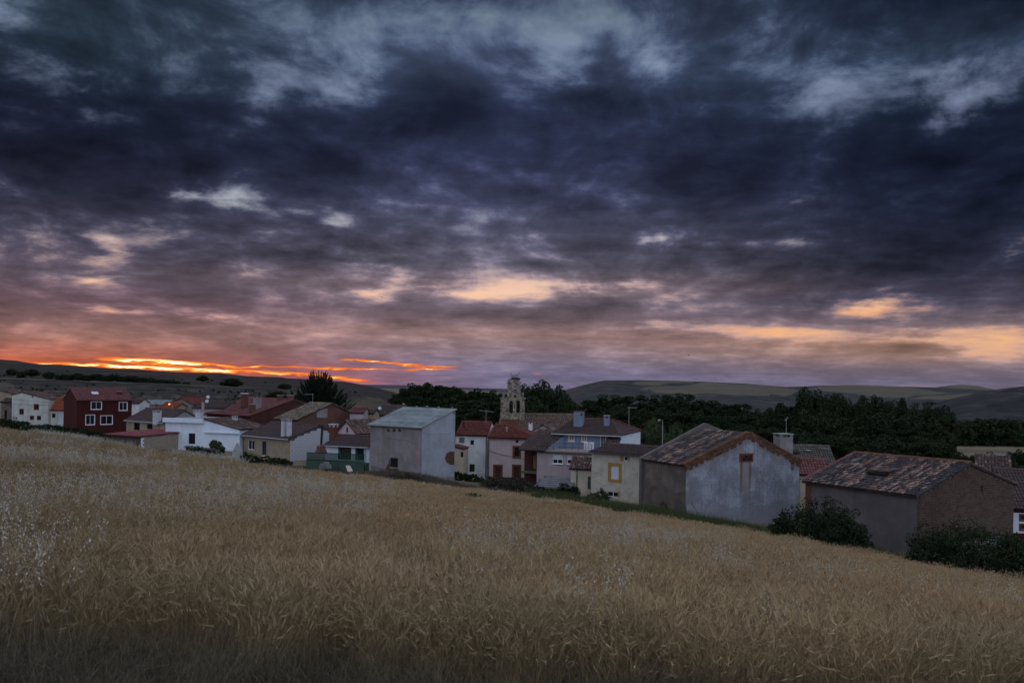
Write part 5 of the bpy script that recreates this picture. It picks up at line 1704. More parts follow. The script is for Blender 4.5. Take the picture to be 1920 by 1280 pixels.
# folded white chairs on the terrace
for i, (x0, x1) in enumerate(((1100, 1109), (1110, 1118.5))):
    lab = ('folded white slatted chair on the roof terrace, the one nearer the curtained windows', 'folded white slatted chair on the roof terrace, the one nearer the glass door')[i]
    base = h.w(h.hit('F', x0, 838)[0] - 0.1, -0.9, zl0 + 0.21)
    t = empty('folding_chair', base, lab, 'chair', 'white folding chairs on the terrace')
    wd = 0.58
    for k in range(5):
        b = Buf()
        b.boxf(base, h.e, UP, -h.n, 0.04 + k * 0.115, 0.04 + k * 0.115 + 0.07, 0.08, 0.92, 0.02, 0.05)
        b.build('slat', FRAME_W, t)
    b = Buf()
    for x in (0, wd - 0.03):
        b.boxf(base, h.e, UP, -h.n, x, x + 0.03, 0.0, 1.0, 0.055, 0.09)
    b.boxf(base, h.e, UP, -h.n, 0.03, wd - 0.03, 0.93, 0.99, 0.02, 0.06)
    b.boxf(base, h.e, UP, -h.n, 0.03, wd - 0.03, 0.03, 0.07, 0.02, 0.06)
    b.build('frame', FRAME_W, t)
# grey lean-to in front of it
h = Bld('lean_to', 'low grey sloping lean-to roof at the foot of the pink and blue-grey house', 'shed', (1003, 912), 92, -14, 'L', other=(1070, 915), D=3)
zlo, zhi = h.hit('F', 1035, 914)[1], h.hit('F', 1035, 901)[1]
h.wall('F', zlo, GREYP)
h.wall('L', [(0, zlo), (3, zhi)], GREYP)
h.wall('R', [(0, zlo), (3, zhi)], GREYP)
roof(h, [h.w(-0.2, -0.2, zlo + 0.05), h.w(h.W + 0.2, -0.2, zlo + 0.05), h.w(h.W + 0.2, 3, zhi + 0.1), h.w(0.6, 3, zhi + 0.1)], style='sheet', m=mat('grey_felt', (0.15, 0.15, 0.165), (0.12, 0.12, 0.135), 1, 6, 0.95, 0.2), chan=GREYP, sp=0.8, rise=0.02)

# --- cream lean-to and yellow-framed house
h = Bld('outbuilding', 'small cream outbuilding with a curly tile roof and a teal door', 'house', (1108.5, 905), 92, -14, 'R', other=(1070, 905), D=4)
gable_house(h, h.hit('F', 1090, 878)[1], h.hit('F', 1090, 878)[1] + 1.0, CREAM, OLD, wins={'F': [(1102, 893, 1107.6, 917, dict(frame=SURR_B, fw=0.05, pane=TEAL, kind='door', panename='panel', mull=False))]}, over=0.35, rake=0.2)
h.pipe('F', 1082, 880, 914, BLACKM, 0.05)
h = Bld('house', 'cracked cream house with ochre window surrounds beside the big barn', 'house', (1109, 890), 90, -38, 'L', other=(1206, 895), D=8.6)
ze = h.hit('F', 1160, 850)[1]
CRACKW = mat('cracked_cream_render', (0.50, 0.455, 0.385), (0.42, 0.385, 0.33), 0.9, 7, 0.95, 0.25, 9, streak=0.25, dirt=(0.30, 0.27, 0.23), dirt_amt=0.5, dirt_scale=1.1)
gable_house(h, ze, zat(1150, 834.5, 93.4), CRACKW, BROWN, gut=DARKEAVE, over=0.4, rake=0.1,
            wins={'F': [(1145, 873, 1160.5, 898, dict(frame=FRAME_W, fw=0.06, shutter=(SHUT, 1.0), surround=SURR_Y, sw=0.33, mull=False)), (1169, 855, 1176.4, 864, dict(frame=FRAME_W, fw=0.07, mull=False)), (1139, 921.5, 1158.5, 931, dict(frame=FRAME_W, fw=0.05))]})
for (x0, x1) in ((1163, 1168.4), (1177, 1180)):
    a0_, zt_ = h.hit('F', x0, 854.5)
    a1_, zb_ = h.hit('F', x1, 864.5)
    h.fbox('F', 'wooden_shutter', SURR_Y, a0_, a1_, zb_, zt_, 0.004, 0.04)
a0_, zt_ = h.hit('F', 1159, 920.5)
h.fbox('F', 'painted_jamb', SURR_Y, a0_, a0_ + 0.2, h.hit('F', 1159, 931)[1], zt_, 0.004, 0.03)
h.pipe('F', 1203, 855, 940, METAL, 0.06)
CRK = mat('crack_shadow', (0.09, 0.08, 0.07), (0.07, 0.062, 0.055), 3, 3, 1, 0)  # dark tone of the crack lines in the render
def crack(bld, f, pts, wd=0.03):
    o, a, nrm = bld.face(f)
    q = [bld.hit(f, *p) for p in pts]
    fine = []
    for i in range(len(q) - 1):
        for k in range(4):
            t_ = k / 4
            fine.append((q[i][0] + (q[i + 1][0] - q[i][0]) * t_ + random.uniform(-.05, .05), q[i][1] + (q[i + 1][1] - q[i][1]) * t_ + random.uniform(-.05, .05)))
    b = Buf()
    for i in range(len(fine) - 1):
        (x0, z0_), (x1, z1_) = fine[i], fine[i + 1]
        dx_, dz_ = x1 - x0, z1_ - z0_
        L = math.hypot(dx_, dz_) or 1
        px_, pz_ = -dz_ / L * wd / 2, dx_ / L * wd / 2
        b.poly([o + a * (x + ux) + UP * (z + uz) + nrm * 0.004 for x, z, ux, uz in ((x0, z0_, -px_, -pz_), (x1, z1_, -px_, -pz_), (x1, z1_, px_, pz_), (x0, z0_, px_, pz_))])
    b.build('crack', CRK, bld.ob)
crack(h, 'F', [(1114, 900), (1120, 904), (1126, 906), (1131, 911), (1136, 908), (1138, 913)])
crack(h, 'F', [(1184, 888), (1192, 890), (1196, 886), (1195, 893), (1199, 897), (1200, 904)])
crack(h, 'F', [(1161, 900), (1163, 906), (1162, 914), (1164, 921)])
crack(h, 'F', [(1108.6, 886), (1114, 888), (1118, 887)], 0.02)

# --- the big gabled barn
h = Bld('barn', 'big old barn with a blotchy bluish grey gable and rust-brown verge', 'barn', (1286, 905), 75, 25, 'L', other=(1498, 920), D=6.9)
ze = h.hit('F', 1286, 872)[1]
ze2 = h.hit('F', 1498, 864)[1]
sr, zr = h.hit('F', 1405, 813)
GAB, gt, gb_ = new_mat('blotchy_gable_render')
co = gt.n('ShaderNodeTexCoord').outputs['Object']
org_ = ORG[h.ob.name]
along = gt.m('ADD', gt.vm('DOT_PRODUCT', co, (h.e.x, h.e.y, 0.0), out=1), (org_ - h.O).dot(Vector((h.e.x, h.e.y, 0))))
hgt = gt.m('ADD', gt.sep(co)[2], org_.z)
wob = gt.m('MULTIPLY', gt.m('SUBTRACT', gt.noise(co, 0.9, 6, 0.65), 0.5), 1.6)
n1 = gt.sm(gt.noise(co, 0.45, 9, 0.7), 0.38, 0.64)
c_ = gt.mix(n1, (0.20, 0.205, 0.245, 1), (0.37, 0.405, 0.475, 1))
mp = gt.n('ShaderNodeMapping')
gt.put(mp.inputs[0], co)
mp.inputs['Scale'].default_value = (1.9, 1.9, 0.16)
c_ = gt.mix(gt.m('MULTIPLY', gt.sm(gt.noise(mp.outputs[0], 1.7, 8, 0.7), 0.47, 0.66), 0.6), c_, (0.165, 0.155, 0.17, 1))
c_ = gt.mix(gt.m('MULTIPLY', gt.sm(gt.noise(co, 5.5, 7, 0.75), 0.47, 0.62), 0.55), c_, (0.145, 0.14, 0.155, 1))
c_ = gt.mix(gt.m('MULTIPLY', gt.sm(gt.noise(co, 9.0, 5, 0.7), 0.56, 0.68), 0.6), c_, (0.46, 0.49, 0.55, 1))
# render patched to a ragged line above the ground
sl_, zl_ = h.hit('F', 1390, 949)
band = gt.sm(gt.m('ADD', gt.m('SUBTRACT', hgt, zl_), gt.m('MULTIPLY', wob, 0.35)), 0.06, -0.06)
c_ = gt.mix(gt.m('MULTIPLY', band, 0.6), c_, (0.235, 0.225, 0.255, 1))
# rust and damp running down from the vent
sv_, zv_ = h.hit('F', 1398.5, 866)
zv2 = h.hit('F', 1398.5, 948)[1]
dv = gt.m('ABSOLUTE', gt.m('ADD', gt.m('SUBTRACT', along, sv_), gt.m('MULTIPLY', wob, 0.16)))
vfade = gt.m('MULTIPLY', gt.sm(hgt, zv2 - 0.6, zv_ - 0.6), gt.sm(hgt, zv_ + 0.3, zv_ - 0.1))
c_ = gt.mix(gt.m('MULTIPLY', gt.m('MULTIPLY', gt.sm(dv, 0.78, 0.45), vfade), 0.75), c_, (0.225, 0.195, 0.19, 1))
edge_ = gt.m('MULTIPLY', gt.sm(dv, 0.30, 0.52), gt.sm(dv, 0.82, 0.58))
c_ = gt.mix(gt.m('MULTIPLY', gt.m('MULTIPLY', edge_, vfade), 0.8), c_, (0.125, 0.072, 0.06, 1))
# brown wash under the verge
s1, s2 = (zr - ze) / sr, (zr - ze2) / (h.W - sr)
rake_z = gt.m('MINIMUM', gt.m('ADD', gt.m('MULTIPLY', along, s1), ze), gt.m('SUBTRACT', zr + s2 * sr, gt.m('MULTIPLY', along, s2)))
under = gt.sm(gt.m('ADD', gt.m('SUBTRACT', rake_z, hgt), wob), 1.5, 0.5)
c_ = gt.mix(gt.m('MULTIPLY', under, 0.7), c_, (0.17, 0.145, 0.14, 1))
gt.put(gb_.inputs['Base Color'], c_)
gb_.inputs['Roughness'].default_value = 0.95
gb_.inputs['Specular IOR Level'].default_value = 0.1
bp = gt.n('ShaderNodeBump')
bp.inputs['Strength'].default_value = 0.6
bp.inputs['Distance'].default_value = 0.06
gt.put(bp.inputs['Height'], gt.noise(co, 6.0, 6, 0.7))
gt.put(gb_.inputs['Normal'], bp.outputs[0])
BIGBARN = h
s1, s2 = (zr - ze) / sr, (zr - ze2) / (h.W - sr)
prof = [(0, ze), (sr, zr), (h.W, ze2)]
h.wall('F', prof, GAB)
h.wall('L', ze, MUD)
h.wall('R', ze2, MUD)
hh = 0.10
r1 = roof(h, [h.w(-0.3, h.D, ze - 0.3 * s1 + hh), h.w(-0.3, 0.45, ze - 0.3 * s1 + hh), h.w(sr, 0.45, zr + hh), h.w(sr, h.D, zr + hh)], m=T_MOSS, chan=CHAN, jit=0.06, sp=0.26, ln=0.46, singles=300, m_single=T_MOSS_O, pale=(T_PALE, T_PALE_O))
r2 = roof(h, [h.w(h.W + 0.3, 0.45, ze2 - 0.3 * s2 + hh), h.w(h.W + 0.3, h.D, ze2 - 0.3 * s2 + hh), h.w(sr, h.D, zr + hh), h.w(sr, 0.45, zr + hh)], m=T_OLD, chan=CHAN, jit=0.05)
VERGE = tile_mat('rusty_verge_bricks', [(0.0, (0.075, 0.042, 0.035)), (0.35, (0.12, 0.062, 0.045)), (0.65, (0.165, 0.078, 0.048)), (0.88, (0.20, 0.115, 0.07)), (1.0, (0.16, 0.13, 0.115))])
# thick verge of bricks and tiles bedded along both rakes, ragged below
rv = random.Random(9)
o, a, nrm = h.face('F')
for (xa, za, xb, zb2) in ((-0.25, ze - 0.25 * s1, sr, zr), (h.W + 0.25, ze2 - 0.25 * s2, sr, zr)):
    b = Buf()
    L = math.hypot(xb - xa, zb2 - za)
    cap_n, rows = int(L / 0.34), 4
    d_ = (a * (xb - xa) + UP * (zb2 - za)).normalized()
    p_ = UP - d_ * UP.dot(d_)
    p_.normalize()
    for row in range(rows):
        for i in range(cap_n + 1):
            if row == rows - 1 and rv.random() < 0.45:
                continue
            t0 = max((i - (0.5 if row % 2 else 0)) * L / cap_n, 0.0) + 0.012
            t1 = min((i + 1 - (0.5 if row % 2 else 0)) * L / cap_n, L) - 0.012
            if t1 - t0 < 0.05:
                continue
            top_ = 0.26 - row * 0.205 + rv.uniform(-0.015, 0.015)
            b.boxf(o + a * xa + UP * za, d_, p_, nrm, t0, t1, top_ - 0.19, top_, -0.5 if row == 0 else -0.02, rv.uniform(0.05, 0.12) + (0.03 if row == 0 else 0))
    stuff(b.build('verge_bricks', VERGE, h.ob))
# gable vent of crossed tiles with stains below
vs_ = [h.hit('F', *q) for q in ((1386, 866), (1412, 866), (1412, 849), (1386, 849))]
o, a, nrm = h.face('F')
x0, x1, z0_, z1_ = vs_[0][0], vs_[1][0], vs_[0][1], vs_[2][1]
b = Buf()
b.boxf(o, a, UP, nrm, x0 + 0.2, x1 - 0.2, z0_ + 0.12, z1_ - 0.2, 0.002, 0.015)
vo = b.build('vent', HOLE, h.ob)
b = Buf()
for (q0, q1, w0, w1) in ((x0, x0 + 0.2, z0_, z1_), (x1 - 0.2, x1, z0_, z1_), (x0 + 0.2, x1 - 0.2, z1_ - 0.2, z1_), (x0 + 0.2, x1 - 0.2, z0_, z0_ + 0.12)):
    b.boxf(o, a, UP, nrm, q0, q1, w0, w1, 0.002, 0.05)
sub(b.build('brick_surround', BRICKR, h.ob), vo)
b = Buf()
wv = (x1 - x0 - 0.4) / 2
for i in range(2):
    c0 = x0 + 0.2 + wv * i
    for (p0, p1) in (((c0, z0_ + 0.12), (c0 + wv / 2, z1_ - 0.25)), ((c0 + wv / 2, z1_ - 0.25), (c0 + wv, z0_ + 0.12))):
        b.tube([o + a * p0[0] + UP * p0[1] + nrm * 0.03, o + a * p1[0] + UP * p1[1] + nrm * 0.03], 0.045, 5)
sub(b.build('lattice', BRICKR, h.ob), vo)
blotch(h, 'F', on(h, 'F', [(1482, 866), (1490, 864), (1489, 880), (1483, 882)]), MUD, 'bare_patch', seed=15)
blotch(h, 'L', on(h, 'L', [(1237, 945), (1244, 938), (1252, 945), (1253, 962), (1238, 962)]), BRICKR, 'brick_patch', seed=16)
blotch(h, 'L', on(h, 'L', [(1212, 920), (1240, 905), (1262, 925), (1284, 920), (1284, 975), (1210, 965)]), mat('darker_mud', (0.13, 0.108, 0.094), (0.085, 0.072, 0.065), 0.8, 8, 1, 0.4, 7), 'damp_band', seed=17)
# rear gable parapet
b = Buf()
pv = [(-0.35, ze + 0.15), (sr + 0.2, zr + 0.75), (sr + 2.6, zr - 0.05)]
for i in range(2):
    (xa, za), (xb, zb2) = pv[i], pv[i + 1]
    n0 = len(b.v)
    for (x, z) in ((xa, za), (xb, zb2)):
        for t_ in (h.D, h.D + 0.35):
            for z_ in (h.z0, z):
                b.v.append(tuple(h.w(x, t_, z_)))
    b.f += [tuple(n0 + k for k in q_) for q_ in ((0, 4, 5, 1), (2, 3, 7, 6), (1, 5, 7, 3), (0, 1, 3, 2), (4, 6, 7, 5))]
b.build('rear_parapet', mat('dark_cement', (0.155, 0.14, 0.135), (0.115, 0.105, 0.10), 0.8, 8, 1, 0.3, 8, streak=0.4), h.ob)
h2 = Bld('house', 'house with a stout grey chimney hidden behind the big barn', 'house', (1440, 860), 92, 10, 'L', other=(1496, 862), D=6)
gable_house(h2, zat(1470, 850, 92), zat(1470, 838, 94), GREYP, OLD)
ch = chimney(h2, (1454, 812, 1482, 842), 90, GREYP, style='pillars', th=10)

# --- the brick barn at the valley end
h = Bld('barn', 'low wide barn with adobe brick gable and patchy old tile roof', 'barn', (1719.5, 950), 62, -58, 'R', other=(1511, 910), D=14.6)
ze = h.hit('F', 1719, 928)[1]
tr = 7.3
zr = zat(1815, 870, 65.9)
zbk = ze + 0.1
RB = mat('brown_barn_render', (0.135, 0.117, 0.117), (0.098, 0.086, 0.088), 0.5, 8, 1, 0.35, 7, streak=0.35, dirt=(0.10, 0.09, 0.10), dirt_amt=0.55, dirt_scale=0.35)
pr = [(0, ze), (tr, zr), (h.D, zbk)]
h.wall('F', ze, RB)
h.wall('R', pr, MORTAR)
h.wall('L', pr, RB)
h.wall('B', zbk, RB)
sl = (zr - ze) / tr
r1 = roof(h, [h.w(-0.15, -0.4, ze - 0.4 * sl + 0.1), h.w(h.W + 0.2, -0.4, ze - 0.4 * sl + 0.1), h.w(h.W + 0.2, tr, zr + 0.1), h.w(-0.15, tr, zr + 0.1)], m=T_MOSS, chan=CHAN, jit=0.06, sp=0.27, ln=0.5, singles=300, m_single=T_MOSS_O, pale=(T_PALE, T_PALE_O))
r2 = roof(h, [h.w(h.W + 0.2, h.D + 0.4, zbk - 0.3 * sl + 0.1), h.w(-0.15, h.D + 0.4, zbk - 0.3 * sl + 0.1), h.w(-0.15, tr, zr + 0.1), h.w(h.W + 0.2, tr, zr + 0.1)], m=T_OLD, chan=CHAN, jit=0.05)
ridge_caps(h, h.w(-0.2, tr, zr + 0.16), h.w(h.W + 0.25, tr, zr + 0.16), tile_mat('worn_ridge_tiles', [(0, (0.12, 0.055, 0.042)), (0.5, (0.17, 0.075, 0.052)), (1, (0.22, 0.12, 0.09))]), r1, r=0.17)
ridge_caps(h, h.w(-0.2, -0.45, ze - 0.42 * sl + 0.18), h.w(-0.2, tr, zr + 0.18), T_ROSE, r1, r=0.17)
block_wall(h, 'R', pr, 0.40, 0.205, ADOBE, ADOBE_O, singles=300, gap=0.035, name='brick', zb=ze - 4.2, proud=0.04, jit=0.012)
# collapsed bulge in the roof
a_, b_, n_ = plane_axes([h.w(0, 0, ze), h.w(1, 0, ze), h.w(1, tr, zr), h.w(0, tr, zr)])
q = h.w(h.W * 0.50, 2.6, ze + 2.6 * sl + 0.28)
b = Buf()
b.boxf(q, a_, b_, n_, -0.9, 0.9, -0.12, 0.12, -0.1, 0.10)
b.build('roof_hole', HOLE, h.ob)
bt = Buf()
for i in range(8):
    for j in range(3):
        n0 = len(bt.v)
        tv, tf = tile_profile(0.26, 0.45)
        bq = q + a_ * (-0.95 + i * 0.27) + b_ * (0.1 + j * 0.42) + n_ * (0.16 - j * 0.04 + 0.05 * math.sin(i))
        bt.v += [tuple(bq + a_ * x + b_ * y + n_ * z) for x, y, z in tv]
        bt.f += [tuple(n0 + k for k in f_) for f_ in tf]
bt.build('lifted_tiles', T_OLD, h.ob, smooth=True)
BRICKBARN = h
for px in (1791, 1840):
    s_, z_ = h.hit('R', px, 916)
    h.fbox('R', 'vent', HOLE, s_ - 0.13, s_ + 0.13, z_ - 0.3, z_ + 0.28, 0.0, 0.056)
# orange brick quoin at the far end of the long wall
n = 14
for i in range(n):
    z = ze - 0.05 - i * 0.24
    wd = 0.62 if i % 2 else 0.5
    h.fbox('F', 'quoin_brick', BRICKR, -0.02, wd, z - 0.225, z, -0.3, 0.04)
# --- neighbours at the valley end
h = Bld('house', 'grey tiled house with a small chimney behind the two barns', 'house', (1497, 880), 98, -10, 'L', other=(1566, 884), D=8)
gable_house(h, h.hit('F', 1530, 869)[1], h.hit('F', 1530, 869)[1] + 1.8, CREAM, dict(m=tile_mat('grey_lichen_tiles', [(0, (0.08, 0.075, 0.065)), (0.5, (0.12, 0.11, 0.095)), (1, (0.17, 0.155, 0.13))]), chan=CHAN))
chimney(h, (1511, 843, 1518, 854), 100, BRICKR, style='plain')
h = Bld('house', 'pink-roofed low house squeezed between the two barns', 'house', (1500, 900), 86, -10, 'L', other=(1552, 904), D=5)
gable_house(h, h.hit('F', 1525, 889)[1], h.hit('F', 1525, 889)[1] + 1.3, CREAM, ROSE)
h = Bld('house', 'brown roofed house rising behind the adobe gable', 'house', (1830, 910), 84, -30, 'L', other=(1895, 920), D=9)
gable_house(h, h.hit('F', 1860, 897)[1], h.hit('F', 1860, 897)[1] + 2.0, GREYP, dict(m=T_OLD, chan=CHAN, jit=0.03))
chimney(h, (1843, 862, 1853, 876), 88, MUDRED, style='plain')
h = Bld('house', 'dark red and white house cut by the picture edge beyond the adobe gable', 'house', (1893, 970), 74, -12, 'L', other=(1990, 985), D=8)
gable_house(h, h.hit('F', 1910, 951)[1], h.hit('F', 1910, 951)[1] + 3.0, WHITE2, dict(m=T_BROWN, chan=CHAN_B), wins={'F': [(1914, 966, 1924, 974, WBROWN), (1914, 984, 1924, 992, WBROWN)]})
h.fbox('F', 'painted_band', REDW, 0, h.W, h.hit('F', 1915, 961)[1], h.hit('F', 1915, 951)[1], 0.003, 0.03)
h.fbox('F', 'plinth', REDW, 0, h.W, h.z0, h.hit('F', 1915, 999)[1], 0.003, 0.03)

# age lines in the render of the barns
crack(GREYBARN, 'F', [(718, 800), (719, 822), (721, 840)], 0.05)
crack(GREYBARN, 'F', [(722, 822), (742, 822), (748, 825), (762, 825), (772, 830), (789, 832)], 0.045)
crack(GREYBARN, 'F', [(762, 803), (763, 822)], 0.035)
crack(GREYBARN, 'R', [(792, 812), (806, 814), (830, 813), (851, 813)], 0.035)
crack(GREYBARN, 'R', [(818, 896), (822, 884), (826, 870)], 0.03)
crack(BIGBARN, 'L', [(1240, 868), (1241, 890), (1238, 905)], 0.06)
crack(BIGBARN, 'L', [(1275, 880), (1280, 905), (1276, 925), (1280, 945)], 0.06)
crack(BIGBARN, 'F', [(1296, 940), (1302, 952), (1310, 960), (1313, 968)], 0.05)
crack(BIGBARN, 'F', [(1425, 880), (1430, 898), (1427, 915)], 0.035)
crack(BRICKBARN, 'F', [(1600, 906), (1603, 930), (1598, 955), (1604, 985)], 0.035)
blotch(GREYBARN, 'F', on(GREYBARN, 'F', [(696, 872), (722, 878), (724, 890), (696, 886)]), mat('damp_render', (0.19, 0.165, 0.165), (0.15, 0.13, 0.13), 1.2, 8, 1, 0.3, 8, streak=0.4), 'damp_patch', seed=31, rough_=0.12)
blotch(GREYBARN, 'F', on(GREYBARN, 'F', [(750, 884), (789, 886), (790, 897), (750, 893)]), mat('damp_render', (0, 0, 0)), 'damp_patch', seed=32, rough_=0.12)

# ------------------------------------------------------------------ trees and bushes
BARK = mat('bark', (0.07, 0.058, 0.048), (0.045, 0.038, 0.032), 3, 5, 1, 0.3)
LEAF = leaf_mat('poplar_leaves', (0.012, 0.020, 0.010), (0.034, 0.046, 0.021))
LEAF2 = leaf_mat('olive_leaves', (0.03, 0.044, 0.02), (0.075, 0.092, 0.045))
LEAFD = leaf_mat('dark_bush_leaves', (0.012, 0.021, 0.010), (0.034, 0.046, 0.021))
NEED = leaf_mat('conifer_needles', (0.008, 0.015, 0.010), (0.02, 0.03, 0.018))
def leaf_quads(C_, size, r, up_bias=0.0, aspect=1.6):
    """one small leaf-shaped face at each point, facing every way"""
    n = len(C_)
    d1 = r.normal(size=(n, 3))
    d1 /= np.linalg.norm(d1, axis=1, keepdims=True)
    d2 = r.normal(size=(n, 3))
    d2 -= (d2 * d1).sum(1, keepdims=True) * d1
    d2 /= np.linalg.norm(d2, axis=1, keepdims=True)
    s = (size * r.uniform(0.6, 1.35, n))[:, None]
    a, b = d1 * s * aspect * 0.5, d2 * s * 0.5
    V = np.stack([C_ - a, C_ + b, C_ + a, C_ - b], 1).reshape(-1, 3)
    return V, np.arange(n * 4).reshape(n, 4)
def crown_pts(r, nb, nl, rx, rz, zc, br, top=1.0, bottom=0.75, low=0.0):
    """leaf positions: many clumps spread through an uneven crown, denser at clump skins, gaps between"""
    out = []
    for i in range(nb):
        d = r.normal(size=3)
        d /= np.linalg.norm(d)
        k = r.uniform(0.25, 1.0) ** 0.55
        zz = d[2] * k
        taper = 1.0 - max(zz, 0) ** 2 * (1 - top) - (max(-zz, 0) ** 2) * (1 - bottom)
        c = np.array([d[0] * k * rx * taper, d[1] * k * rx * taper, zc + zz * rz])
        rad = br * r.uniform(0.55, 1.25)
        q = r.normal(size=(nl, 3))
        q /= np.linalg.norm(q, axis=1, keepdims=True)
        q *= (r.uniform(0.35, 1.0, nl) ** 0.5)[:, None] * rad
        q[:, 2] *= 0.8
        out.append(c + q)
    return np.concatenate(out)
def trunk_mesh(name, H, r0, r, nlimb=5, spread=1.5, z_first=0.25):
    b = Buf()
    pts, rs = [], []
    for i in range(6):
        t_ = i / 5
        pts.append((r.normal() * 0.02 * H * t_, r.normal() * 0.02 * H * t_, H * 0.8 * t_))
        rs.append(r0 * (1 - 0.8 * t_) * (1.25 if i == 0 else 1))
    b.tube(pts, rs, 7)
    for i in range(nlimb):
        t_ = z_first + 0.5 * i / nlimb
        an = r.uniform(0, 6.28)
        z = H * 0.8 * t_
        L = spread * r.uniform(0.6, 1.1)
        p0 = Vector((0, 0, z))
        p1 = p0 + Vector((math.cos(an) * L * 0.5, math.sin(an) * L * 0.5, L * 0.55))
        p2 = p0 + Vector((math.cos(an) * L, math.sin(an) * L, L * 1.3))
        b.tube([p0, p1, p2], [r0 * 0.4, r0 * 0.28, r0 * 0.1], 5)
    me = bpy.data.meshes.new(name)
    me.from_pydata(b.v, [], b.f)
    me.materials.append(BARK)
    return me
VARS = {}
def variant(kind, i, seed, W_, H_, nb, nl, rz, zc, br, top, bottom, leaf, m, tr0, stem='trunk', **tk):
    """crown and trunk at natural size (W_ wide, H_ tall)"""
    r = np.random.default_rng(seed)
    V, Q = leaf_quads(crown_pts(r, nb, nl, W_ * 0.5, H_ * rz, H_ * zc, br, top=top, bottom=bottom), leaf, r)
    VARS[kind, i] = (np_mesh('crown', V, Q, [m]), trunk_mesh(stem, H_, tr0, r, 7, W_ * 0.45, **tk), W_, H_)
for i in range(5):
    variant('poplar', i, 100 + i, 5.5, 18, 110, 85, 0.44, 0.54, 0.95, 0.34 + 0.14 * (i % 3), 0.55, 0.32, LEAF, 0.3)
for i in range(4):
    variant('round', i, 200 + i, 9.0, 15, 110, 95, 0.41, 0.57, 1.35, 0.7, 0.8, 0.31, LEAF2 if i == 3 else LEAF, 0.35)
for i in range(3):
    variant('bush', i, 300 + i, 6.0, 6.0, 60, 60, 0.46, 0.48, 0.95, 0.9, 1.0, 0.3, LEAFD, 0.15, 'stem', z_first=0.05)
def tree(px, top, d, wpx, kind, label, group=None, var=None, name='tree', base_py=None, depthk=1.0, cat='tree', rotz=None):
    q = P(px, top, d)
    z0 = gz(q.x, q.y) - 0.15 if base_py is None else P(px, base_py, d).z
    H = max(q.z - z0, 0.5)
    W_ = wpx / F * d
    ks = [k for k in VARS if k[0] == kind]
    crown, trunk, vw, vh = VARS[ks[(var if var is not None else random.randrange(len(ks))) % len(ks)]]
    e = empty(name, (q.x, q.y, z0), label, cat, group)
    rz = random.uniform(0, 6.28) if rotz is None else rotz
    for me, nm in ((trunk, 'stem' if kind == 'bush' else 'trunk'), (crown, 'crown')):
        o = bpy.data.objects.new(nm, me)
        COL.objects.link(o)
        o.parent = e
        o.scale = (W_ / vw * 1.12, W_ / vw * depthk * 1.12, H / vh)
        o.rotation_euler = (0, 0, rz)
    return e
GROVE = [(744, 733, 232, 26), (757, 723, 226, 30), (772, 718, 230, 32), (788, 715.5, 224, 34), (804, 714.5, 228, 34), (820, 716, 225, 34), (836, 719, 230, 34), (851, 722, 226, 32),
         (866, 726, 232, 32), (881, 727.5, 226, 32), (896, 728, 230, 32), (911, 730, 226, 30), (925, 731, 230, 30), (938, 732, 236, 28), (953, 736, 240, 30), (969, 736, 238, 30), (960, 752, 222, 40),
         (764, 724, 250, 32), (796, 719, 250, 34), (828, 720, 252, 34), (858, 727, 250, 34), (890, 731, 250, 34), (918, 733, 252, 32),
         (750, 742, 214, 34), (778, 740, 212, 38), (812, 742, 210, 38), (846, 744, 212, 38), (876, 746, 210, 36), (902, 748, 212, 36), (928, 750, 214, 34), (800, 756, 200, 40), (850, 757, 200, 40), (895, 760, 200, 40)]
for (px, top, d, wp) in GROVE:
    tree(px, top, d, wp, 'poplar', 'dark poplar standing in the dense grove on the sunset side of the bell gable', 'poplars of the grove beside the bell gable', depthk=1.2)
for (px, top, d, wp, lab) in [(1013, 715, 192, 62, 'tallest broad dark tree rising directly behind the church roof'), (985, 722, 196, 42, 'dark tree half hidden by the bell gable on its valley side'),
                              (1043, 724, 190, 48, 'dark round tree at the outer end of the clump behind the church roof'), (1062, 740, 186, 42, 'low dark tree trailing off the clump behind the church roof'), (1000, 745, 182, 60, 'low dark tree filling the clump just behind the church roof')]:
    tree(px, top, d, wp, 'round', lab, var=0, depthk=1.1)
WOOD = [(1084, 757, 250, 40), (1105, 745, 262, 38), (1129, 740, 258, 42), (1152, 740, 262, 40), (1175, 737, 260, 42), (1204, 739, 262, 42), (1228, 740, 256, 40), (1254, 734.5, 258, 40), (1276, 737, 262, 38), (1295, 736, 256, 38),
        (1318, 745, 258, 40), (1338, 746, 262, 40), (1360, 756, 256, 36), (1380, 753, 254, 36), (1400, 755, 258, 36), (1425, 764, 260, 40), (1448, 765, 252, 38), (1464, 749, 240, 22), (1490, 757, 246, 40),
        (1095, 768, 220, 44), (1130, 764, 216, 46), (1165, 762, 220, 46), (1205, 764, 216, 48), (1240, 765, 220, 48), (1280, 766, 215, 48), (1320, 768, 218, 48), (1360, 772, 214, 48), (1400, 774, 216, 46), (1440, 778, 210, 46), (1478, 776, 212, 46),
        (1120, 785, 190, 50), (1170, 786, 188, 52), (1225, 790, 185, 52), (1290, 790, 184, 56), (1340, 792, 180, 56), (1395, 796, 180, 56), (1445, 800, 176, 56), (1500, 805, 172, 56)]
for (px, top, d, wp) in WOOD:
    tree(px, top, d, wp, 'poplar' if top < 760 else 'round', 'dark tree in the long wood between the church and the two barns', 'trees of the long wood behind the village', var=random.randrange(5) if top < 760 else random.randrange(3), depthk=1.2)
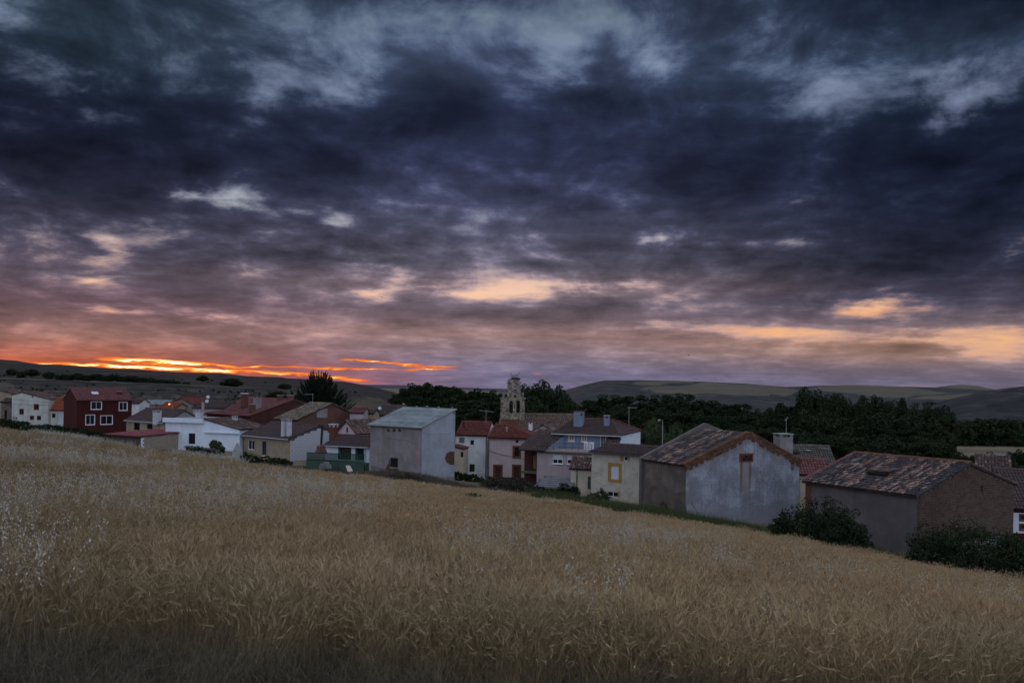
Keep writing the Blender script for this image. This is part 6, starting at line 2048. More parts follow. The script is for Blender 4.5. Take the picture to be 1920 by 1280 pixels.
BIGW = [(1512, 728, 205, 44), (1534, 727, 208, 46), (1555, 735, 204, 44), (1576, 739, 208, 42), (1608, 738, 206, 48), (1632, 737, 202, 48), (1655, 746, 204, 44), (1680, 748, 206, 40), (1692, 738, 212, 15), (1712, 752, 202, 48), (1743, 751, 200, 54), (1766, 757, 196, 44), (1777, 775, 192, 34),
        (1520, 765, 180, 66), (1565, 768, 178, 68), (1610, 772, 176, 70), (1660, 775, 174, 72), (1710, 778, 172, 74), (1752, 782, 170, 60), (1540, 806, 150, 70), (1595, 808, 150, 76), (1660, 812, 150, 80), (1725, 815, 150, 76), (1770, 822, 152, 50)]
for (px, top, d, wp) in BIGW:
    tree(px, top, d, wp, 'round' if wp > 20 else 'poplar', 'tall dark tree in the wood rising behind the low brick barn', 'trees of the wood behind the brick barn', var=random.randrange(3), depthk=1.1)
for (px, top, d, wp) in [(1800, 785, 285, 32), (1822, 783, 290, 34), (1846, 782, 288, 34), (1870, 784, 292, 34), (1894, 783, 288, 34), (1918, 785, 290, 34), (1945, 786, 288, 36), (1980, 786, 288, 40)]:
    tree(px, top, d, wp * 1.2, 'bush', 'straight poplar in the row beyond the pale valley meadow', 'poplar row beyond the meadow', depthk=1.5)
for (px, top, d, wp) in [(1806, 852, 172, 20), (1836, 848, 150, 34), (1858, 845, 148, 36), (1884, 850, 146, 36), (1905, 840, 150, 34), (1935, 838, 148, 44), (1820, 866, 138, 40), (1866, 868, 136, 46), (1910, 866, 134, 46)]:
    tree(px, top, d, wp, 'round', 'dark shrubby tree in the clump in front of the pale valley meadow', 'shrubby trees before the meadow', var=1)
tree(1266, 795, 132, 34, 'round', 'small light green round tree behind the big barn roof', var=3)
tree(1226, 786, 138, 44, 'round', 'grey-green tree beside the street lamp behind the cracked cream house', var=3)
# trees on the sunset slope
for (px, top, d, wp, lab) in [(380, 704, 470, 20, 'small square dark tree alone on the terrace skyline'), (434, 709, 455, 36, 'wide rounded dark tree alone on the terrace edge'), (534, 719, 480, 22, 'small dark tree just left of the spiky conifer'),
                              (522, 733, 215, 44, 'rounded dark bush behind the chimneys of the rose-red roof'), (60, 692, 520, 26, 'small tree at the foot of the ridge by the tan gabled house')]:
    q = P(px, top, d)
    u_, v_ = uv(px, top + wp * 0.42)
    tree(px, top, d, wp, 'round', lab, var=0, base_py=top + wp * 0.45 + 4)
hedge = [(22, 690, 15), (40, 694, 17), (92, 696, 18), (112, 700, 16), (128, 700, 20), (146, 698, 18), (163, 701, 20), (182, 699, 22), (200, 702, 22), (216, 700, 20), (232, 704, 22), (247, 702, 20), (262, 706, 22), (278, 706, 20), (294, 709, 20), (312, 710, 20), (330, 712, 16), (350, 714, 14)]
for (px, top, wp) in hedge:
    tree(px, top, 430, wp, 'bush', 'round dark shrub in the hedgerow across the sunset slope', 'shrubs of the hedgerow on the sunset slope', var=0, base_py=top + 14)

# --- the spiky conifer: upswept plumes on a short trunk
r = np.random.default_rng(77)
cq = P(597, 770, 166)
cz0 = gz(cq.x, cq.y) - 0.2
ctop = P(600, 699, 166).z
Hc = ctop - cz0
ce = empty('conifer', (cq.x, cq.y, cz0), 'spiky dark conifer with upswept branch tips against the orange sky', 'tree')
tb, Vn, leaves = Buf(), [], []
tb.tube([(0, 0, 0), (0.05, 0, Hc * 0.3), (0, 0, Hc * 0.6), (0.1, 0, Hc * 0.92)], [0.5, 0.38, 0.22, 0.05], 8)
for i in range(250):
    t_ = r.uniform(0.15, 0.96) if i > 60 else r.uniform(0.55, 0.96)
    an = r.uniform(0, 6.28)
    z = Hc * (0.06 + 0.80 * t_)
    reach = 11.6 * (1 - t_) ** 0.84 * r.uniform(0.66, 1.06) + 0.3
    rise = 0.5 + 1.3 * t_ + r.uniform(0, 1.2)
    p = [Vector((math.cos(an) * reach * s_, math.sin(an) * reach * s_, z + rise * (s_ ** 2.2) - 0.25 * math.sin(s_ * 3.1) * reach * 0.15)) for s_ in (0, 0.3, 0.6, 0.85, 1.0)]
    p[-2] += Vector((0, 0, 0.2))
    p[-1] += Vector((0, 0, 0.55 + 0.35 * r.random()))
    if i % 3 == 0:
        tb.tube(p, [0.10, 0.08, 0.06, 0.04, 0.015], 4, cap=False)
    pa = np.array([tuple(q) for q in p])
    n = int(70 + reach * 30)
    s_ = r.uniform(0.18, 1.0, n) ** 0.8 * 4
    k = np.minimum(s_.astype(int), 3)
    f_ = (s_ - k)[:, None]
    c_ = pa[k] * (1 - f_) + pa[k + 1] * f_
    tang = pa[k + 1] - pa[k]
    tang /= np.linalg.norm(tang, axis=1, keepdims=True) + 1e-9
    w_ = (0.52 * (1 - (s_ / 4) ** 1.6) + 0.03)[:, None]
    c_ = c_ + r.normal(size=(n, 3)) * w_ * 0.55
    dirn = tang * 0.8 + r.normal(size=(n, 3)) * 0.38 + np.array([0, 0, 0.25])
    dirn /= np.linalg.norm(dirn, axis=1, keepdims=True)
    sd = np.cross(dirn, r.normal(size=(n, 3)))
    sd /= np.linalg.norm(sd, axis=1, keepdims=True)
    L = r.uniform(0.25, 0.6, n)[:, None]
    leaves.append(np.stack([c_ - sd * 0.06, c_ + dirn * L * 0.5 + sd * 0.02, c_ + dirn * L, c_ + sd * 0.07], 1))
tb.build('trunk', BARK, origin=None).parent = ce
LV = np.concatenate(leaves)
o = bpy.data.objects.new('crown', np_mesh('crown', LV.reshape(-1, 3), np.arange(len(LV) * 4).reshape(-1, 4), [NEED]))
COL.objects.link(o)
o.parent = ce

# --- hedge bushes by the barns, each with its own lobes
def big_bush(px, d, lobes, label, n, seed, size=0.13, m=LEAFD, base_py=None, name='bush'):
    if n < 10000:
        n, size = int(n * 3.2), size * 0.62
    r = np.random.default_rng(seed)
    c = P(px, 1000, d)
    z0 = gz(c.x, c.y) - 0.1
    e = empty(name, (c.x, c.y, z0), label, 'bush')
    pts, b = [], Buf()
    for (lx, ltop, lw) in lobes:
        q = P(lx, ltop, d)
        w_ = lw / F * d
        h_ = q.z - z0
        cx = q.x - c.x
        cp = crown_pts(r, max(14, int(n / len(lobes) / 60)), 60, w_ * 0.5, h_ * 0.5, h_ * 0.48, min(w_, h_) * 0.15, top=0.9, bottom=1.0)
        cp[:, 0] += cx
        cp[:, 1] += r.uniform(-0.3, 0.3)
        pts.append(cp[cp[:, 2] > -0.15])
        for k in range(5):
            an = r.uniform(0, 6.28)
            b.tube([(cx, 0, 0), (cx + math.cos(an) * w_ * 0.2, math.sin(an) * w_ * 0.2, h_ * 0.45), (cx + math.cos(an) * w_ * 0.35, math.sin(an) * w_ * 0.3, h_ * 0.85)], [0.06, 0.04, 0.012], 5)
    C_ = np.concatenate(pts)
    V, Q = leaf_quads(C_, size, r)
    b.build('stem', BARK).parent = e
    o = bpy.data.objects.new('foliage', np_mesh('foliage', V, Q, [m]))
    COL.objects.link(o)
    o.parent = e
    return e
big_bush(1540, 60, [(1500, 938, 92), (1545, 928, 96), (1580, 948, 84), (1604, 985, 64), (1472, 962, 52), (1540, 945, 140), (1560, 975, 110)], 'big dark bush growing between the two barns', 26000, 1, 0.095)
big_bush(1815, 51, [(1765, 982, 110), (1810, 976, 120), (1860, 984, 120), (1905, 1006, 100), (1732, 1000, 62), (1825, 990, 210), (1950, 1010, 120), (1780, 1010, 120)], 'biggest dark bush in front of the adobe brick gable', 34000, 2, 0.09)
big_bush(880, 103, [(860, 884, 48), (884, 889, 44), (906, 897, 36)], 'dark shrub at the foot of the white house', 4500, 3, 0.16)
big_bush(945, 92, [(920, 893, 46), (945, 890, 60), (968, 893, 50), (986, 902, 34)], 'grey-brown bramble heap before the pink house doors', 5000, 4, 0.14, leaf_mat('bramble', (0.035, 0.034, 0.024), (0.085, 0.078, 0.06)))
big_bush(1020, 88, [(1008, 910, 40), (1035, 914, 40)], 'low dark weeds at the foot of the grey lean-to', 2500, 5, 0.13)
big_bush(1062, 87, [(1058, 904, 26), (1074, 910, 26)], 'dark green shrub between lean-to and cream outbuilding', 2500, 6, 0.13)
big_bush(1122, 85, [(1112, 922, 26), (1128, 916, 24), (1134, 924, 22)], 'small olive shrub at the foot of the cracked cream house', 2200, 7, 0.12, LEAF2)
big_bush(755, 92, [(742, 886, 34), (762, 886, 36), (775, 890, 30)], 'dry shrub below the doorway of the grey barn', 2200, 8, 0.12, leaf_mat('bramble', (0, 0, 0), (0, 0, 0)))
big_bush(515, 108, [(500, 855, 50), (522, 858, 44), (535, 862, 30)], 'dark thorny scrub below the block-walled house', 3500, 9, 0.15)
big_bush(470, 108, [(462, 848, 26), (478, 852, 24)], 'dark scrub beside the pointed white slab', 2000, 10, 0.14)
big_bush(405, 112, [(402, 822, 22), (412, 828, 20)], 'leafy green shrub in front of the bluish white wall', 1800, 11, 0.26, LEAF2)
big_bush(366, 113, [(358, 834, 24), (372, 836, 26)], 'low dark shrub under the barred window', 1600, 12, 0.15)
big_bush(35, 142, [(22, 782, 34), (42, 788, 30), (8, 784, 30)], 'dark bush in front of the white gabled house', 3000, 13, 0.2)
big_bush(90, 138, [(62, 794, 50), (88, 795, 56), (115, 797, 60), (142, 800, 56), (168, 805, 56), (192, 810, 50)], 'low dark scrub below the garage and the dark red house', 9000, 14, 0.2)
big_bush(215, 126, [(205, 815, 26), (228, 819, 24)], 'dark scrub under the sheet-roofed shed eave', 1500, 15, 0.16)

# ------------------------------------------------------------------ instanced vegetation
def ribbons(r, base, h, az, lean, width, K=3, taper=0.35, droop=0.0, z0=None):
    """n curved blades; returns verts (n,K+1,2,3) and the tip position/direction"""
    n = len(h)
    t_ = np.linspace(0, 1, K + 1)[None, :]
    off = lean[:, None] * h[:, None] * t_ ** 2
    z = h[:, None] * t_ * (1 - 0.12 * lean[:, None] * t_) - droop * h[:, None] * t_ ** 3
    if z0 is not None:
        z = z + z0[:, None]
    cx = base[:, 0:1] + np.cos(az)[:, None] * off
    cy = base[:, 1:2] + np.sin(az)[:, None] * off
    ctr = np.stack([cx, cy, z], -1)
    sa = r.uniform(0, 6.28, n)
    side = np.stack([np.cos(sa), np.sin(sa), np.zeros(n)], -1)[:, None, :]
    w_ = (width[:, None] * (1 - (1 - taper) * t_))[..., None] * 0.5
    V = np.stack([ctr - side * w_, ctr + side * w_], 2)
    return V, ctr
def rib_faces(n, K, off=0):
    base = (np.arange(n) * (K + 1) * 2)[:, None, None]
    k = (np.arange(K) * 2)[None, :, None]
    q = np.array([0, 1, 3, 2])[None, None, :]
    return (base + k + q).reshape(-1, 4) + off
def cereal(seed, size, n, wst, ears=True, leaves=1.0, H=(0.62, 0.85), ear_l=0.085, ear_w=0.013, awn=True, lean=0.25):
    r = np.random.default_rng(seed)
    base = r.uniform(-size / 2, size / 2, (n, 2))
    h = r.uniform(*H, n)
    az = r.uniform(0, 6.28, n)
    ln = np.abs(r.normal(0, lean, n)).clip(0, 0.9)
    Vs, Fs, Ms = [], [], []
    cnt = 0
    V, ctr = ribbons(r, base, h, az, ln, np.full(n, wst) * r.uniform(0.7, 1.2, n), 3, 0.6)
    Vs.append(V.reshape(-1, 3)); Fs.append(rib_faces(n, 3)); Ms.append(np.zeros(n * 3, int)); cnt += V.size // 3
    tip, prev = ctr[:, -1], ctr[:, -2]
    d = tip - prev
    d /= np.linalg.norm(d, axis=1, keepdims=True)
    if ears:
        nod = r.uniform(-0.9, 0.5, n)
        d2 = d.copy()
        d2[:, 2] += nod * 0.8
        d2[:, 0] += np.cos(az) * 0.35
        d2[:, 1] += np.sin(az) * 0.35
        d2 /= np.linalg.norm(d2, axis=1, keepdims=True)
        for rot in range(2):
            sd = np.cross(d2, r.normal(size=(n, 3)))
            sd /= np.linalg.norm(sd, axis=1, keepdims=True)
            L = (ear_l * r.uniform(0.75, 1.25, n))[:, None]
            prof = [(0.0, 0.3), (0.35, 1.0), (0.75, 0.85), (1.05, 0.15)]
            V = np.stack([np.stack([tip + d2 * L * p_ - sd * ear_w * 0.5 * w_, tip + d2 * L * p_ + sd * ear_w * 0.5 * w_], 1) for p_, w_ in prof], 1)
            Vs.append(V.reshape(-1, 3)); Fs.append(rib_faces(n, 3, cnt)); Ms.append(np.ones(n * 3, int)); cnt += V.size // 3
        if awn:
            for k in range(3):
                dd = d2 + r.normal(size=(n, 3)) * 0.22
                sd = np.cross(dd, r.normal(size=(n, 3)))
                sd /= np.linalg.norm(sd, axis=1, keepdims=True)
                p0 = tip + d2 * ear_l * r.uniform(0.3, 0.9, n)[:, None]
                V = np.stack([p0 - sd * 0.0012, p0 + sd * 0.0012, p0 + dd * 0.08 + sd * 0.0003, p0 + dd * 0.08 - sd * 0.0003], 1)
                Vs.append(V.reshape(-1, 3)); Fs.append(np.arange(n * 4).reshape(n, 4) + cnt); Ms.append(np.ones(n, int)); cnt += n * 4
    m = int(n * leaves)
    if m:
        ix = r.integers(0, n, m)
        zz = h[ix] * r.uniform(0.15, 0.7, m)
        ll = r.uniform(0.14, 0.3, m)
        V, _ = ribbons(r, base[ix] + 0.0, ll, r.uniform(0, 6.28, m), r.uniform(0.5, 1.5, m), np.full(m, wst * 1.5), 3, 0.15, droop=0.7, z0=zz)
        Vs.append(V.reshape(-1, 3)); Fs.append(rib_faces(m, 3, cnt)); Ms.append(np.zeros(m * 3, int)); cnt += V.size // 3
    return np.concatenate(Vs), np.concatenate(Fs), np.concatenate(Ms)
def oats(seed, n, size, sp_l=0.024, sp_w=0.007, wst=0.003, H=(0.85, 1.2), nsp=16):
    r = np.random.default_rng(seed)
    base = r.uniform(-size / 2, size / 2, (n, 2))
    h = r.uniform(*H, n)
    az = r.uniform(0, 6.28, n)
    ln = r.uniform(0.05, 0.4, n)
    V, ctr = ribbons(r, base, h, az, ln, np.full(n, wst), 4, 0.4)
    Vs, Fs, Ms = [V.reshape(-1, 3)], [rib_faces(n, 4)], [np.zeros(n * 4, int)]
    cnt = V.size // 3
    tip, mid = ctr[:, -1], ctr[:, -2]
    m = n * nsp
    ix = np.repeat(np.arange(n), nsp)
    t_ = r.uniform(0, 1, m)[:, None]
    axis = mid[ix] * (1 - t_) + (tip[ix] + (tip[ix] - mid[ix]) * 0.3) * t_
    off = r.normal(size=(m, 3)) * np.array([0.055, 0.055, 0.02]) * (1.2 - t_)
    p0 = axis + off
    d = np.stack([r.normal(0, 0.35, m), r.normal(0, 0.35, m), -np.ones(m)], -1)
    d /= np.linalg.norm(d, axis=1, keepdims=True)
    sd = np.cross(d, r.normal(size=(m, 3)))
    sd /= np.linalg.norm(sd, axis=1, keepdims=True)
    L, w_ = sp_l * r.uniform(0.7, 1.3, m)[:, None], sp_w
    V = np.stack([p0, p0 + d * L * 0.45 + sd * w_, p0 + d * L, p0 + d * L * 0.45 - sd * w_], 1)
    Vs.append(V.reshape(-1, 3)); Fs.append(np.arange(m * 4).reshape(m, 4) + cnt); Ms.append(np.ones(m, int)); cnt += m * 4
    V = np.stack([axis - 0.0006, axis + 0.0006, p0 + 0.0006, p0 - 0.0006], 1)
    Vs.append(V.reshape(-1, 3)); Fs.append(np.arange(m * 4).reshape(m, 4) + cnt); Ms.append(np.zeros(m, int)); cnt += m * 4
    return np.concatenate(Vs), np.concatenate(Fs), np.concatenate(Ms)
def tuft(seed, n, size, H=(0.3, 0.7), wst=0.006, lean=0.5, droop=0.25):
    r = np.random.default_rng(seed)
    base = r.normal(0, size / 3.2, (n, 2))
    V, _ = ribbons(r, base, r.uniform(*H, n), r.uniform(0, 6.28, n), np.abs(r.normal(0, lean, n)), np.full(n, wst) * r.uniform(0.6, 1.3, n), 4, 0.12, droop=droop)
    return V.reshape(-1, 3), rib_faces(n, 4), np.zeros(n * 4, int)
def crop_mat(name, c1, c2, c3_, rough=0.9):
    """ripe crop: each stalk its own tone, broad patches of redder and greyer growth, a vignette painted on the left"""
    m, t, b = new_mat(name)
    rr = t.n('ShaderNodeNewGeometry').outputs['Random Per Island']
    pos = t.n('ShaderNodeNewGeometry').outputs['Position']
    pn = t.sm(t.noise(pos, 0.10, 5, 0.6), 0.38, 0.64)
    pn2 = t.sm(t.noise(pos, 0.55, 4, 0.6), 0.40, 0.66)
    col = t.mix(pn, (*c1, 1), (*c2, 1))
    col = t.mix(t.m('MULTIPLY', pn2, 0.6), col, (*c3_, 1))
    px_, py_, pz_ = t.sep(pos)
    weedy_vignette = t.sm(t.m('ADD', t.m('DIVIDE', px_, t.m('ADD', py_, 6.0)), t.m('MULTIPLY', t.m('SUBTRACT', t.noise(pos, 0.22, 4, 0.6), 0.5), 0.7)), -0.12, -0.55)
    col = t.mix(t.m('MULTIPLY', weedy_vignette, 0.75), col, tuple(x * k_ for x, k_ in zip(c1, (0.50, 0.54, 0.58))) + (1,))  # darker to the left: weedy growth plus an edge vignette put into the colour
    col = t.mix(t.m('MULTIPLY', rr, 0.42), col, tuple(x * 1.35 for x in c1) + (1,))
    t.put(b.inputs['Base Color'], col)
    b.inputs['Roughness'].default_value = rough
    b.inputs['Specular IOR Level'].default_value = 0.15
    return m
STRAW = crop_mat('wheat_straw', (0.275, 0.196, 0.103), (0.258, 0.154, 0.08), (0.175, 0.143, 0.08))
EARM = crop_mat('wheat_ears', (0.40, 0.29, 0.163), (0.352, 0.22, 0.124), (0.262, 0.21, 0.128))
OATM = leaf_mat('oat_spikelets', (0.36, 0.33, 0.28), (0.56, 0.53, 0.47))
OATS = leaf_mat('oat_stems', (0.24, 0.21, 0.15), (0.34, 0.30, 0.22))
DRYG = leaf_mat('dry_grass', (0.02, 0.018, 0.012), (0.14, 0.12, 0.085))
GRNG = leaf_mat('green_weeds', (0.035, 0.05, 0.018), (0.085, 0.10, 0.04))
GREYG = leaf_mat('grey_weeds', (0.055, 0.05, 0.036), (0.15, 0.13, 0.10))
def proto_collection(name, meshes):
    c = bpy.data.collections.new(name)
    for i, me in enumerate(meshes):
        o = bpy.data.objects.new(f'{name}_{i:02d}', me)
        c.objects.link(o)
    return c
def scatter(name, label, coll, nvar, XY, scale, lift=0.0, tilt=0.08, Z=None):
    """one stuff object whose points carry crop clumps"""
    XY = np.asarray(XY)
    n = len(XY)
    Z = (zg(XY[:, 0], XY[:, 1]) if Z is None else Z) + lift
    me = bpy.data.meshes.new(name)
    me.vertices.add(n)
    me.vertices.foreach_set('co', np.column_stack([XY, Z]).astype(np.float32).ravel())
    r = np.random.default_rng(n)
    a = me.attributes.new('rot', 'FLOAT_VECTOR', 'POINT')
    a.data.foreach_set('vector', np.column_stack([r.normal(0, tilt, n), r.normal(0, tilt, n), r.uniform(0, 6.28, n)]).astype(np.float32).ravel())
    a = me.attributes.new('scl', 'FLOAT', 'POINT')
    a.data.foreach_set('value', (np.broadcast_to(scale, n) * r.uniform(0.85, 1.15, n)).astype(np.float32))
    a = me.attributes.new('pick', 'INT', 'POINT')
    a.data.foreach_set('value', r.integers(0, nvar, n).astype(np.int32))
    o = bpy.data.objects.new(name, me)
    COL.objects.link(o)
    ng = bpy.data.node_groups.new(name, 'GeometryNodeTree')
    ng.interface.new_socket('Geometry', in_out='INPUT', socket_type='NodeSocketGeometry')
    ng.interface.new_socket('Geometry', in_out='OUTPUT', socket_type='NodeSocketGeometry')
    N_ = ng.nodes
    gi, go = N_.new('NodeGroupInput'), N_.new('NodeGroupOutput')
    ip, ci = N_.new('GeometryNodeInstanceOnPoints'), N_.new('GeometryNodeCollectionInfo')
    ci.inputs['Collection'].default_value = coll
    ci.inputs['Separate Children'].default_value = True
    ci.inputs['Reset Children'].default_value = True
    def attr(nm, tp):
        q = N_.new('GeometryNodeInputNamedAttribute')
        q.data_type = tp
        q.inputs['Name'].default_value = nm
        return q.outputs['Attribute']
    L_ = ng.links
    L_.new(gi.outputs[0], ip.inputs['Points'])
    L_.new(ci.outputs[0], ip.inputs['Instance'])
    ip.inputs['Pick Instance'].default_value = True
    L_.new(attr('pick', 'INT'), ip.inputs['Instance Index'])
    L_.new(attr('rot', 'FLOAT_VECTOR'), ip.inputs['Rotation'])
    L_.new(attr('scl', 'FLOAT'), ip.inputs['Scale'])
    L_.new(ip.outputs[0], go.inputs[0])
    md = o.modifiers.new('scatter', 'NODES')
    md.node_group = ng
    o['label'] = label
    stuff(o)
    return o
def mk(parts, mats, name):
    return np_mesh(name, parts[0], parts[1], mats, parts[2])
def wedge(r, n, r0, r1, a0=-46, a1=46):
    rr = np.sqrt(r.uniform(r0 * r0, r1 * r1, n))
    aa = np.radians(r.uniform(a0, a1, n))
    return np.column_stack([rr * np.sin(aa), rr * np.cos(aa)])
def infield(XY, near=6.5, margin=0.0):
    px = 960 + XY[:, 0] / np.maximum(XY[:, 1], 0.1) * F
    ed = np.interp(px, [e[0] for e in EDGE], [e[2] for e in EDGE])
    r_ = np.hypot(XY[:, 0], XY[:, 1])
    jag = 0.5 * np.sin(XY[:, 0] * 1.7) + 0.35 * np.sin(XY[:, 0] * 4.1 + 1.0)
    return (XY[:, 1] < ed - margin) & (XY[:, 1] > near + 0.35 * jag + 0.9 * (vnoise(XY[:, 0] * 1.1 + 30, XY[:, 1] * 0.3 + 30, 77) - 0.5))
rs = np.random.default_rng(5)
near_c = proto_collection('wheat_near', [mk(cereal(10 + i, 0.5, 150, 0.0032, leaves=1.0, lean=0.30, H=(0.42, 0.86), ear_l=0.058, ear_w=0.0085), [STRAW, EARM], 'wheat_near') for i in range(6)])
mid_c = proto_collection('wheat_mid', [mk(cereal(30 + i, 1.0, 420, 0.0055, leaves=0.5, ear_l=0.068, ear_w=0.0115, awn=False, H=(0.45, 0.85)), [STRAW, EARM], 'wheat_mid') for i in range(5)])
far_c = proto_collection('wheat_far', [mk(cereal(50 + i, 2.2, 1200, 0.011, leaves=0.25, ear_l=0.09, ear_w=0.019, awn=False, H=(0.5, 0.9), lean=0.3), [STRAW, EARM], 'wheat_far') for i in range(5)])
XY = wedge(rs, 2300, 5.8, 19)
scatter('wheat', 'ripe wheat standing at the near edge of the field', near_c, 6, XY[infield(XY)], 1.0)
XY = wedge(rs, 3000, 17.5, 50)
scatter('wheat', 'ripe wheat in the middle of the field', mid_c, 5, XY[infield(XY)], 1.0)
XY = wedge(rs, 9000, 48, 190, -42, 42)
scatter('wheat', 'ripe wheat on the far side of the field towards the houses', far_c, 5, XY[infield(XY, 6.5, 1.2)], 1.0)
# wild oats in drifts, thicker on the sunset side
oat_c = proto_collection('wild_oats', [mk(oats(70 + i, 5, 0.5), [OATS, OATM], 'wild_oats') for i in range(5)])
oat_f = proto_collection('wild_oats_far', [mk(oats(80 + i, 9, 1.2, 0.05, 0.016, 0.007, (0.8, 1.25), 14), [OATS, OATM], 'wild_oats_far') for i in range(4)])
def drift(XY, seed, thr, left):
    k = vnoise(XY[:, 0] * 0.45 + 50, XY[:, 1] * 0.22 + 50, seed) * 0.6 + vnoise(XY[:, 0] * 1.5 + 90, XY[:, 1] * 0.8 + 90, seed + 3) * 0.4
    az = np.degrees(np.arctan2(XY[:, 0], XY[:, 1]))
    return k + left * np.clip(-az / 33, -0.6, 1.0) > thr
XY = wedge(rs, 5200, 5.6, 36)
XY = XY[infield(XY, 6.0) & drift(XY, 21, 0.64, 0.18)]
scatter('wild_oats', 'pale wild oats nodding above the near wheat', oat_c, 5, XY, 1.0)
XY = wedge(rs, 6500, 34, 150, -42, 42)
XY = XY[infield(XY) & drift(XY, 22, 0.68, 0.22)]
scatter('wild_oats', 'pale drifts of wild oats across the far wheat', oat_f, 4, XY, 1.0)
# rough grass in front of the crop
gr_c = proto_collection('rough_grass', [mk(tuft(90 + i, 70, 0.55, (0.25, 0.85), 0.0045, 0.75, 0.35), [DRYG], 'rough_grass') for i in range(5)])
XY = wedge(rs, 1900, 1.6, 8.0, -60, 60)
XY = XY[(XY[:, 1] < 6.6) & (vnoise(XY[:, 0] * 1.3 + 9, XY[:, 1] * 1.3 + 9, 4) > 0.3)]
scatter('rough_grass', 'tangled dull grass on the bank in front of the crop', gr_c, 5, XY, 0.9)
# verge between crop and houses
def strip(n, px0, px1, d0, d1, seed):
    r = np.random.default_rng(seed)
    px = r.uniform(px0, px1, n)
    ed = np.interp(px, [e[0] for e in EDGE], [e[2] for e in EDGE])
    d = ed + r.uniform(d0, d1, n)
    return np.column_stack([(px - 960) / F * d, d])
wg_c = proto_collection('green_weeds', [mk(tuft(110 + i, 90, 1.0, (0.5, 1.55), 0.022, 0.35, 0.15), [GRNG], 'green_weeds') for i in range(4)])
wd_c = proto_collection('dry_weeds', [mk(tuft(120 + i, 80, 1.1, (0.2, 0.75), 0.022, 0.5, 0.15), [GREYG], 'dry_weeds') for i in range(4)])
scatter('green_weeds', 'dark green weeds along the crop edge below the cream house and barns', wg_c, 4, np.concatenate([strip(2200, 990, 1520, 0.2, 6.0, 1), strip(700, 1480, 1960, 0.2, 3.0, 2)]), 1.0)
scatter('dry_weeds', 'grey-brown dry weeds between crop and houses', wd_c, 4, np.concatenate([strip(2400, 560, 1010, 0.0, 8.0, 3), strip(2000, -60, 560, -0.2, 6.0, 4), strip(500, 1000, 1900, -0.6, 0.6, 5)]), 1.0)
# tall dry grass where the crop meets the scrub below the dark red house
XY = np.concatenate([strip(260, 60, 250, -1.6, 0.6, 8), strip(120, 330, 460, -1.0, 0.5, 9)])
scatter('wild_oats', 'tall pale oats along the crop edge below the dark red house', oat_f, 4, XY, 1.25)
# scrub dotting the hillsides
shrub_c = proto_collection('hill_scrub', [VARS['bush', i][0] for i in range(3)])
def on_hill(h_, n, px0, px1, t0, t1, seed):
    r_ = np.random.default_rng(seed)
    u_ = (r_.uniform(px0, px1, n) - 960) / F
    t_ = r_.uniform(t0, t1, n)
    d_ = h_['df'] + (h_['dc'] - h_['df']) * t_
    x_ = u_ * d_
    keep = vnoise(x_ / 14 + 40, d_ / 22 + 40, seed) > 0.5
    return np.column_stack([x_, d_])[keep], hill_height(h_, x_, d_)[keep]
for (h_, n, px0, px1, t0, t1, sd, sc, lab) in ((hA, 1200, -80, 760, 0.0, 0.9, 31, 0.10, 'low dark scrub dotting the terrace slope behind the village'), (hB, 700, -80, 700, 0.02, 0.5, 32, 0.20, 'dark scrub dotting the long ridge under the sunset')):
    XY, Z = on_hill(h_, n, px0, px1, t0, t1, sd)
    scatter('hill_scrub', lab, shrub_c, 3, XY, sc * np.random.default_rng(sd).uniform(0.5, 1.4, len(XY)), -0.1, 0.05, Z)
# green weeds standing in the crop
wp = leaf_mat('field_weed_leaves', (0.03, 0.05, 0.02), (0.07, 0.10, 0.035))
def weed_plant(px, py, hpx, label, seed):
    u_, v_ = uv(px, py)
    d = 10.0
    for _ in range(60):
        z = gz(u_ * d, d) + 0.55
        d += ((EYE + v_ * d) - z) / max(0.05, -(v_)) * 0.25
        d = min(max(d, 4.0), 160.0)
    r = np.random.default_rng(seed)
    x, y = u_ * d, d
    z0 = gz(x, y)
    Hh = 0.6 + hpx / F * d
    wd_ = max(hpx / F * d * 0.6, 0.06)
    C_ = np.column_stack([r.normal(0, wd_, 260), r.normal(0, wd_, 260), r.uniform(0.25, 1.0, 260) * Hh])
    V, Q = leaf_quads(C_, max(0.03, hpx / F * d * 0.28), r, aspect=2.2)
    e = empty('weed_plant', (x, y, z0), label, 'weed')
    b = Buf()
    for k in range(4):
        b.tube([(0, 0, 0), (r.normal(0, wd_ * 0.4), r.normal(0, wd_ * 0.4), Hh * 0.5), (r.normal(0, wd_ * 0.8), r.normal(0, wd_ * 0.8), Hh * 0.95)], [0.01, 0.008, 0.004], 4)
    b.build('stem', GRNG).parent = e
    o = bpy.data.objects.new('leaves', np_mesh('leaves', V, Q, [wp]))
    COL.objects.link(o)
    o.parent = e
weed_plant(884, 940, 14, 'grassy green weed tuft at the far edge of the wheat below the grey barn', 1)
weed_plant(470, 986, 11, 'dark green weed alone in the wheat on the sunset side', 2)
weed_plant(1252, 1070, 20, 'leafy green weed in the wheat, the paler one of two below the barn', 3)
weed_plant(1280, 1075, 14, 'dark leafy weed in the wheat beside the paler one below the barn', 4)
weed_plant(838, 998, 10, 'small dark weed in the middle of the wheat', 5)
weed_plant(866, 1050, 9, 'tiny dark weed in the wheat nearer than the middle one', 6)
weed_plant(1184, 998, 9, 'small weed in the wheat below the cracked cream house', 7)

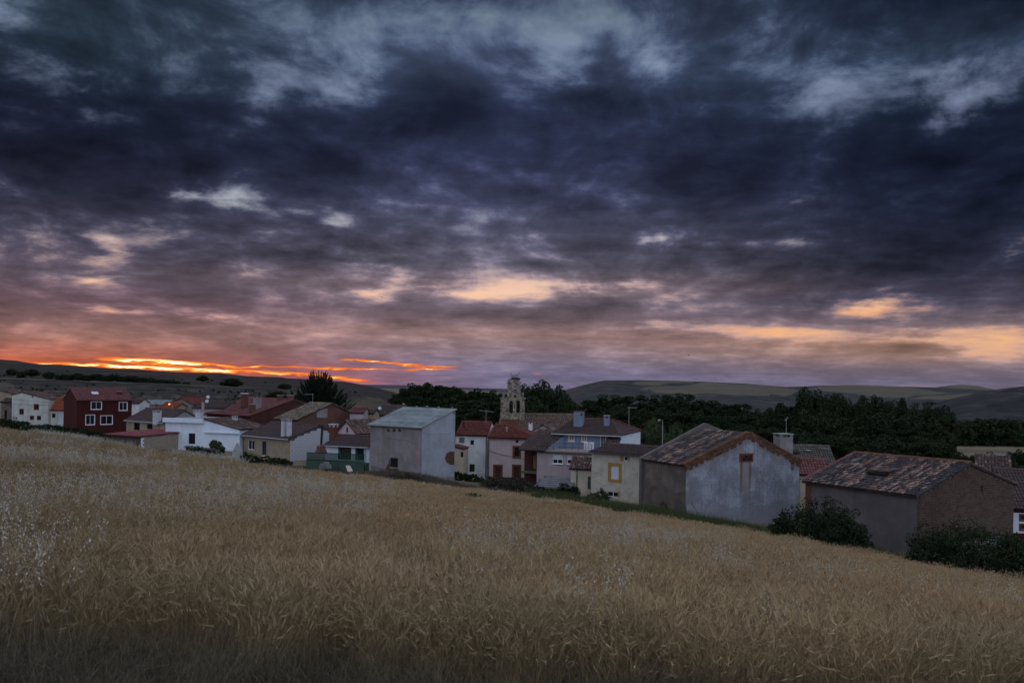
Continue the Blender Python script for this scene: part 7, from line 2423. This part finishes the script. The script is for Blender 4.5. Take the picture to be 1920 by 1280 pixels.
# ------------------------------------------------------------------ small things
# rubble heap and slab beside the white house
rr = random.Random(21)
dark_stone = []
for me in stone_mesh:
    m2 = me.copy()
    m2.materials.clear()
    m2.materials.append(mat('sooty_rubble', (0.085, 0.078, 0.075), (0.045, 0.042, 0.042), 3, 6, 1, 0.5, 6))
    dark_stone.append(m2)
for i in range(46):
    px = rr.uniform(352, 434)
    hm = max((1 - abs((px - 396) / 46) ** 1.6), 0.15) * 1.75
    d_ = 109.0 + rr.uniform(-0.6, 1.6)
    x_ = uv(px, 850)[0] * d_
    q = Vector((x_, d_, gz(x_, d_) + rr.uniform(0.1, 1.0) * hm))
    o = put_stone(q, rr.uniform(0.9, 1.7), 'dark stone in the rubble heap under the bluish white wall', 'stones of the rubble heap')
    o.data = rr.choice(dark_stone)
for i in range(9):
    q = P(434 + i * 2.8, 858 + rr.uniform(-2, 4), 108.2)
    put_stone(q, rr.uniform(0.4, 0.8), 'pale stone at the foot of the pointed white slab', 'stones under the pointed slab')
b = Buf()
A0, A1, A2 = P(434, 856, 108.5), P(456, 857, 108.9), P(444.5, 829, 108.5)
nb = Vector((0.15, -1, 0.12)).normalized()
f_ = [A0, A1, A1 + Vector((-0.15, 0, 0.9)), A2 + Vector((0.1, 0, -0.12)), A2, A0 + Vector((0.15, 0, 0.8))]
g_ = [p - nb * 0.3 for p in f_]
b.poly(f_)
b.poly(g_[::-1])
for i in range(len(f_)):
    j = (i + 1) % len(f_)
    b.poly([f_[i], g_[i], g_[j], f_[j]])
tag(b.build('stone_slab', mat('pale_slab', (0.40, 0.40, 0.42), (0.30, 0.30, 0.32), 1.5, 6, 1, 0.4, 6), origin=A0), 'pale pointed stone slab standing beside the rubble heap', 'slab')
b = Buf()
A0, A1, A2, A3 = P(652, 884, 98.5), P(661.5, 883, 98.5), P(656, 872, 98.8), P(648, 872.5, 98.8)
b.poly([A0, A1, A2, A3])
g_ = [p + Vector((0, 0.12, 0)) for p in (A0, A1, A2, A3)]
b.poly(g_[::-1])
for i in range(4):
    f_ = [A0, A1, A2, A3]
    j = (i + 1) % 4
    b.poly([f_[i], g_[i], g_[j], f_[j]])
tag(b.build('board', CREAM, origin=A0), 'pale board leaning at the foot of the green terrace wall', 'board')
for i, (px, py) in enumerate(((606, 872), (612, 869), (604, 875), (616, 874))):
    q = P(px, py, 101)
    b = Buf()
    b.boxf(Vector((0, 0, 0)), Vector((0.95, 0.3, 0)), Vector((-0.3, 0.95, 0)), UP, -0.35, 0.35, -0.2, 0.2, -0.25, 0.2)
    o = b.build('concrete_block', GREYP, origin=(0, 0, 0))
    o.location = q
    tag(o, 'grey concrete block lying before the green terrace wall', 'block', 'blocks dumped before the terrace')
# antennas
def antenna(px, py0, py1, d, bx0, bx1, label, tilt=0.0, n=7, m=METAL):
    p, q = P(px, py1, d), P(px, py0, d)
    e = empty('antenna', p, label, 'antenna')
    b = Buf()
    b.tube([(p.x, p.y, p.z), (p.x, p.y, q.z + 0.15)], 0.03, 6)
    b.build('mast', m, e)
    b = Buf()
    x0, x1 = P(bx0, py0, d), P(bx1, py0 + tilt, d)
    b.tube([x0, x1], 0.03, 6)
    b.build('boom', m, e)
    for i in range(n):
        t_ = i / (n - 1)
        c = x0.lerp(x1, t_)
        b = Buf()
        b.tube([c + Vector((0, -0.35, 0)), c + Vector((0, 0.35, 0))], 0.012, 4)
        b.build('element', m, e)
antenna(586, 739, 764, 126, 571, 588, 'television antenna in front of the spiky conifer')
antenna(911, 769, 795, 114, 898, 925, 'wide television antenna over the red tile roofs before the grove', 3)
antenna(1179, 764, 796, 99, 1176, 1194, 'pale television antenna over the roof of the pink and blue-grey house')
antenna(1474, 788, 818, 90, 1472, 1477, 'crooked antenna on the stout chimney behind the big barn', -6, 4)
antenna(1553, 838, 866, 100, 1535, 1555, 'bent antenna behind the gap between the two barns', 4)
antenna(1355, 812, 822, 130, 1349, 1362, 'small pale antenna over the ridge of the big barn', -3, 4)
def dish(px, py, rpx, d, label, pole=12):
    c = P(px, py, d)
    r_ = rpx / F * d
    e = empty('satellite_dish', (c.x, c.y, c.z - pole / F * d), label, 'satellite dish')
    ax = Vector((0.25, -1, 0.35)).normalized()
    b = Buf()
    b.lathe(c, [(0.0, 0.0), (r_ * 0.5, r_ * 0.06), (r_ * 0.85, r_ * 0.18), (r_, r_ * 0.26), (r_ * 1.0, r_ * 0.22), (r_ * 0.5, 0.0), (0.0, -r_ * 0.06)], 18, ax)
    b.build('reflector', mat('dish_white', (0.55, 0.57, 0.6), (0.48, 0.5, 0.53), 2, 3, 0.6, 0), e, smooth=True)
    b = Buf()
    b.tube([c + ax * 0.05 - UP * r_ * 0.9, c + ax * r_ * 1.3 - UP * r_ * 0.3], 0.02, 5)
    b.build('feed_arm', METAL, e)
    b = Buf()
    b.tube([c - UP * (pole / F * d + 0.5), c - ax * 0.08], 0.035, 6)
    b.build('mast', METAL, e)
dish(390, 744, 3.2, 152, 'upper of two satellite dishes stacked on one mast', 26)
dish(388, 752, 3.2, 151.6, 'lower of two satellite dishes stacked on one mast', 18)
dish(712, 765, 3.2, 141, 'white satellite dish over the dark-roofed house', 10)
# street lamps
def lamp(px, py, d, base_py, label, lit=False):
    q, p = P(px, py, d), P(px, base_py, d)
    e = empty('street_lamp', p, label, 'street lamp')
    b = Buf()
    b.tube([(p.x, p.y, p.z - 1), (p.x, p.y, q.z - 0.4), (p.x - 0.1, p.y, q.z + 0.05), (p.x - 0.5, p.y, q.z + 0.15)], [0.07, 0.05, 0.04, 0.03], 6)
    b.build('post', METAL, e)
    b = Buf()
    b.lathe((p.x - 0.6, p.y, q.z + 0.0), [(0.0, 0.22), (0.16, 0.18), (0.22, 0.06), (0.18, 0.0)], 10)
    b.build('lamp_head', METAL, e)
    b = Buf()
    b.lathe((p.x - 0.6, p.y, q.z - 0.06), [(0.0, -0.10), (0.12, -0.06), (0.16, 0.02), (0.1, 0.08)], 10)
    if lit:
        m, t, bs = new_mat('lit_sodium_bulb')
        bs.inputs['Base Color'].default_value = (0.8, 0.35, 0.1, 1)
        bs.inputs['Emission Color'].default_value = (1.0, 0.33, 0.07, 1)
        bs.inputs['Emission Strength'].default_value = 5.0
    else:
        m = glass_mat('lamp_glass', (0.3, 0.32, 0.34))
    b.build('bulb', m, e)
lamp(323, 757, 150, 775, 'small lit orange street lamp above the orange roofs', True)
lamp(1242, 788, 130, 830, 'unlit street lamp on a tall post behind the cracked cream house')
# overhead cables
def cable(pts, sag, label, r_=0.012):
    b = Buf()
    full = []
    for i in range(len(pts) - 1):
        for k in range(12):
            t_ = k / 12
            q = pts[i].lerp(pts[i + 1], t_)
            q.z -= sag * 4 * t_ * (1 - t_)
            full.append(q)
    full.append(pts[-1])
    b.tube(full, r_, 4)
    tag(b.build('cable', BLACKM, origin=pts[0]), label, 'cable')
cable([P(916, 842, 107.3), P(963, 856, 106), P(1110, 876, 92)], 0.25, 'black overhead cable strung from the pink house to the cream outbuilding', 0.025)
cable([P(916, 846, 107.3), P(960, 854, 106.5)], 0.1, 'short black cable dipping across the pink house front', 0.02)
cable([P(24, 748, 156.5), P(92, 753, 155)], 0.1, 'upper thin cable across the white gabled house', 0.025)
cable([P(24, 757, 156.5), P(92, 759, 155)], 0.1, 'lower thin cable across the white gabled house', 0.025)
# birds wheeling over the village
bird_m = bpy.data.meshes.new('bird')
b = Buf()
b.tube([(0, -0.09, 0), (0, -0.03, 0.005), (0, 0.05, 0.0), (0, 0.13, 0)], [0.008, 0.025, 0.02, 0.004], 6)
for s_ in (-1, 1):
    b.poly([(s_ * 0.01, -0.04, 0.01), (s_ * 0.12, -0.05, 0.05), (s_ * 0.24, 0.05, 0.03), (s_ * 0.11, 0.0, 0.045), (s_ * 0.01, 0.03, 0.01)])
    b.poly([(s_ * 0.01, 0.03, 0.006), (s_ * 0.11, 0.0, 0.041), (s_ * 0.24, 0.05, 0.026), (s_ * 0.12, -0.05, 0.046), (s_ * 0.01, -0.04, 0.006)])
bird_m.from_pydata(b.v, [], b.f)
bird_m.materials.append(BLACKM)
for i, (px, py, d) in enumerate(((447, 637, 120), (452, 643, 125), (716, 557, 110), (723, 661, 140), (795, 663, 140), (1291, 666, 110))):
    o = bpy.data.objects.new('bird', bird_m)
    COL.objects.link(o)
    o.location = P(px, py, d)
    o.rotation_euler = (random.uniform(-0.4, 0.4), random.uniform(-0.7, 0.7), random.uniform(0, 6))
    o.scale = (1.3, 1.3, 1.3)
    tag(o, 'tiny dark bird flying high above the village', 'bird', 'birds over the village')
